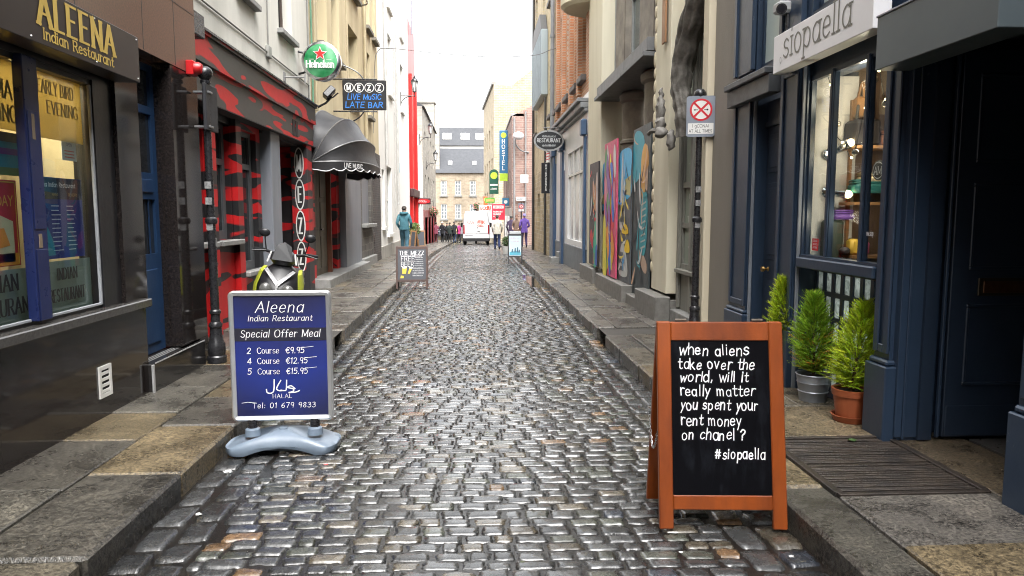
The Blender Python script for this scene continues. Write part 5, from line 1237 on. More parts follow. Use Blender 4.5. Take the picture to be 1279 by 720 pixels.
art(p, 2.76, 'black_branch', (.02, .02, .02), [[(14.36, 1.70), (14.7, 1.62), (15.0, 1.72), (15.44, 1.70), (15.44, 1.63), (15.0, 1.64), (14.7, 1.54), (14.36, 1.60)], [(14.4, 1.0), (14.8, 1.1), (15.3, .95), (15.4, .8), (15.3, .85), (14.8, 1.02), (14.4, .93)]], .005)
p = board(13.25, 14.5, .44, 3.02, (.70, .10, .20), 2.62)
cols = [('yellow_patch', (.85, .72, .04)), ('red_patch', (.72, .02, .03)), ('white_patch', (.68, .66, .64)), ('pink_patch', (.62, .25, .33)), ('blue_patch', (.04, .14, .60)), ('orange_patch', (.80, .30, .04)), ('green_patch', (.08, .28, .10)), ('purple_patch', (.24, .10, .34))]
r_ = random.Random(11)
for k, (nm, c) in enumerate(cols):
    ps = []
    for q in range(4):
        cy_, cz_ = r_.uniform(13.4, 14.35), r_.uniform(.7, 2.8); ps.append([(min(14.49, max(13.26, cy_ + r_.uniform(.08, .17) * math.cos(a_))), min(3.0, max(.46, cz_ + r_.uniform(.15, .42) * math.sin(a_ + .4)))) for a_ in [i * math.pi / 3 for i in range(6)]])
    art(p, 2.62, nm, c, ps, .002 + .0014 * k)
art(p, 2.62, 'yellow_panel', (.72, .62, .06), [[(14.1, .46), (14.49, .46), (14.49, 1.5), (14.25, 1.55), (14.15, 1.0)]], .0145)
p = board(12.3, 13.3, .43, 2.80, (.10, .11, .12), 2.68)
art(p, 2.68, 'blue_sky', (.08, .45, .75), [[(12.31, 1.95), (13.29, 1.9), (13.29, 2.3), (13.29, 2.74), (12.31, 2.74), (12.31, 2.3)]])
art(p, 2.68, 'yellow_sky', (.50, .45, .20), [[(12.31, 1.95), (12.8, 2.0), (12.75, 2.25), (12.31, 2.3)]], .004)
art(p, 2.68, 'pale_tower', (.58, .60, .58), [[(12.75, 1.4), (13.2, 1.4), (13.15, 1.9), (13.1, 2.2), (13.02, 2.7), (12.95, 2.7), (12.9, 2.2), (12.8, 1.9)], [(12.5, .55), (13.2, .55), (13.15, .9), (12.95, 1.12), (12.7, 1.05), (12.5, .8)]], .005)
art(p, 2.68, 'yellow_dome', (.90, .60, .02), [[(12.45, 1.30), (12.95, 1.30), (12.92, 1.4), (12.72, 1.47), (12.5, 1.42)], [(12.32, .98), (12.7, .98), (12.68, 1.1), (12.5, 1.2), (12.33, 1.12)]], .008)
art(p, 2.68, 'dark_window', (.03, .03, .035), [[(12.8 + .1 * (k % 4), .62 + .13 * (k // 4)), (12.86 + .1 * (k % 4), .62 + .13 * (k // 4)), (12.86 + .1 * (k % 4), .70 + .13 * (k // 4)), (12.8 + .1 * (k % 4), .70 + .13 * (k // 4))] for k in range(12)] + [[(12.8 + .1 * (k % 4), 1.5 + .2 * (k // 4)), (12.85 + .1 * (k % 4), 1.5 + .2 * (k // 4)), (12.85 + .1 * (k % 4), 1.6 + .2 * (k // 4)), (12.8 + .1 * (k % 4), 1.6 + .2 * (k // 4))] for k in range(8)], .009)
p = board(11.1, 12.28, .30, 3.05, (.06, .075, .08), 2.715)
art(p, 2.715, 'sky_patch', (.06, .36, .46), [[(11.7, 2.3), (12.27, 2.2), (12.27, 2.9), (11.9, 3.0), (11.5, 2.8)]])
art(p, 2.715, 'blonde_hair', (.70, .38, .10), [[(11.25, 2.65), (11.5, 2.75), (11.7, 2.5), (11.65, 2.0), (11.5, 1.75), (11.35, 1.8), (11.42, 2.2), (11.2, 2.4)]], .003)
art(p, 2.715, 'pale_skin', (.52, .36, .26), [[(11.2, 2.4), (11.42, 2.3), (11.40, 2.05), (11.25, 2.0)], [(11.45, 1.0), (11.75, 1.05), (11.55, .78), (11.25, .7), (11.2, .85)]], .005)
art(p, 2.715, 'teal_dress', (.03, .32, .38), [[(11.25, 1.95), (11.6, 1.9), (11.75, 1.4), (11.7, 1.05), (11.35, 1.0), (11.2, 1.4)]], .006)
art(p, 2.715, 'pale_lattice', (.45, .50, .46), [[(11.3 + .04 * (k % 2), 1.85 - .1 * k), (11.62, 1.80 - .1 * k), (11.62, 1.775 - .1 * k), (11.3, 1.82 - .1 * k)] for k in range(8)], .008)
r_ = random.Random(23)
for (x, y0, y1, z0, z1, n_, ks) in ((2.62, 15.22, 16.3, .6, 2.6, 9, 'rwgo'), (2.76, 14.4, 15.4, .6, 1.7, 10, 'kwb'), (2.68, 12.35, 13.25, .5, 2.6, 16, 'kwby'), (2.715, 11.15, 12.2, .5, 2.9, 18, 'kwtp')):
    pal = {'r': ('red_stroke', (.72, .03, .04)), 'w': ('white_stroke', (.7, .7, .68)), 'g': ('green_stroke', (.05, .42, .25)), 'o': ('orange_stroke', (.8, .35, .08)), 'k': ('black_stroke', (.02, .02, .025)), 'b': ('blue_stroke', (.05, .3, .62)), 'y': ('yellow_stroke', (.85, .65, .05)), 't': ('teal_stroke', (.04, .34, .40)), 'p': ('peach_stroke', (.68, .42, .26))}
    for q_, kk in enumerate(ks):
        ps = []
        for _ in range(n_ // len(ks) + 1):
            cy_, cz_, an, ln_, wd_ = r_.uniform(y0 + .1, y1 - .1), r_.uniform(z0, z1), r_.uniform(0, 3.14), r_.uniform(.10, .28), r_.uniform(.012, .05)
            dy_, dz_ = math.cos(an), math.sin(an); pts_ = [(min(y1, max(y0, cy_ + dy_ * s_ * ln_ - dz_ * w_ * wd_)), cz_ + dz_ * s_ * ln_ * 1.3 + dy_ * w_ * wd_ + .06 * s_ * s_) for s_, w_ in ((-1, 0), (-.4, 1), (.3, .8), (1, .1), (.4, -.9), (-.4, -.7))]; ps.append(pts_)
        art(p if x == 2.715 else b, x, pal[kk][0], pal[kk][1], ps, .011 + .0055 * q_)
# carved dragon-like trunk climbing the pier
t_ = thing('carved_trunk', 'grey carved serpent trunk curling down the timber bay, with a scaly leaf shaped head', 'carving', (2.7, 9.6, 3.4))
BARK = M('carved_bark', (.085, .078, .068), .7, (.17, .16, .14), 10, 1., 26)
path = [(2.80, 8.75, 5.6), (2.79, 8.82, 4.7), (2.77, 9.00, 4.25), (2.74, 9.30, 3.90), (2.72, 9.48, 3.55), (2.72, 9.52, 3.25), (2.74, 9.46, 2.95), (2.76, 9.50, 2.66)]
pp = catmull3(path, 8); rs = [.185 - .085 * (i / (len(pp) - 1)) for i in range(len(pp))]
m = MB(); m.tube(pp, rs, 48)
for i_ in range(len(pp) * 48):
    c_ = pp[i_ // 48]; j_ = i_ % 48; k_ = 1 + .075 * math.sin(j_ * 2 * math.pi * 9 / 48 + .25 * (i_ // 48)) + .035 * math.sin(j_ * 2 * math.pi * 5 / 48 - .35 * (i_ // 48)); m.v[i_] = tuple(c_ + (Vector(m.v[i_]) - c_) * k_)
m.v = [tuple(Vector(p) + Vector((math.sin(p[2] * 31 + p[1] * 17), math.cos(p[2] * 23), math.sin(p[1] * 29))) * .009) for p in m.v]; m.build('trunk', BARK, t_, smooth=50)
m = MB()
for k in range(7):
    a_ = R(50 * k); m.tube([Vector(q) + Vector((math.cos(a_ + i * .12), .4 * math.sin(a_ + i * .12), 0)) * rs[i] * .93 for i, q in enumerate(pp)][4:40], .022, 6)
m.build('carved_rib', BARK, t_, smooth=50)
m = MB()
for (c, s3) in (((2.56, 9.95, 3.05), (.06, .11, .20)), ((2.55, 9.90, 2.86), (.07, .10, .12)), ((2.54, 9.82, 2.74), (.09, .08, .07)), ((2.64, 9.68, 2.62), (.06, .08, .14)), ((2.57, 9.98, 3.22), (.035, .05, .16))): m.ball(c, *s3, 14, 10)
m.v = [tuple(Vector(p) + Vector((math.sin(p[2] * 60), 0, math.cos(p[1] * 50))) * .012) for p in m.v]; m.build('carved_head', M('carved_leaf', (.20, .19, .17), .65, (.12, .11, .10), 10, .8, 22), t_, smooth=40)
m = MB(); m.tube(catmull3([(2.55, 10.0, 2.78), (2.50, 10.15, 2.80), (2.46, 10.25, 2.76)]), [.035] * 7 + [.03] * 5 + [.01], 8); m.build('carved_tongue', BARK, t_)

# ---------------------------------------------------------------- red brick building with the white shopfront
b = thing('red_brick_building', 'orange red brick building with narrow piers above a white and navy shopfront', 'building', (3.6, 21, 0))
RB = brickmat('orange_brick', (.56, .26, .13), (.46, .20, .10), (.50, .42, .34), rough=.75)
hb = [(18.3, 18.9, 5.1, 7.8), (19.5, 20.3, 5.1, 7.8), (21.2, 22.0, 5.1, 7.8), (22.9, 23.7, 5.1, 7.8), (24.2, 24.7, 5.1, 7.8), (19.5, 20.3, 8.8, 11), (22.9, 23.7, 8.8, 11)]
m = MB(); m.wall(XS, 3.5, 17.79, 25.0, 4.62, 12.6, hb); m.build('brick_wall', RB, b)
for k, (y0, y1, z0, z1) in enumerate(hb):
    m = MB(); m.wall(XS + .14, XS + .2, y0, y1, z0, z1, [(y0 + .06, y1 - .06, z0 + .06, (z0 + z1) / 2), (y0 + .06, y1 - .06, (z0 + z1) / 2 + .06, z1 - .06)]); f = m.build('window', WHITEP, b)
    m = MB(); m.box(XS + .165, XS + .175, y0 + .06, y1 - .06, z0 + .06, z1 - .06); m.build('pane', DGLASS, f)
    m = MB(); m.box(XS - .14, XS + .14, y0 - .1, y1 + .1, z0 - .16, z0 - .001, .02); m.build('window_sill', M('dark_sill', (.10, .09, .085), .6), f)
m = MB()
for yy in (19.15, 20.75, 22.45, 24.0): m.box(XS - .10, XS - .001, yy - .16, yy + .16, 4.7, 12.5)
builds(m, 'brick_pier', RB, b)
m = MB(); m.box(XS - .28, XS + .1, 17.8, 25.0, 4.36, 4.46, .015); m.box(XS - .20, XS + .1, 17.8, 25.0, 4.22, 4.359, .015); m.box(XS - .10, XS + .1, 17.8, 25, 4.14, 4.219, .01); m.build('cornice', M('grey_cornice', (.16, .17, .18), .5, (.24, .25, .26), 4), b)
m = MB(); m.wall(XS, 3.4, 17.79, 25.0, 3.6, 4.61); m.wall(XS, 3.4, 17.79, 22.3, .75, 3.6, [(18.4, 21.6, .9, 3.4)]); m.box(XS, 3.4, 23.3, 24.6, .75, 3.6); m.build('white_shopfront', M('white_gloss_front', (.78, .78, .78), .35, (.72, .72, .72), 1.5), b)
m = MB(); m.box(XS + .06, XS + .1, 18.4, 21.6, .9, 3.4); f = m.build('shop_window', M('white_backed_glass', (.62, .64, .65), .12, (.55, .57, .58), 1), b)
m = MB()
for yy in (19.4, 20.5): m.box(XS + .02, XS + .06, yy - .03, yy + .03, .9, 3.4)
m.box(XS + .025, XS + .058, 18.4, 21.6, 2.72, 2.78); builds(m, 'glazing_bar', WHITEP, f)
m = MB(); m.box(XS - .03, 3.4, 17.85, 22.3, .02, .75, .01); m.box(XS - .03, 3.4, 23.3, 25.0, .02, .75, .01); m.build('stall_riser', M('riser_grey', (.16, .18, .20), .5), b)
NV2 = M('mid_navy_paint', (.045, .085, .16), .4, (.055, .10, .18), 4)
m = MB()
for y0, y1 in ((22.3, 22.75), (24.6, 25.0), (17.8, 18.0)): m.box(XS - .10, XS - .031, y0, y1, .08, 3.55, .01); m.box(XS - .18, XS - .031, y0 - .05, y1 + .05, 3.551, 3.95, .03)
m2 = m; builds(m2, 'navy_pilaster', NV2, b)
m = MB(); m.box(XS + .05, XS + .1, 22.76, 23.29, .25, 3.0); m.build('door', NV2, b)
m = MB(); m.box(XS - .36, XS + .05, 22.7, 23.4, .02, .26, .01); m.box(XS - .14, XS + .05, 22.76, 23.3, .261, .44, .01); m.build('door_step', SILL, b)
# drainpipes and the pale yellow stone building
m = MB(); m.tube([(XS - .10, 25.15, .1), (XS - .10, 25.15, 13)], .07, 10)
for zz in (2.4, 5, 7.6): m.tube([(XS - .10, 25.15, zz), (XS - .10, 25.15, zz + .1)], .085, 10)
tag(m.build('drainpipe', M('grey_pipe', (.22, .235, .25), .45), smooth=40), 'tall grey drainpipe between the red brick and the yellow stone building', 'drainpipe')
b = thing('yellow_stone_building', 'pale yellow brick building with rubble base and a metal vent box', 'building', (3.6, 29, 0))
YB = brickmat('yellow_brick', (.52, .44, .27), (.42, .35, .21), (.46, .41, .31), rough=.8)
hy = [(26.2, 27.0, 5.2, 7.0), (29.0, 29.8, 9.2, 11), (26.2, 27.0, 9.2, 11), (32.2, 33.0, 5.2, 7.0), (32.2, 33, 9.2, 11)]
m = MB(); m.wall(XS, 3.6, 25.3, 33.6, 3.4, 13.2, hy); m.box(3.6, 9, 33.5, 33.6, -.3, 13.2); m.build('brick_wall', YB, b)
for y0, y1, z0, z1 in hy:
    m = MB(); m.box(XS + .15, XS + .2, y0, y1, z0, z1); f = m.build('window', DGLASS, b)
    m = MB(); m.box(XS - .12, XS + .15, y0 - .08, y1 + .08, z0 - .13, z0 - .001, .01); m.build('window_sill', _mc['dark_sill'], f)
m = MB(); m.wall(XS - .02, 3.6, 25.9, 33.6, -.3, 3.39, [(28.0, 29.0, -.3, 2.3), (30.6, 31.6, .9, 2.5)]); m.build('rubble_wall', brickmat('yellow_rubble', (.44, .36, .22), (.30, .245, .155), (.46, .42, .33), .38, .17, rubble=.14, bmp=.7), b)
m = MB(); m.box(XS - .01, 3.4, 25.31, 25.88, .02, 3.38); m.build('door', NV2, b)
m = MB(); m.box(XS + .2, XS + .25, 28, 29, -.2, 2.3); m.build('back_door', flat('door_brown', (.10, .06, .03), .5), b)
m = MB(); m.box(XS + .15, XS + .2, 30.6, 31.6, .9, 2.5); m.build('window', DGLASS, b)
m = MB(); m.tube([(XS - .09, 33.2, -.2), (XS - .09, 33.2, 13)], .06, 8); m.tube([(XS - .09, 27.6, 0), (XS - .09, 27.6, 6)], .045, 8); builds(m, 'drainpipe', M('black_pipe', (.04, .04, .04), .4), b)
m = MB(); m.box(XS - .26, XS - .001, 27.6, 31.9, 6.1, 8.5, .02)
vb = m.build('vent_box', M('zinc_sheet', (.36, .42, .45), .4, (.28, .33, .36), 1.5, metal=.3, streak=True), b)
m = MB(); 
for k in range(22): m.box(XS - .275, XS - .2605, 27.7 + k * .19, 27.77 + k * .19, 6.15, 8.45)
m.build('ribs', M('zinc_rib', (.22, .27, .29), .4, metal=.3), vb)
m = MB(); m.prism([(27.7, 8.501), (31.8, 8.501), (31.0, 9.2), (28.3, 9.2)], .0, .24, Fr((XS - .26, 0, 0), (0, 1, 0), (0, 0, 1), (1, 0, 0))); m.build('duct_hood', flat('duct_dark', (.05, .05, .05), .5), vb)
# oval restaurant sign, dark hanging sign, barber pole
t_ = thing('oval_sign', 'black oval hanging sign with a silver rim reading restaurant', 'sign', (XS, 22, 3.8))
F = FACING(2.27, 22, 3.84); m = MB(); m.disc(0, 0, .455, -.05, 0, F, 44, ry=.315); m.build('rim', M('silver_rim', (.55, .56, .57), .3, metal=.8), t_)
m = MB(); m.disc(0, 0, .405, .0005, .004, F, 44, ry=.265); m.build('field', M('sign_charcoal', (.022, .025, .03), .4), t_)
m = MB(); text(m, 'RESTAURANT', F, 0, -.045, .105, .14, align='c', wx=.78, d=.006); scribble(m, F, -.2, .10, .42, .05, .010, .006, 5); scribble(m, F, -.2, -.17, .42, .05, .010, .006, 8); m.build('lettering', flat('silver_letter', (.6, .62, .64), .4), t_)
m = MB(); m.tube([(XS, 22.02, 4.22), (2.1, 22.02, 4.22)], .018, 6); m.tube([(2.2, 22.02, 4.22), (2.2, 22.02, 4.13)], .012, 6); m.build('bracket', CAST, t_)
t_ = thing('vertical_sign', 'narrow black vertical sign with white stacked letters under the oval sign', 'sign', (XS, 25.4, 2.9))
F = FACING(2.52, 25.3, 2.88); m = MB(); m.box(-.165, .165, -.53, .53, -.07, 0, .01, F); m.build('board', BLACKP, t_)
m = MB()
for k, c in enumerate('HAIRCORNER'): text(m, c, F, 0, .40 - .093 * k, .068, .2, align='c', d=.003)
m.build('lettering', WHITEP, t_)
m = MB(); m.tube([(XS, 25.33, 3.3), (2.6, 25.33, 3.3)], .015, 6); m.tube([(XS, 25.33, 2.5), (2.6, 25.33, 2.5)], .015, 6); m.build('bracket', CAST, t_)
t_ = thing('barber_pole', 'small red and white striped barber pole above the narrow vertical sign', 'barber pole', (2.6, 25.6, 3.6))
m = MB(); m.lathe([(.075, 3.44), (.075, 3.80)], (2.62, 25.6, 0), 16); m.build('glass_tube', WHITEP, t_)
m = MB()
for k in range(3): m.tube([(2.62 + .078 * math.cos(a_), 25.6 + .078 * math.sin(a_), 3.46 + .1 * k + .12 * (a_ / 6.28)) for a_ in [i * .4 for i in range(16)]], .014, 5)
m.build('red_stripe', flat('barber_red', (.6, .02, .03), .4), t_)
m = MB(); m.lathe([(0, 3.40), (.09, 3.40), (.09, 3.44), (0, 3.44)], (2.62, 25.6, 0), 14); m.lathe([(.09, 3.80), (.09, 3.84), (0, 3.90)], (2.62, 25.6, 0), 14); m.tube([(2.62, 25.6, 3.62), (XS, 25.6, 3.62)], .02, 6); m.build('cap', CHROME, t_)
# ================================================================ FAR END
b = thing('pink_brick_building', 'mid height pinkish brick building set back past the yellow stone building', 'building', (4, 50, -.5))
PB = brickmat('pink_brick', (.29, .19, .16), (.23, .15, .13), (.34, .29, .26), plane='yz', rough=.8); PB2 = brickmat('pink_brick_gable', (.29, .19, .16), (.23, .15, .13), (.34, .29, .26), .4, .14, plane='xz', rough=.8)
m = MB(); m.wall(2.36, 3.0, 45.3, 58, -1.2, 7.6, [(47 + 2.6 * k, 48 + 2.6 * k, z, z + 1.6) for k in range(4) for z in (2.8, 5.2)]); m.build('brick_wall', PB, b)
m = MB(); m.box(2.36, 9, 45.0, 45.299, -1.2, 7.6); m.prism([(2.36, 7.6), (9, 7.6), (9, 9.6), (5.0, 9.0)], 45.0, 45.3, Fr((0, 0, 0), (1, 0, 0), (0, 0, 1), (0, 1, 0))); m.build('gable_wall', PB2, b)
for k in range(4):
    for z in (2.8, 5.2):
        m = MB(); m.box(2.46, 2.5, 47 + 2.6 * k, 48 + 2.6 * k, z, z + 1.6); m.build('window', _mc['pale_window_glass'], b)
m = MB(); m.box(2.3, 3.1, 45.0, 58, 7.601, 7.75); m.tube([(2.5, 44.92, -.5), (2.5, 44.92, 7.5)], .06, 8); m.tube([(3.2, 44.92, 1), (3.2, 44.92, 7.9)], .05, 8); m.build('gutter', M('gutter_grey', (.25, .25, .25), .5), b)
m = MB(); m.box(2.28, 2.359, 45.2, 57.8, -1.2, 2.0); m.build('shopfront', M('far_shopfront', (.42, .40, .36), .5, (.30, .28, .25), 1), b)
m = MB()
for k in range(3): m.box(2.26, 2.279, 46 + 4 * k, 49 + 4 * k, -.6, 1.5)
m.build('shop_window', DGLASS, b)
b = thing('tan_brick_building', 'tall pale tan brick building with a gabled top beyond the junction', 'building', (4, 66, -1))
TB = brickmat('tan_brick', (.38, .31, .21), (.31, .25, .17), (.54, .49, .40), .4, .14, plane='xz', rough=.8); TBy = brickmat('tan_brick_side', (.56, .47, .33), (.48, .40, .28), (.54, .49, .40), .4, .14, rough=.8)
m = MB(); Fz = Fr((0, 62, 0), (1, 0, 0), (0, 0, 1), (0, 1, 0)); m.prism([(1.72, -1.6), (9, -1.6), (9, 15.2), (5.2, 13.9), (3.2, 12.35), (1.72, 12.5)], 0, .4, Fz); m.build('gable_wall', TB, b)
Fs = Fr((1.72, 62.401, 0), (-.044, 1, 0), (0, 0, 1)); m = MB()
hh = [(1.6 + 3.4 * k, 2.9 + 3.4 * k, z, z + 1.7) for k in range(4) for z in (2.0, 4.8, 7.6)] 
u0 = 0
def wallF(m, fr, u0, u1, z0, z1, t, holes):
    q = MB(); q.wall(0, -t, u0, u1, z0, z1, holes); m.add([fr(p[1], p[2], p[0]) for p in q.v], q.f)
FsL = Fr((1.72, 62.401, 0), (-.044, 1, 0), (0, 0, 1), (-1, -.044, 0)); wallF(m, FsL, 0, 15, -1.6, 12.5, .4, hh); m.build('brick_wall', TBy, b)
for y0, y1, z0, z1 in hh:
    m = MB(); m.box(y0, y1, z0, z1, -.16, -.12, 0, FsL); m.build('window', _mc['brown_sash'], b)
m = MB(); m.box(-.1, 15.1, 12.5, 12.75, -.2, .15, .02, FsL); m.build('parapet', M('parapet_grey', (.22, .21, .20), .6), b)
b = thing('end_building', 'pale stone building with slate roof closing the view at the end of the lane', 'building', (-1.5, 80, -1.3))
YE = 80.0; zg = -1.35
ES = brickmat('end_stone', (.38, .315, .235), (.30, .25, .185), (.42, .37, .30), .42, .16, plane='xz', rubble=.08)
cols_ = [(-3.62, -2.98), (-2.05, -1.40), (-.44, .20), (1.15, 1.8), (-5.2, -4.6)]; rows_ = [(3.65, 5.25), (1.05, 2.7)]
m = MB(); m.wallx(YE, YE + .5, -9, 4.0, 1.0 - .95, 6.05, [(x0, x1, z0, z1) for x0, x1 in cols_ for z0, z1 in rows_]); m.build('wall', ES, b)
for x0, x1 in cols_:
    for z0, z1 in rows_:
        m = MB(); nx, nz = 3, 4; w_, h = (x1 - x0 - .16), (z1 - z0 - .16)
        m.wallx(YE + .08, YE + .14, x0, x1, z0, z1, [(x0 + .08 + w_ * i / nx + .02, x0 + .08 + w_ * (i + 1) / nx - .02, z0 + .08 + h * j / nz + .02, z0 + .08 + h * (j + 1) / nz - .02) for i in range(nx) for j in range(nz)]); f = m.build('window', WHITEP, b)
        m = MB(); m.box(x0 + .05, x1 - .05, YE + .10, YE + .12, z0 + .05, z1 - .05); m.build('pane', M('far_glass', (.16, .18, .20), .1), f)
        m = MB(); m.box(x0 - .12, x1 + .12, YE - .12, YE + .08, z0 - .16, z0 - .001); m.build('window_sill', SILL, f)
m = MB(); Fy = Fr((-9, 0, 0), (0, 1, 0), (0, 0, 1), (1, 0, 0)); m.prism([(YE - .2, 6.06), (YE + 5, 6.06), (YE + 2.6, 8.95)], 0, 12.2, Fy); m.build('roof', SLATE, b)
for x0 in (-2.6, .05):
    m = MB(); n_ = Vector((0, -2.89, 2.8)).normalized(); Fk = Fr((x0, YE + .9, 7.19), (1, 0, 0), Vector((0, 2.8, 2.89)), n_); m.box(-.22, .22, -.3, .3, -.02, .06, .01, Fk); s_ = m.build('skylight', WHITEP, b)
    m = MB(); m.box(-.17, .17, -.25, .25, .061, .065, 0, Fk); m.build('pane', M('sky_glass', (.6, .63, .66), .05), s_)
m = MB(); m.box(-9, 3.2, YE + 3, YE + 9, 8.0, 9.3); m.build('rear_wall', WREN, b)
m = MB(); m.prism([(YE + 2.8, 9.3), (YE + 9, 9.3), (YE + 8, 11.4), (YE + 4.0, 11.4)], 4.7, 11.4, Fy); m.build('rear_roof', SLATE, b)
for x0 in (-3.0, -.95, .75):
    m = MB(); Fk = Fr((x0, YE + 3.4, 10.35), (1, 0, 0), Vector((0, 1.2, 2.1)), Vector((0, -2.1, 1.2))); m.box(-.5, .5, -.42, .42, -.02, .07, .01, Fk); s_ = m.build('skylight', WHITEP, b)
    m = MB(); m.box(-.44, .44, -.36, .36, .071, .075, 0, Fk); m.build('pane', _mc['sky_glass'], s_)
m = MB(); m.box(-4.6, -3.75, YE + .2, YE + 1.2, 6.2, 11.6, .02); m.build('chimney', GST, b)
m = MB(); m.wallx(YE - .25, YE + .3, -9, 3.8, zg, .045, [(-4.4, -3.0, zg, -.75), (-2.7, -.6, zg, -.75), (-.2, 1.6, zg, -.75)]); m.box(-9, 3.8, YE - .35, YE + .3, .046, .26, .02); sf = m.build('shopfront', M('dark_shopfront', (.045, .045, .05), .4, (.07, .065, .07), 1), b)
m = MB(); m.box(-4.4, 1.6, YE - .1, YE - .05, zg, -.7); m.build('shop_window', M('lit_shop_glass', (.22, .17, .10), .15, (.10, .08, .05), 1), b)
m = MB(); m.prism([(YE - .26, -.10), (YE - 1.4, -.62), (YE - 1.4, -.80), (YE - .26, -.74)], 5.2, 6.6, Fy); tag(m.build('awning', M('navy_awning', (.02, .022, .035), .6)), 'small dark awning over the shop at the end of the lane', 'awning')
F = FACING(-2.0, YE - .42, -.24); m = MB(); m.disc(0, 0, .92, -.06, 0, F, 40, ry=.36); t_ = m.build('oval_sign', flat('oval_yellow', (.72, .62, .25), .4)); tag(t_, 'large yellow oval sign on the dark shopfront closing the lane', 'sign')
m = MB(); scribble(m, F, -.62, -.12, 1.25, .24, .05, .004, 6); m.build('lettering', flat('oval_olive', (.35, .27, .06), .5), t_)
m = MB(); F = FACING(-3.75, YE - .42, -.20); m.box(-.4, .4, -.16, .16, -.05, 0, .01, F); t_ = m.build('shop_sign', flat('shop_sign_grey', (.40, .41, .46), .4)); tag(t_, 'grey rectangular shop sign left of the yellow oval sign', 'sign')
m = MB(); scribble(m, F, -.3, -.06, .6, .13, .03, .004, 9); m.build('lettering', WHITEP, t_)
b = thing('plain_white_building', 'plain white gable glimpsed between the end building and the tan brick building', 'building', (2.2, 92, -1)); m = MB(); m.box(1.2, 6, 90, 96, -2, 9.4); m.build('wall', WREN, b); m = MB(); m.box(1.0, 6, 89.9, 96, 9.4, 9.6); m.build('coping', SILL, b)

# hanging signs at the far right
def hang(name, label, x, y, z, w_, h, mats, top=False):
    t = thing(name, label, 'sign', (x, y, z)); F = FACING(x, y, z); m = MB()
    if top: m.prism([(-w_ / 2, -h / 2), (w_ / 2, -h / 2), (w_ / 2, h / 2 - w_ / 2)] + [(w_ / 2 * math.cos(a_), h / 2 - w_ / 2 + w_ / 2 * math.sin(a_)) for a_ in [i * math.pi / 12 for i in range(1, 12)]] + [(-w_ / 2, h / 2 - w_ / 2)], -.06, 0, F)
    else: m.box(-w_ / 2, w_ / 2, -h / 2, h / 2, -.06, 0, .01, F)
    m.build('board', mats, t); return t, F
LIME = flat('lime', (.42, .62, .05), .4)
t_, F = hang('hostel_sign', 'tall blue vertical hostel sign with a lime circle at the top', 2.05, 50, 5.85, .58, 2.9, flat('hostel_blue', (.03, .14, .27), .4))
m = MB(); m.disc(0, 1.12, .19, .001, .006, F, 24); m.box(-.28, .28, -1.98, -1.46, -.06, 0, .01, F); builds(m, 'lime_panel', LIME, t_)
m = MB()
for k, c in enumerate('HOSTEL'): text(m, c, F, 0, .58 - .36 * k, .25, .2, align='c', d=.006)
m.build('lettering', WHITEP, t_)
m = MB()
for zz in (1.3, .3, -.7, -1.4): m.tube([F(.28, zz, -.03), F(.42, zz, -.03)], .03, 6)
m.build('bracket', CAST, t_)
t_, F = hang('round_topped_sign', 'dark green arch topped sign with a lime circle below the hostel sign', 1.52, 55, 4.05, .70, 1.85, flat('deep_green', (.01, .08, .05), .4), True)
m = MB(); m.disc(0, .45, .26, .001, .006, F, 24); m.build('lime_disc', LIME, t_); m = MB(); m.box(-.28, .28, -.30, -.18, .001, .006, 0, F); scribble(m, F, -.25, -.6, .5, .12, .03, .006, 3); m.build('lettering', WHITEP, t_)
m = MB(); m.tube([F(.35, .2, -.03), F(.85, .2, -.03)], .03, 6); m.build('bracket', CAST, t_)
t_, F = hang('red_sign', 'square red hanging sign with white lettering beside the white van', 1.55, 46, 1.75, .82, 1.0, flat('hanging_red', (.68, .03, .06), .4))
m = MB(); m.box(-.33, .33, .22, .40, .001, .004, 0, F)
for k in range(3): scribble(m, F, -.32, -.02 - .15 * k, .62 - .12 * k, .08, .022, .005, 11 + k)
m.build('lettering', WHITEP, t_); m = MB(); scribble(m, F, -.28, .25, .56, .12, .03, .006, 4); m.build('red_lettering', flat('hanging_red', (.68, .03, .06), .4), t_)
m = MB(); m.tube([F(.41, .3, -.03), F(.85, .3, -.03)], .03, 6); m.build('bracket', CAST, t_)
t_, F = hang('pub_sign', 'small square blue pub sign with a white emblem under the hostel sign', 2.1, 48, 2.42, .46, .50, flat('pub_blue', (.03, .16, .28), .4))
m = MB(); m.disc(0, 0, .12, .001, .004, F, 20); m.build('emblem', WHITEP, t_); m = MB(); m.tube([F(-.23, .32, -.03), F(.30, .32, -.03)], .025, 6); m.build('bracket', CAST, t_)
t_, F = hang('banner', 'green and gold banner hanging above the red sign', 1.28, 58, 2.7, .78, .42, flat('banner_green', (.14, .38, .05), .5))
m = MB(); m.box(-.3, .3, -.1, .1, .001, .004, 0, F); m.build('gold_panel', flat('banner_gold', (.5, .42, .12), .5), t_)
t_, F = hang('banner', 'narrow orange red banner left of the green and gold banner', .95, 60, 2.5, .32, 1.1, flat('banner_orange', (.70, .12, .03), .5)); m = MB(); m.box(-.12, .12, .2, .4, .001, .004, 0, F); m.build('gold_panel', flat('banner_gold', (.5, .42, .12), .5), t_)
t_, F = hang('white_sign', 'blank white rectangular board on the pink brick gable', 2.92, 42, 3.65, .46, .46, WHITEP); m = MB(); m.tube([F(.2, 0, -.03), F(.2, 0, -2.9)], .03, 6); m.build('bracket', CAST, t_)
t_, F = hang('white_sign', 'low pale grey street nameplate under the blank white board', 2.9, 44.8, 2.55, .55, .24, flat('nameplate', (.62, .66, .68), .4)); m = MB(); scribble(m, F, -.22, -.06, .42, .1, .022, .004, 2); m.build('lettering', BLACKP, t_)
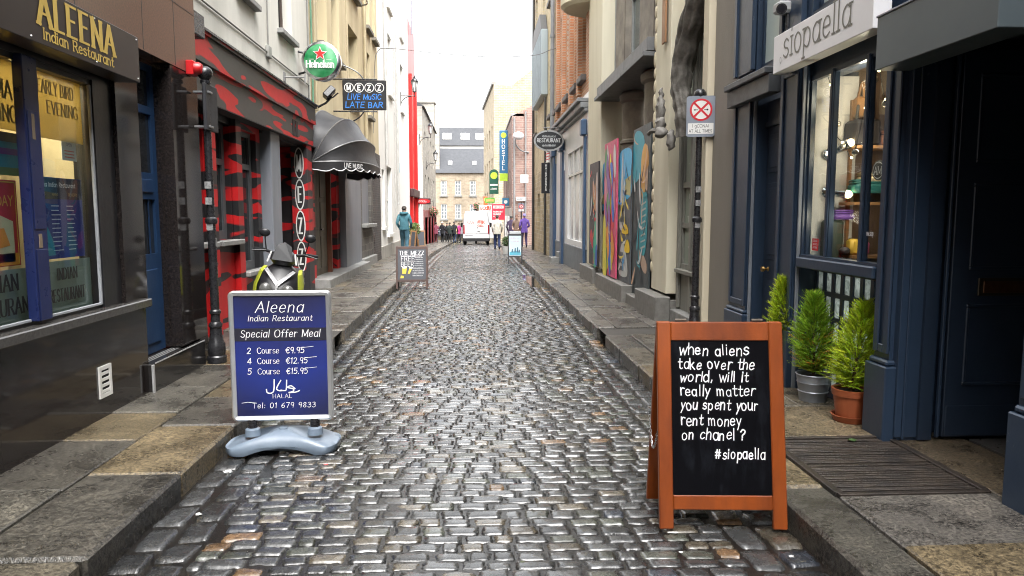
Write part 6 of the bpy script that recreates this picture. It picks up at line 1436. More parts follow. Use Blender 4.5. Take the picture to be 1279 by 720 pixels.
t_ = thing('traffic_sign', 'distant no stopping sign on a thin pole by the pink brick gable', 'sign', (2.55, 39, -.2)); F = FACING(2.55, 39, 1.95)
m = MB(); m.tube([(2.55, 39.03, -.2), (2.55, 39.03, 2.25)], .035, 8); m.build('pole', CAST, t_); m = MB(); m.box(-.17, .17, -.2, .25, -.01, 0, .003, F); m.build('plate', _mc['sign_grey'], t_); m = MB(); m.disc(0, .07, .12, .001, .002, F, 24); m.box(-.15, .15, -.17, -.07, .001, .002, 0, F); m.build('white_face', WHITEP, t_)
m = MB(); m.ring(0, .07, .09, .12, .003, F, 24); ribbon(m, [(-.07, 0), (.07, .14)], .025, .025, F, .0035); ribbon(m, [(-.07, .14), (.07, 0)], .025, .025, F, .0038); m.build('red_cross', _mc['sign_red'], t_)
t_ = thing('street_lamp', 'pale swan neck lamp bracketed on the pink brick gable', 'lamp', (2.9, 45, 6)); m = MB(); m.tube(catmull3([(3.4, 45, 5.4), (2.9, 44.7, 5.5), (2.55, 44.5, 5.9), (2.6, 44.4, 6.3)]), .04, 6); m.build('arm', _mc['galvanised'], t_); m = MB(); m.ball((2.72, 44.4, 6.35), .34, .2, .24); m.build('lamp_head', flat('lamp_white', (.65, .66, .68), .3), t_, smooth=60)
# hanging flower baskets
def leafblob(m, c, r, n, size, rr, squash=1.):
    for _ in range(n):
        d = Vector((rr.gauss(0, 1), rr.gauss(0, 1), rr.gauss(0, 1) * squash)).normalized() * r * rr.random() ** .4
        p = Vector(c) + d; u_ = Vector((rr.gauss(0, 1), rr.gauss(0, 1), rr.gauss(0, 1))).normalized(); v_ = u_.orthogonal().normalized() * size * .5
        m.add([p - u_ * size, p + v_, p + u_ * size, p - v_], [(0, 1, 2, 3)])
rr = random.Random(3)
LEAF = M('leaf_green', (.05, .10, .025), .5, (.03, .07, .015), 5); FLWR = M('flower_pink', (.55, .12, .22), .5, (.45, .2, .05), 9)
for (x, y, z, lb) in ((.25, 60, 2.2, 'hanging flower basket left of the orange banner'), (-2.9, 52, 1.75, 'orange and green flower basket by the crowd at the left corner')):
    t_ = thing('flower_basket', lb, 'flower basket', (x, y, z)); m = MB(); leafblob(m, (x, y, z), .36, 260, .07, rr); m.build('foliage', LEAF, t_); m = MB(); leafblob(m, (x, y - .05, z + .05), .4, 130, .06, rr); m.build('blossom', FLWR, t_)
    m = MB(); m.tube([(x, y, z + .2), (x, y, z + .75), (x - .4, y, z + .75)], .02, 6); m.lathe([(.0, z - .35), (.2, z - .28), (.26, z - .1)], (x, y, 0), 12); m.build('basket', CAST, t_)

# the lane goes on behind the viewpoint: unseen building added to darken reflections
b = thing('unseen_brick_building', 'plain unseen brown brick building added behind the viewpoint to darken reflections', 'building', (0, -34, 0))
m = MB(); m.wallx(-33, -34, -8, 8, -.1, 11, [(-4 + 2.2 * k, -3 + 2.2 * k, z, z + 1.8) for k in range(4) for z in (1.2, 4.4, 7.4)]); m.build('wall', brickmat('brown_brick', (.20, .12, .08), (.15, .09, .06), (.22, .19, .16), plane='xz'), b)
for k in range(4):
    for z in (1.2, 4.4, 7.4):
        m = MB(); m.box(-4 + 2.2 * k, -3 + 2.2 * k, -33.3, -33.25, z, z + 1.8); m.build('window', DGLASS, b)
# ================================================================ THINGS IN THE LANE
# --- chalk board in the right foreground
STAIN = M('orange_stained_wood', (.235, .050, .006), .36, (.125, .025, .004), 7, .10, 50, streak=True, rvar=.12, wear=((.10, .03, .012), .40, 9))
def chalk_mat():
    m, t, b = newmat('blackboard'); v = coords(t)
    mp = N(t, 'ShaderNodeMapping'); mp.inputs['Scale'].default_value = (1, 1, .22); t.links.new(v, mp.inputs[0])
    n1 = noise(t, 16, 6, .65, mp.outputs[0]); n2 = noise(t, 2.2, 3, .5, v)
    f = N(t, 'ShaderNodeMath', operation='MULTIPLY'); t.links.new(n1, f.inputs[0]); t.links.new(n2, f.inputs[1])
    t.links.new(ramp(t, f.outputs[0], [(.25, (.003, .003, .004)), (.37, (.009, .010, .013)), (.48, (.04, .045, .058))]), b.inputs['Base Color'])
    mr = N(t, 'ShaderNodeMapRange'); mr.inputs[3].default_value = .22; mr.inputs[4].default_value = .5; t.links.new(n1, mr.inputs[0]); t.links.new(mr.outputs[0], b.inputs['Roughness']); b.inputs['Specular IOR Level'].default_value = .07; return m
t_ = thing('chalkboard_stand', 'orange stained wooden A board with a handwritten chalk joke about aliens and rent', 'A board', (1.300, 3.565, 0), R(-4.0))
LN = .205; tl = math.atan2(LN, 1.07); L_ = 1.09; hw = .335
FF = Fr((0, 0, 0), (1, 0, 0), (0, math.sin(tl), math.cos(tl)), (0, -math.cos(tl), math.sin(tl)))
m = MB(); m.box(-hw, -hw + .074, 0, L_, -.032, .0, .005, FF); m.box(hw - .074, hw, 0, L_ - .0, -.032, .0, .005, FF)
m.box(-hw + .0745, hw - .0745, L_ - .10, L_ - .002, -.030, -.002, .004, FF); m.box(-hw + .0745, hw - .0745, .10, .175, -.030, -.002, .004, FF)
m.build('front_frame', STAIN, t_, local=True)
m = MB(); m.box(-hw + .0742, hw - .0742, .1755, L_ - .1005, -.022, -.010, 0, FF); bp = m.build('blackboard', chalk_mat(), t_, local=True)
FT = Fr(FF(0, 0, -.010), FF.u, FF.v, FF.n)
m = MB()
lines = [('when aliens', .912, .055), ('take over the', .838, .053), ('world, will it', .772, .052), ('really matter', .696, .052), ('you spent your', .622, .052), ('rent money', .540, .053), ('on chanel ?', .466, .053)]
xo = [-.222, -.222, -.219, -.216, -.216, -.212, -.212]; tw = [.385, .412, .375, .405, .415, .325, .345]
for k, ((s_, v_, sz), u_, W_) in enumerate(zip(lines, xo, tw)): text(m, s_, FT, u_, v_, sz, .115, jit=1., sp=9, d=.0012, slant=.04, seed=20 + k, wx=W_ / text_w(s_, sz, 9))
text(m, '#siopaella', FT, -.035, .365, .050, .12, jit=.7, sp=13, d=.0012, slant=.05, seed=40, wx=.27 / text_w('#siopaella', .050, 13))
m.build('chalk_lettering', M('chalk', (.80, .80, .80), .8, (.62, .62, .64), 60), bp, local=True)
FB = Fr((0, 2 * LN + .035, 0), (1, 0, 0), (0, -math.sin(tl), math.cos(tl)), (0, math.cos(tl), math.sin(tl)))
m = MB(); m.box(-hw, -hw + .074, .0, L_, -.032, 0, .005, FB); m.box(hw - .074, hw, 0, L_, -.032, 0, .005, FB); m.box(-hw + .0745, hw - .0745, L_ - .10, L_ - .002, -.03, -.002, .004, FB); m.box(-hw + .0745, hw - .0745, .10, .175, -.030, -.002, .004, FB)
m.build('rear_frame', STAIN, t_, local=True)
m = MB(); m.box(-hw + .0742, hw - .0742, .1755, L_ - .1005, -.022, -.010, 0, FB); m.build('rear_panel', M('bare_ply', (.32, .20, .10), .6, (.24, .14, .07), 8), t_, local=True)
m = MB(); pts = []
for i in range(25):
    s_ = i / 24; pts.append((-hw + .012, .10 + s_ * .25 - 0 * s_, .50 - .14 * math.sin(math.pi * s_) + .02 * s_))
for i in range(24):
    a_, b_ = Vector(pts[i]), Vector(pts[i + 1]); c_ = (a_ + b_) / 2; d_ = (b_ - a_).normalized(); s1 = Vector((1, 0, 0)) if i % 2 else d_.cross(Vector((1, 0, 0)))
    ring = [c_ + d_ * .010 * math.cos(q * math.pi / 4) + s1 * .0055 * math.sin(q * math.pi / 4) for q in range(9)]; m.tube(ring, .0018, 5)
m.v = [(p[0] - .016, p[1], p[2]) for p in m.v]; m.build('chain', M('galvanised_chain', (.6, .6, .6), .3, metal=1.), t_, local=True)
m = MB(); m.tube([(-hw + .1, LN + .018, 1.078), (-hw + .16, LN + .018, 1.078)], .008, 8); m.tube([(hw - .16, LN + .018, 1.078), (hw - .1, LN + .018, 1.078)], .008, 8); m.build('hinge', M('hinge_steel', (.12, .10, .08), .5, metal=.6), t_, local=True)

# --- swing sign on its plastic base, left
t_ = thing('pavement_sign', 'blue restaurant offer sign in a silver frame on a grey plastic base', 'sign', (-1.345, 5.03, 0), R(1.5))
PLAST = M('grey_blue_plastic', (.15, .19, .24), .34, (.12, .155, .20), 6, .1, 60, rvar=.1, wear=((.09, .09, .085), .40, 12))
m = MB(); n = 48; prof = [(.96, .0), (1., .02), (1., .055), (.965, .085), (.86, .115), (.66, .138), (.4, .148), (.12, .15)]; vs = []
for (k, z) in prof:
    for i in range(n):
        a_ = 2 * math.pi * i / n; c_, s_ = math.cos(a_), math.sin(a_); e_ = 2 / 3.2
        u_ = .385 * math.copysign(abs(c_) ** e_, c_); v_ = .225 * math.copysign(abs(s_) ** e_, s_) * (.68 + .32 * min(1, (u_ / .33) ** 2))
        zz = z * (1 - .45 * (abs(u_) / .385) ** 2.5 * (k > .3)) if z > .06 else z
        if z < .03: zz = z + .045 * max(0, 1 - (u_ / .25) ** 2) * (abs(v_) > .1)
        vs.append((u_ * k, v_ * k, zz))
m.add(vs, [(i * n + j, i * n + (j + 1) % n, (i + 1) * n + (j + 1) % n, (i + 1) * n + j) for i in range(len(prof) - 1) for j in range(n)] + [tuple((len(prof) - 1) * n + j for j in range(n)), tuple(range(n))])
m.build('base', PLAST, t_, smooth=45, local=True)
m = MB()
for s_ in (-1, 1): m.lathe([(.055, .10), (.05, .145), (.036, .155)], (.215 * s_, 0, 0), 20)
m.lathe([(.03, .14), (.028, .156), (0, .157)], (0, -.02, 0), 16); builds(m, 'base_collar', PLAST, t_, smooth=40, local=True)
m = MB()
for s_ in (-1, 1):
    m.tube([(.215 * s_, 0, .15), (.215 * s_, 0, .215)], .030, 16)
    for k in range(3): m.tube([(.215 * s_, 0, .158 + .016 * k), (.215 * s_, 0, .166 + .016 * k)], .034, 16)
builds(m, 'spring_post', CAST, t_, smooth=40, local=True)
FP = FACING(0, -.012, .205); PW, PH = .347, .915
m = MB(); pts = rrect(PW, PH / 2, .035); Fc = FACING(0, 0, .205 + PH / 2)
ALU = M('satin_aluminium', (.62, .63, .64), .30, (.56, .57, .58), 4, metal=.75, rvar=.06)
o_ = rrect(PW, PH / 2, .035, 6); i_ = rrect(PW - .034, PH / 2 - .034, .004, 6); nn = len(o_)
vs = [Fc(p[0], p[1], -.022) for p in o_] + [Fc(p[0], p[1], .014) for p in o_] + [Fc(p[0] * (PW - .010) / PW, p[1] * (PH / 2 - .01) / (PH / 2), .022) for p in o_] + [Fc(p[0], p[1], .014) for p in i_] + [Fc(p[0], p[1], .006) for p in i_]
m.add(vs, [(r_ * nn + i, r_ * nn + (i + 1) % nn, (r_ + 1) * nn + (i + 1) % nn, (r_ + 1) * nn + i) for r_ in range(4) for i in range(nn)] + [tuple(range(nn))]); m.build('snap_frame', ALU, t_, smooth=30, local=True)
def sign_blue():
    m_, t, bb = newmat('offer_poster'); s_ = N(t, 'ShaderNodeSeparateXYZ'); t.links.new(coords(t), s_.inputs[0])
    cx_ = N(t, 'ShaderNodeMath', operation='ABSOLUTE'); t.links.new(s_.outputs[0], cx_.inputs[0])
    mm = N(t, 'ShaderNodeMath', operation='MULTIPLY_ADD'); mm.inputs[1].default_value = -.5; t.links.new(cx_.outputs[0], mm.inputs[0]); t.links.new(s_.outputs[2], mm.inputs[2])
    t.links.new(ramp(t, mm.outputs[0], [(.14, (.012, .015, .06)), (.44, (.014, .026, .17)), (.70, (.015, .023, .13)), (.98, (.017, .019, .06))]), bb.inputs['Base Color'])
    bb.inputs['Roughness'].default_value = .22; return m_
m = MB(); m.box(-PW + .033, PW - .033, -PH / 2 + .033, PH / 2 - .033, .001, .007, 0, Fc); ps = m.build('poster', sign_blue(), t_, local=True)
FT = Fr((0, -.007, .205), (1, 0, 0), (0, 0, 1), (0, -1, 0))
m = MB(); m.box(-PW + .0335, PW - .0335, .565, .655, .0005, .0012, 0, FT); m.build('dark_band', flat('band_black', (.018, .018, .03), .3), ps, local=True)
m = MB()
text(m, 'Aleena', FT, 0, .765, .075, .085, .05, align='c', slant=.22, wx=1.0, sp=12, d=.0015); text(m, 'Indian Restaurant', FT, 0, .705, .038, .10, .07, align='c', slant=.2, wx=1.0, sp=10, d=.0015)
text(m, 'Special Offer Meal', FT, 0, .592, .050, .10, .08, align='c', slant=.15, wx=.90, sp=10, d=.0025)
for s_, p_, v_ in (('2', '9.95', .478), ('4', '12.95', .405), ('5', '15.95', .331)):
    text(m, s_, FT, -.235, v_, .040, .11, slant=.1, d=.0015); text(m, 'Course', FT, -.165, v_, .040, .11, .05, 5, wx=.88, d=.0015); text(m, '€' + p_, FT, .028, v_, .040, .11, slant=.1, wx=.95, d=.0015)
    e_ = .028 + text_w('€' + p_, .04, 8, .95); ribbon(m, [(e_ - .03, v_ + .036), (e_ + .06, v_ + .046)], .003, .003, FT, .0022)
text(m, 'HALAL', FT, 0, .160, .028, .11, .06, 6, align='c', wx=1.05, sp=14, d=.0015); text(m, 'Tel: 01 679 9833', FT, .01, .090, .036, .10, align='c', slant=.1, wx=1.05, sp=14, d=.0015); ribbon(m, [(-.28, .128), (-.24, .134), (-.19, .128)], .004, .004, FT, .0022)
for q in ([(.085, .225), (.06, .245), (.035, .235), (.075, .222), (.07, .205), (.04, .197), (.09, .20), (.115, .21)], [(.03, .285), (.025, .22), (.01, .212), (-.01, .216)], [(-.01, .285), (-.04, .23), (-.025, .213), (0, .213)], [(-.055, .29), (-.06, .215), (-.08, .195), (-.105, .20), (-.11, .222)]): ribbon(m, catmull(q), .008, .008, FT, .0018)
m.build('lettering', flat('white_print', (.80, .80, .82), .4), ps, local=True)

# --- smaller A boards further down
def aboard(name, label, x, y, w_, h, rz, framemat, boardmat, z=0, legs=.16):
    t = thing(name, label, 'A board', (x, y, gz(y) + z), rz); ln = h * .2; tl = math.atan2(ln, h); L = math.hypot(h, ln); hw = w_ / 2
    F = Fr((0, 0, 0), (1, 0, 0), (0, math.sin(tl), math.cos(tl)), (0, -math.cos(tl), math.sin(tl))); B = Fr((0, 2 * ln + .04, 0), (1, 0, 0), (0, -math.sin(tl), math.cos(tl)), (0, math.cos(tl), math.sin(tl)))
    for nm, Q in (('front_frame', F), ('rear_frame', B)):
        m = MB(); m.box(-hw, -hw + .045, 0, L, -.028, 0, .004, Q); m.box(hw - .045, hw, 0, L, -.028, 0, .004, Q); m.box(-hw + .0455, hw - .0455, L - .06, L - .001, -.026, -.002, .003, Q); m.box(-hw + .0455, hw - .0455, legs, legs + .05, -.026, -.002, .003, Q); m.build(nm, framemat, t, local=True)
    m = MB(); m.box(-hw + .045, hw - .045, legs + .05, L - .06, -.02, -.008, 0, F); bo = m.build('board', boardmat, t, local=True)
    m = MB(); m.box(-hw + .045, hw - .045, legs + .05, L - .06, -.02, -.008, 0, B); m.build('rear_panel', boardmat, t, local=True)
    return t, bo, Fr(F(0, 0, -.008), F.u, F.v, F.n), L
DKW = M('dark_stained_frame', (.05, .03, .025), .45, (.08, .04, .03), 6); SLB = M('slate_board', (.045, .05, .062), .4, (.06, .065, .075), 3)
t_, bo, F, L = aboard('bar_board', 'dark slate A board advertising free beer, on the cobbles by the left kerb', -1.375, 15.9, .70, .93, R(2), DKW, SLB)
m = MB(); text(m, 'THE MEZZ', F, 0, .76, .085, .16, .08, 6, align='c', wx=.98, d=.002); text(m, 'FREE', F, -.24, .62, .10, .085, align='l', wx=.95, d=.002); text(m, 'BEER', F, -.24, .50, .10, .085, align='l', wx=.88, d=.002)
for k in range(5): scribble(m, F, .06, .69 - .045 * k, .19, .020, .003, .002, 30 + k)
for k in range(4): scribble(m, F, .02, .45 - .055 * k, .24, .028, .004, .002, 40 + k)
scribble(m, F, -.24, .725, .46, .02, .005, .002, 50); m.build('chalk_lettering', _mc['chalk'], bo, local=True)
m = MB(); m.flat([(-.21, .34), (-.13, .34), (-.11, .47), (-.21, .47)], F, .002); m.flat([(-.09, .34), (-.05, .34), (.01, .46), (-.05, .47)], F, .002); m.flat([(-.25, .24), (-.18, .24), (-.18, .29), (-.24, .30)], F, .002); m.build('beer_glass', flat('chalk_yellow', (.65, .48, .06), .7), bo, local=True)
m = MB(); m.disc(-.165, .475, .05, .0025, .003, F, 12, ry=.02); m.disc(-.02, .47, .045, .0025, .003, F, 12, ry=.018); m.build('beer_foam', _mc['chalk'], bo, local=True)
t_, bo, F, L = aboard('poster_board', 'black framed A board with a pale blue poster near the white van', 1.40, 24.6, .50, .98, R(-3), M('black_frame', (.02, .022, .026), .4), flat('poster_pale', (.52, .66, .74), .35), legs=.20)
m = MB(); m.flat([(-.19, .27), (.19, .27), (.19, .36), (.05, .42), (-.06, .40), (-.19, .38)], F, .001); m.build('sea_shape', flat('sea_blue', (.08, .38, .52), .4), bo, local=True)
m = MB()
for u_, h_ in ((-.10, .12), (.0, .16), (.08, .18), (.14, .10)): m.flat([(u_ - .03, .36), (u_ + .03, .36), (u_ + .02, .36 + h_), (u_ - .015, .36 + h_)], F, .0016)
m.build('figure_shape', flat('figure_blue', (.04, .12, .18), .4), bo, local=True)
m = MB(); scribble(m, F, -.17, .82, .34, .06, .012, .0014, 61); scribble(m, F, -.15, .72, .30, .04, .01, .0014, 62); m.build('lettering', flat('poster_pink', (.5, .36, .45), .4), bo, local=True)
m = MB(); m.box(-.2, .2, .0, .10, -.02, .0, .01, Fr((0, .21, .985), (1, 0, 0), (0, .3, 1), (0, -1, .3))); t2 = m.build('header', flat('header_grey', (.40, .42, .44), .5), t_, local=True)
t_, bo, F, L = aboard('menu_board', 'wooden framed blank menu A board on the pavement in front of the red front', -2.45, 33.5, .42, .9, R(10), WOOD, SLB, z=.12)
t_, bo, F, L = aboard('menu_board', 'wooden framed blank menu A board beside the man in the blue hooded top', -2.50, 29.0, .26, .92, R(-25), WOOD, SLB, z=.12)

# --- potted conifers
TERRA = M('terracotta', (.32, .085, .032), .5, (.25, .062, .022), 5, .2, 40, streak=True); GALV = M('galvanised_bucket', (.28, .30, .33), .38, (.22, .24, .27), 4, .15, 20, metal=.55)
SOIL = M('potting_soil', (.03, .022, .016), .8, bmp=.6)
def conifer_mat(name, c):
    m, t, b = newmat(name); at = N(t, 'ShaderNodeAttribute', attribute_name='tone'); n1 = noise(t, 6, 3)
    t.links.new(mixc(t, 1., at.outputs['Color'], mixc(t, n1, c, tuple(k * .75 for k in c)), 'MULTIPLY'), b.inputs['Base Color']); b.inputs['Roughness'].default_value = .6
    b.inputs['Specular IOR Level'].default_value = .25; tl = N(t, 'ShaderNodeBsdfTranslucent'); t.links.new(b.inputs['Base Color'].links[0].from_socket, tl.inputs[0]); mx = N(t, 'ShaderNodeMixShader'); mx.inputs[0].default_value = .45
    t.links.new(b.outputs[0], mx.inputs[1]); t.links.new(tl.outputs[0], mx.inputs[2]); t.links.new(mx.outputs[0], t.nodes['Material Output'].inputs[0]); return m
def conifer(label, x, y, h, rmax, col, pot, lean, seed, z=.12, brown=0.):
    r = random.Random(seed); t = thing('potted_conifer', label, 'potted plant', (x, y, z))
    ph = .245 if pot != 'bucket' else .225; r1, r0 = (.135, .10) if pot != 'bucket' else (.135, .105)
    m = MB()
    if pot == 'bucket':
        m.lathe([(.0, .0), (r0, 0), (r0 + .002, .012), (r0 + (r1 - r0) * .33, ph * .33), (r0 + (r1 - r0) * .33 + .005, ph * .36), (r0 + (r1 - r0) * .36, ph * .39), (r0 + (r1 - r0) * .66, ph * .66), (r0 + (r1 - r0) * .66 + .005, ph * .69), (r0 + (r1 - r0) * .72, ph * .72), (r1, ph - .01), (r1 + .007, ph - .004), (r1 + .004, ph), (r1 - .006, ph), (r1 - .015, ph - .03), (0, ph - .03)], n=36); m.build('bucket', GALV, t, smooth=35, local=True)
    else:
        m.lathe([(0, .012), (r0, .012), (r0 + (r1 - r0) * .72, ph - .05), (r1, ph - .048), (r1 + .006, ph), (r1 - .012, ph), (r1 - .02, ph - .03), (0, ph - .03)], n=36); m.build('pot', TERRA, t, smooth=35, local=True)
        m = MB(); m.lathe([(0, 0), (.115, 0), (.135, .045), (.14, .05), (.13, .05), (.112, .011), (0, .011)], n=36); m.build('saucer', TERRA, t, smooth=35, local=True)
    m = MB(); m.lathe([(r1 - .02, ph - .028), (.05, ph - .018), (0, ph - .016)], n=20); m.build('soil', SOIL, t, local=True)
    m = MB(); m.tube([(0, 0, ph - .03), (lean * .4, 0, ph + h * .4), (lean, 0, ph + h * .9)], [.014, .010, .004], 8); m.build('stem', M('conifer_bark', (.10, .06, .035), .8), t, local=True)
    m = MB(); tone = []
    nb = 1250
    for i in range(nb):
        s = (i + r.random()) / nb; s = s ** 1.05
        prof = math.sin(min(1, (s + .10) * 1.55) * math.pi / 2) * (1 - s) ** .62 * 1.22
        rad = rmax * max(.05, prof) * (1 + .16 * math.sin(i * 2.399 * 3 + seed) * math.sin(s * 14))
        a_ = i * 2.399 + r.uniform(-.3, .3); q = r.random() ** .35; zc = ph + .01 + s * h * .93
        base = Vector((lean * s + rad * q * .68 * math.cos(a_), rad * q * .68 * math.sin(a_), zc))
        up = .45 + .7 * s + r.uniform(-.5, .5); d = Vector((math.cos(a_), math.sin(a_), up)).normalized(); ln = (.055 + .065 * (1 - s)) * r.uniform(.6, 1.5)
        if r.random() < .05: ln *= 1.5
        f = r.uniform(.55, 1.35) * (1.1 if q > .6 else .9); c = (f * r.uniform(.85, 1.2), f, f * .8)
        if brown and r.random() < brown and s < .5: c = (2.6, .8, 1.0)
        side = d.cross(Vector((0, 0, 1))).normalized(); side = (side + Vector((r.uniform(-.5, .5), r.uniform(-.5, .5), r.uniform(-.5, .5)))).normalized()
        n0 = len(m.v)
        # feathery spray: a midrib with short side leaflets on both sides
        for k in range(7):
            k0 = k / 7; p = base + d * ln * k0; w0 = .0068 * (1 - k0 * .55)
            for sg in (-1, 1):
                e_ = p + (d * .75 + side * sg * .75 * (1 - k0 * .5) + Vector((r.uniform(-.3, .3), r.uniform(-.3, .3), r.uniform(-.15, .35)))).normalized() * (.020 + .014 * (1 - k0)) * (.7 + .5 * r.random())
                v_ = d.cross(side) * w0 * .35 + d * w0 * .6
                m.add([p - v_, p + v_, e_], [(0, 1, 2)])
        m.add([base - side * .003, base + side * .003, base + d * ln], [(0, 1, 2)])
        tone += [(*c, 1)] * (len(m.v) - n0)
    o = m.build('foliage', col, t, local=True); at = o.data.color_attributes.new('tone', 'FLOAT_COLOR', 'POINT'); at.data.foreach_set('color', [k for q in tone for k in q]); return t
LIMEF = conifer_mat('lime_conifer', (.50, .64, .06)); MIDF = conifer_mat('green_conifer', (.30, .48, .055))
conifer('feathery lime green conifer in a terracotta pot with saucer, beside the navy pilaster', 2.785, 5.09, .66, .215, LIMEF, 'pot', .07, 1)
conifer('dense mid green conifer in a galvanised bucket, middle of the three potted shrubs', 2.78, 5.68, .68, .205, MIDF, 'bucket', -.02, 2, brown=.06)
conifer('lime green conifer in a terracotta pot, half hidden behind the chalk board', 2.82, 6.30, .74, .185, LIMEF, 'pot', -.05, 3)

# --- shrub in a timber planter by the white building
t_ = thing('planter_shrub', 'small green shrub in a timber planter on the pavement by the red front', 'planter', (-2.6, 31.5, .12))
m = MB(); m.box(-.2, .2, -.2, .2, 0, .42, .01); m.build('planter_box', WOOD, t_, local=True); m = MB(); leafblob(m, (0, 0, .85), .30, 500, .05, rr, 1.6); m.build('foliage', M('shrub_leaf', (.10, .16, .03), .5, (.06, .11, .02), 8), t_, local=True)
t_ = thing('planter_shrub', 'white tub with a dark green plant on the cobbles behind the pale blue poster board', 'planter', (1.42, 31.5, gz(31.5)))
m = MB(); m.lathe([(0, 0), (.16, 0), (.2, .34), (.17, .34), (0, .30)], n=18); m.build('tub', M('white_tub', (.6, .6, .58), .5), t_, local=True); m = MB(); leafblob(m, (0, 0, .55), .24, 260, .05, rr, 1.1); m.build('foliage', LEAF, t_, local=True)

# --- motor scooter parked beside the bar
t_ = thing('motor_scooter', 'black and yellow motor scooter with white chevron nose, parked nose on beside the bar', 'scooter', (-2.33, 8.45, .12), R(8)); t_.rotation_euler = (0, R(9), R(8)); t_.scale = (1.0, 1.0, 1.06)
# local: nose towards -Y
BLK = M('gloss_black_plastic', (.010, .010, .011), .30, (.016, .016, .018), 6, rvar=.08, spec=.3); YELP = M('acid_yellow_paint', (.34, .37, .04), .25, (.29, .32, .03), 6, rvar=.05); SILV = M('silver_paint', (.62, .62, .63), .25, metal=.4)
def loft(m, secs):
    n = len(secs[0]); vs = [p for s_ in secs for p in s_]
    m.add(vs, [(i * n + j, i * n + (j + 1) % n, (i + 1) * n + (j + 1) % n, (i + 1) * n + j) for i in range(len(secs) - 1) for j in range(n)] + [tuple(range(n)), tuple(range((len(secs) - 1) * n, len(secs) * n))])
def sect(z, yf, yb, w_, n=16, e=2.6):
    o = []; cy_ = (yf + yb) / 2; h = (yb - yf) / 2
    for i in range(n): a_ = 2 * math.pi * i / n; c_, s_ = math.cos(a_), math.sin(a_); o.append((w_ * math.copysign(abs(c_) ** (2 / e), c_), cy_ + h * math.copysign(abs(s_) ** (2 / e), s_), z))
    return o
m = MB(); loft(m, [sect(.36, -.50, -.28, .11), sect(.46, -.62, -.25, .17), sect(.58, -.66, -.22, .215), sect(.70, -.62, -.20, .235), sect(.80, -.54, -.20, .22), sect(.88, -.46, -.22, .15), sect(.93, -.40, -.24, .09)]); m.build('front_fairing', BLK, t_, smooth=50, local=True)
m = MB(); vcut = [(-.165, .87), (-.135, .885), (0, .765), (.135, .885), (.165, .87), (.012, .72), (0, .56), (-.012, .72)]
Fn = Fr((0, -.66, 0), (1, 0, 0), (0, .28, 1), (0, -1, .28)); 
def onnose(u, z): return (u, -.675 + .42 * max(0, z - .62) ** 1.0 * 1.0 + 1.6 * u * u + .0, z)
m.add([onnose(u, z) for u, z in vcut] + [(p[0], p[1] + .03, p[2]) for p in [onnose(u, z) for u, z in vcut]], [(0, 1, 2, 7), (0, 7, 6, 6)][:1] + [(0, 2, 6, 7)][:0] + [(2, 3, 4, 5), (2, 5, 6, 7), (8, 9, 10, 15), (10, 11, 12, 13), (10, 13, 14, 15)] + [(i, (i + 1) % 8, 8 + (i + 1) % 8, 8 + i) for i in range(8)]); m.build('chevron_trim', SILV, t_, local=True)
for s_ in (-1, 1):
    m = MB(); m.ball((.115 * s_, -.612, .665), .070, .045, .075, 16, 10); m.build('headlight', M('headlight_lens', (.12, .12, .115), .06, (.05, .05, .045), 14, rvar=.03), t_, smooth=60, local=True)
    m = MB(); loft(m, [[(s_ * .215, -.58, .58), (s_ * .26, -.50, .58), (s_ * .245, -.22, .60), (s_ * .22, -.24, .60)], [(s_ * .215, -.56, .70), (s_ * .262, -.46, .71), (s_ * .25, -.20, .74), (s_ * .21, -.22, .74)], [(s_ * .185, -.46, .84), (s_ * .222, -.42, .85), (s_ * .21, -.22, .88), (s_ * .17, -.22, .88)]]); m.build('side_panel', YELP, t_, smooth=40, local=True)
    m = MB(); m.box(s_ * .13, s_ * .24, -.64, -.58, .535, .57, .008); m.build('lower_trim', YELP, t_, local=True)
    m = MB(); m.tube([(0, -.25, 1.02), (s_ * .16, -.24, 1.03), (s_ * .23, -.18, 1.04)], .016, 8); m.tube([(s_ * .23, -.18, 1.04), (s_ * .35, -.13, 1.035)], .021, 10); m.tube([(s_ * .21, -.23, 1.045), (s_ * .36, -.23, 1.02)], .007, 6); h_ = m.build('handlebar', BLK, t_, smooth=50, local=True)
    m = MB(); m.tube([(s_ * .21, -.2, 1.04), (s_ * .235, -.21, 1.15), (s_ * .24, -.21, 1.19)], .008, 6); m.ball((s_ * .25, -.22, 1.225), .062, .022, .045, 14, 8); m.build('mirror', BLK, t_, smooth=60, local=True)
m = MB(); loft(m, [sect(.92, -.44, -.20, .10), sect(.97, -.46, -.17, .145), sect(1.02, -.42, -.16, .135), sect(1.06, -.36, -.17, .08)]); m.build('handlebar_cowl', M('satin_black_plastic', (.018, .018, .02), .42), t_, smooth=50, local=True)
m = MB(); m.add([(-.11, -.465, .97), (.11, -.465, .97), (.08, -.40, 1.12), (0, -.375, 1.16), (-.08, -.40, 1.12)], [(0, 1, 2, 3, 4)]); m.build('windscreen', M('smoked_screen', (.012, .013, .015), .38, spec=.2), t_, local=True)
m = MB()
for s_ in (-1, 1): m.tube([(s_ * .155, -.44, .94), (s_ * .125, -.43, 1.05)], .010, 6)
m.build('cowl_trim', WHITEP, t_, local=True)
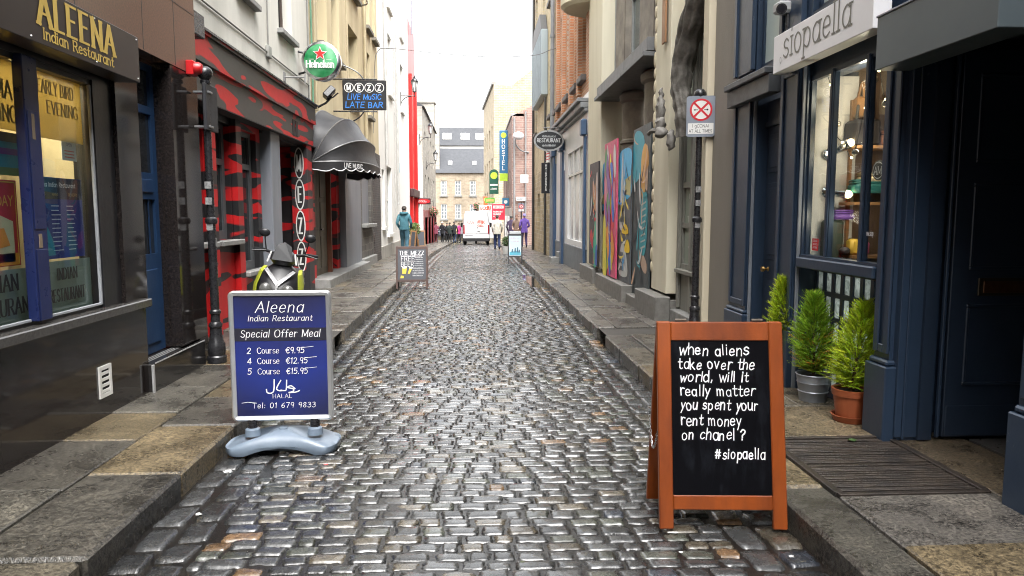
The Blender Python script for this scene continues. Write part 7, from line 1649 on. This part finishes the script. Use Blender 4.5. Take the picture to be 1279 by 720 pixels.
def wheel(y):
    m = MB(); m.lathe([(.14, -.045), (.20, -.055), (.235, -.04), (.245, 0), (.235, .04), (.20, .055), (.14, .045)], n=28, ax='x'); m.v = [(p[0], p[1] + y, p[2] + .245) for p in m.v]; w_ = m.build('wheel', M('tyre_rubber', (.015, .015, .015), .6), t_, smooth=50, local=True)
    m = MB(); m.lathe([(0, -.04), (.05, -.05), (.14, -.035), (.145, 0), (.14, .035), (.05, .05), (0, .04)], n=20, ax='x'); m.v = [(p[0], p[1] + y, p[2] + .245) for p in m.v]; m.build('rim', SILV, w_, smooth=40, local=True)
wheel(-.48); wheel(.78)
m = MB(); loft(m, [sect(.40, -.72, -.30, .07), sect(.50, -.70, -.28, .075), sect(.53, -.60, -.34, .05)]); m.build('front_mudguard', YELP, t_, smooth=50, local=True)
m = MB(); m.tube([(.07, -.48, .25), (.07, -.36, .6)], .022, 8); m.tube([(-.07, -.48, .25), (-.07, -.36, .6)], .022, 8); m.build('fork', SILV, t_, local=True)
m = MB(); loft(m, [sect(.28, -.25, 1.0, .14), sect(.36, -.25, 1.02, .16), sect(.38, -.2, .95, .15)]); m.build('footboard', BLK, t_, smooth=50, local=True)
m = MB(); loft(m, [sect(.381, .2, 1.1, .15), sect(.55, .15, 1.15, .18), sect(.70, .12, 1.12, .17)]); m.build('rear_body', BLK, t_, smooth=50, local=True)
m = MB(); loft(m, [sect(.701, .10, 1.08, .16), sect(.76, .08, 1.10, .17), sect(.80, .15, 1.0, .14)]); m.build('saddle', M('black_vinyl_seat', (.02, .02, .02), .5), t_, smooth=50, local=True)
m = MB(); m.tube([(-.16, .30, .02), (-.14, .32, .30)], .014, 6); m.build('kickstand', CAST, t_, local=True)

# --- white van seen from behind
YV = 52.0; zv = gz(54)
t_ = thing('white_van', 'white delivery van with red lettering on its rear doors, driving away down the lane', 'van', (.16, YV, zv))
VW = M('van_white', (.80, .80, .81), .25, (.76, .76, .77), 3, rvar=.05)
def vsec(y, z0, z1, w0, w1): return [(-w0, y, z0), (-w0 * 1.0, y, z0 + (z1 - z0) * .5), (-w1 - .04, y, z1 - .22), (-w1 + .04, y, z1 - .05), (-w1 + .2, y, z1), (w1 - .2, y, z1), (w1 - .04, y, z1 - .05), (w1 + .04, y, z1 - .22), (w0, y, z0 + (z1 - z0) * .5), (w0, y, z0)]
m = MB(); loft(m, [vsec(.04, .42, 2.40, .96, .78), vsec(.0, .44, 2.3, .94, .76), vsec(.25, .40, 2.48, .99, .82), vsec(3.6, .40, 2.48, .99, .82), vsec(4.3, .45, 2.1, .98, .78), vsec(4.6, .45, 1.35, .96, .84), vsec(5.4, .5, 1.1, .9, .8)][1:]); m.build('body', VW, t_, smooth=35, local=True)
m = MB(); m.box(-.97, .97, -.10, .05, .30, .56, .04); m.box(-.9, .9, .06, .4, .30, .42); m.build('bumper', M('black_bumper', (.02, .02, .022), .5), t_, local=True)
F = FACING(0, -.005, 0)
m = MB(); m.box(-.008, .008, .58, 2.2, .001, .006, 0, F); m.box(-.82, .82, .86, .885, .001, .006, 0, F); m.build('door_seam', flat('seam_grey', (.30, .30, .31), .5), t_, local=True)
for s_ in (-1, 1):
    m = MB(); m.box(s_ * .83, s_ * .93, .85, 1.5, .001, .03, .01, F); m.build('tail_light', M('tail_light_red', (.35, .02, .03), .2), t_, local=True)
    m = MB(); m.lathe([(.0, -.1), (.2, -.11), (.33, -.09), (.33, .09), (.2, .11), (0, .1)], n=24, ax='x'); m.v = [(p[0] + s_ * .83, p[1] + .95, p[2] + .33) for p in m.v]; m.build('wheel', _mc['tyre_rubber'], t_, smooth=40, local=True)
    m = MB(); m.lathe([(.0, -.1), (.2, -.11), (.33, -.09), (.33, .09), (.2, .11), (0, .1)], n=24, ax='x'); m.v = [(p[0] + s_ * .83, p[1] + 4.2, p[2] + .33) for p in m.v]; m.build('wheel', _mc['tyre_rubber'], t_, smooth=40, local=True)
    m = MB(); m.box(s_ * 1.0, s_ * 1.2, 3.9, 4.0, 1.25, 1.6, .03); m.build('wing_mirror', BLK, t_, local=True)
m = MB(); m.box(-.8, -.25, .68, .78, .001, .008, 0, F); m.build('number_plate', flat('plate_grey', (.35, .35, .36), .4), t_, local=True)
m = MB(); scribble(m, F, -.62, 1.60, .55, .20, .05, .008, 71); scribble(m, F, .06, 1.60, .62, .20, .05, .008, 75); scribble(m, F, .08, 1.38, .45, .13, .035, .008, 77); m.build('red_lettering', flat('van_red', (.65, .10, .05), .4), t_, local=True)
m = MB(); scribble(m, F, -.5, 1.95, .42, .09, .022, .008, 81); scribble(m, F, .12, 1.95, .5, .09, .022, .008, 82); scribble(m, F, -.55, 1.40, .5, .08, .02, .008, 83); m.build('grey_lettering', flat('van_grey', (.42, .42, .5), .4), t_, local=True)
m = MB(); m.box(.05, .1, 1.25, 1.33, .001, .03, .005, F); m.box(.08, .25, 1.0, 1.04, .001, .03, .005, F); m.build('door_handle', BLK, t_, local=True)
t_ = thing('white_van', 'second white vehicle with a red patterned roof board, ahead of the delivery van', 'van', (1.0, 59, gz(59)))
m = MB(); loft(m, [vsec(.0, .44, 2.5, .94, .76), vsec(.25, .40, 2.6, .97, .82), vsec(3.6, .40, 2.6, .97, .82), vsec(4.6, .45, 1.35, .96, .84)]); m.build('body', VW, t_, smooth=35, local=True)
m = MB(); m.box(-.6, .6, -.05, .1, 2.62, 3.1, .05); m.build('roof_board', VW, t_, local=True); m = MB(); F = FACING(0, -.05, 0); scribble(m, F, -.5, 2.75, 1.0, .25, .09, .004, 90); m.build('red_lettering', flat('van_red', (.65, .10, .05), .4), t_, local=True)
m = MB()
for s_ in (-1, 1):
    for yy in (.8, 3.6): m = MB(); m.lathe([(.0, -.1), (.33, -.09), (.33, .09), (0, .1)], n=20, ax='x'); m.v = [(p[0] + s_ * .83, p[1] + yy, p[2] + .33) for p in m.v]; m.build('wheel', _mc['tyre_rubber'], t_, local=True)

# --- people
SKIN = M('skin', (.46, .27, .20), .5); SHOE = M('dark_shoe', (.03, .028, .026), .5)
def person(label, x, y, z, rz, top, trouser, hair=(.03, .02, .015), H=1.75, walk=.0, arm=(.1, .1), shoe=None, bulk=1., hood=False, group=None, skirt=False, bag=None, bare_head=True):
    k = H / 1.75; t = thing('person', label, 'person', (x, y, z), rz, group)
    V, E, Rr, Tg = [], [], [], []
    def v(p, r, par=None, tg='top'):
        V.append(Vector(p) * k); Rr.append((r[0] * k * (bulk if tg != 'skin' else 1), r[1] * k * (bulk if tg != 'skin' else 1))); i = len(V) - 1
        if par is not None: E.append((par, i)); Tg.append((par, i, tg))
        return i
    pel = v((0, 0, .96), (.155, .115)); sp = v((0, -.005, 1.16), (.145, .105), pel); ch = v((0, -.015, 1.36), (.175, .115), sp); ne = v((0, -.01, 1.50), (.062, .062), ch); h0 = v((0, .012, 1.58), (.066, .075), ne, 'skin'); h1 = v((0, .02, 1.665), (.078, .092), h0, 'skin'); h2 = v((0, .012, 1.725), (.058, .066), h1, 'skin')
    v((0, .125, 1.625), (.012, .014), h0, 'skin')
    for s_, sw in ((-1, walk), (1, -walk)):
        sh = v((s_ * .185, -.015, 1.40), (.066, .066), ch); el = v((s_ * .25, -.05 - sw * .3 , 1.13), (.052, .052), sh); a_ = arm[0] if s_ < 0 else arm[1]
        wr = v((s_ * (.255 - a_ * .3), .02 + a_ * .9 - sw * .35, .90 + a_ * .45), (.038, .038), el); hd = v((s_ * (.25 - a_ * .4), .05 + a_ * 1.0 - sw * .4, .83 + a_ * .5), (.032, .040), wr, 'skin')
        hp = v((s_ * .088, 0, .90), (.098, .10), pel, 'trouser'); kn = v((s_ * .098, .03 + sw * .5 + (.04 if walk else 0), .50), (.066, .070), hp, 'trouser'); an = v((s_ * .10, sw * .95 - .02, .10 + (.06 if sw < 0 else 0)), (.046, .05), kn, 'trouser'); fo = v((s_ * .115, sw * .95 + .14, .035 + (.0 if sw < 0 else 0)), (.042, .033), an, 'shoe')
    me = bpy.data.meshes.new('tmp'); me.from_pydata(V, E, []); o = bpy.data.objects.new('tmp', me); COL.objects.link(o)
    md = o.modifiers.new('s', 'SKIN'); 
    for i, sv in enumerate(me.skin_vertices[0].data): sv.radius = Rr[i]; sv.use_root = (i == 0)
    s2 = o.modifiers.new('u', 'SUBSURF'); s2.levels = 2; s2.render_levels = 2
    dg = bpy.context.evaluated_depsgraph_get(); me2 = bpy.data.meshes.new_from_object(o.evaluated_get(dg)); bpy.data.objects.remove(o); bpy.data.meshes.remove(me)
    me2.name = 'body'; mats = {'top': M('cloth_%.3f_%.3f_%.3f' % top, top, .8, tuple(c * .7 for c in top), 9, .2, 60), 'trouser': M('cloth_%.3f_%.3f_%.3f' % trouser, trouser, .8, tuple(c * .7 for c in trouser), 9, .2, 60), 'skin': SKIN, 'shoe': M('shoe_%.2f_%.2f_%.2f' % shoe, shoe, .6) if shoe else SHOE}
    names = list(mats); me2.materials.clear()
    for nme in names: me2.materials.append(mats[nme])
    for f in me2.polygons:
        c = f.center; best = None
        for (i, j, tg) in Tg:
            a_, b_ = V[i], V[j]; d = b_ - a_; q = max(0, min(1, (c - a_).dot(d) / max(1e-9, d.length_squared))); dist = (c - (a_ + d * q)).length - (Rr[i][0] * (1 - q) + Rr[j][0] * q)
            if tg == 'skin' and j == h0 and q < .35: dist += .02
            if best is None or dist < best[0]: best = (dist, tg)
        tg = best[1]
        if tg == 'top' and c.z < .93 * k and abs(c.x) < .2 * k: tg = 'trouser'
        if tg == 'trouser' and c.z > .90 * k: tg = 'top'
        f.material_index = names.index(tg); f.use_smooth = True
    # five fingers on each hand
    fm = MB()
    for idx, s_ in ((0, -1), (1, 1)):
        a_ = arm[idx]; sw = walk if s_ < 0 else -walk
        hp_ = Vector((s_ * (.25 - a_ * .4), .05 + a_ * 1.0 - sw * .4, .83 + a_ * .5)) * k; wp = Vector((s_ * (.255 - a_ * .3), .02 + a_ * .9 - sw * .35, .90 + a_ * .45)) * k; d = (hp_ - wp).normalized(); sd = Vector((0, 1, 0)) - d * d.y; sd = sd.normalized() if sd.length > .2 else Vector((1, 0, 0)); inn = Vector((-s_, 0, 0))
        for q, ln in ((-.5, .050), (-.17, .060), (.17, .064), (.5, .056)):
            b0 = hp_ + sd * q * .055 + d * .012; fm.tube([b0, b0 + d * ln * .55 + inn * .006, b0 + d * ln + inn * .022], [.010, .009, .006], 6)
        b0 = hp_ + sd * .034; fm.tube([b0 - d * .01, b0 + d * .02 + sd * .022, b0 + d * .045 + sd * .026 + inn * .01], [.011, .010, .007], 6)
    bmx = bmesh.new(); bmx.from_mesh(me2); tmpm = bpy.data.meshes.new('f'); tmpm.from_pydata(fm.v, [], fm.f); n0 = len(bmx.faces); bmx.from_mesh(tmpm); bmx.faces.ensure_lookup_table()
    for f in bmx.faces[n0:]: f.material_index = names.index('skin'); f.smooth = True
    bmesh.ops.recalc_face_normals(bmx, faces=bmx.faces); bmx.to_mesh(me2); bmx.free(); bpy.data.meshes.remove(tmpm)
    bo = bpy.data.objects.new('body', me2); COL.objects.link(bo); attach(bo, t, True)
    m = MB(); m.ball((0, .0, 1.685 * k), .090 * k, .104 * k, .082 * k, 18, 12); m.v = [(p[0], p[1] - (.03 * k if p[2] < 1.68 * k else 0), max(p[2], (1.70 if p[1] > .05 * k else 1.60) * k)) for p in m.v]; m.build('hair', M('hair_%.3f_%.3f_%.3f' % hair, hair, .6, bmp=.3), t, smooth=60, local=True)
    if hood:
        m = MB(); m.tube(catmull3([(-.12 * k, .0, 1.49 * k), (-.10 * k, -.09 * k, 1.50 * k), (0, -.125 * k, 1.49 * k), (.10 * k, -.09 * k, 1.50 * k), (.12 * k, 0, 1.49 * k)]), .048 * k, 10); m.build('hood', mats['top'], t, smooth=60, local=True)
        m = MB(); m.lathe([(.165 * k * bulk, .90 * k), (.172 * k * bulk, .93 * k), (.165 * k * bulk, .97 * k)], n=24); m.v = [(p[0], p[1] * .8, p[2]) for p in m.v]; m.build('hem', mats['top'], t, smooth=60, local=True)
    else:
        m = MB(); m.lathe([(.172 * k * bulk, .80 * k), (.176 * k * bulk, .86 * k), (.168 * k * bulk, .98 * k)], n=24); m.v = [(p[0], p[1] * .8, p[2]) for p in m.v]; m.build('jacket_hem', mats['top'], t, smooth=60, local=True)
    if bag:
        m = MB(); m.box(-.13 * k, .13 * k, -.27 * k, -.12 * k, 1.05 * k, 1.42 * k, .05); m.build('rucksack', M('bag_%.2f' % bag[0], bag, .6), t, smooth=40, local=True)
    return t
person('man in a teal hooded top and matching tracksuit trousers walking away on the left pavement', -2.62, 27.4, .12, R(-6), (.055, .17, .215), (.045, .12, .165), H=1.80, walk=.16, arm=(.16, .2), hood=True, bulk=1.18, shoe=(.45, .45, .45))
person('man in a pale jacket and blue jeans walking away beside the white van', 1.20, 37.6, gz(37.6) , R(0), (.62, .60, .53), (.02, .035, .11), H=1.80, walk=.13, bulk=1.12)
crowd = [('person in a maroon top at the left edge of the crowd', -3.02, 57.5, (.22, .05, .08), (.05, .03, .035), (.02, .015, .012), .1), ('white haired person in a long black coat within the crowd', -2.55, 58.5, (.015, .015, .02), (.015, .015, .018), (.6, .55, .45), .05), ('person in black with dark hair behind the white haired one', -2.25, 60.5, (.02, .018, .025), (.02, .02, .022), (.02, .015, .012), 0), ('person in a dark green coat in the middle of the crowd', -1.95, 58.0, (.02, .032, .028), (.018, .018, .02), (.03, .02, .015), .08), ('tall person in a black jacket and blue jeans in the crowd', -1.58, 58.2, (.015, .018, .02), (.03, .05, .10), (.02, .015, .01), .1), ('person with a pink top at the right of the crowd', -1.24, 59.0, (.50, .04, .20), (.03, .03, .035), (.10, .05, .03), .05), ('fair haired person in a grey top beside the van', -1.02, 60.5, (.30, .28, .30), (.05, .05, .06), (.35, .24, .12), 0)]
for k, (lb, x, y, c1, c2, hr, wk) in enumerate(crowd): person(lb, x, y, gz(y) - .01, R((20, -30, 160, 10, -15, 60, 180)[k]), c1, c2, hr, H=1.72 + .05 * math.sin(k * 2), walk=wk, group='people at the end of the lane', arm=(.15, .2))
person('person in a purple hooded coat and dark trousers on the right pavement', 2.52, 36.2, .12 + gz(36.2), R(10), (.16, .09, .42), (.05, .03, .10), (.30, .26, .55), H=1.72, walk=.06, group='people on the right pavement', arm=(.2, .3))
person('person with auburn hair and a purple bag facing up the lane on the right pavement', 2.22, 37.5, .12 + gz(37.5), R(165), (.25, .17, .13), (.05, .045, .05), (.16, .06, .03), H=1.68, group='people on the right pavement', arm=(.3, .3), bag=(.14, .08, .40))
person('person in a dark purple jacket with black hair on the right pavement', 1.98, 38.5, .12 + gz(38.5), R(-20), (.08, .055, .11), (.04, .035, .03), (.015, .012, .01), H=1.66, group='people on the right pavement')

# --- litter on the wet stones
r_ = random.Random(5)
LIT = M('wet_paper', (.62, .62, .62), .5, (.45, .45, .44), 20)
def crumple(label, x, y, s, mat=LIT, z=.004, fl=.35, name='paper_scrap'):
    m = MB(); m.ball((x, y, z + gz(y) + s * fl * .5), s, s * .7, s * fl, 10, 6); m.v = [tuple(Vector(p) + Vector((r_.uniform(-1, 1), r_.uniform(-1, 1), r_.uniform(-.5, .5))) * s * .28) for p in m.v]; tag(m.build(name, mat), label, 'litter', 'litter on the cobbles', 'thing')
crumple('largest white paper scrap lying by the left kerb', -1.58, 4.55, .028)
crumple('small white paper scrap left of the plastic sign base', -1.60, 4.88, .018)
crumple('tiny white scrap nearest the camera on the left setts', -1.52, 3.9, .016)
crumple('tiny red wrapper on the setts right of the plastic sign', -.98, 4.65, .016, flat('wrapper_red', (.5, .03, .03), .4), name='wrapper')
crumple('white pebble of gum on the setts below the chalk board', 1.00, 3.32, .010)
crumple('white cigarette end on the setts right of the chalk board foot', 1.52, 3.25, .011)
crumple('green sprig fallen on the iron grating', 2.55, 4.62, .03, LEAF, .125, .15, 'sprig')
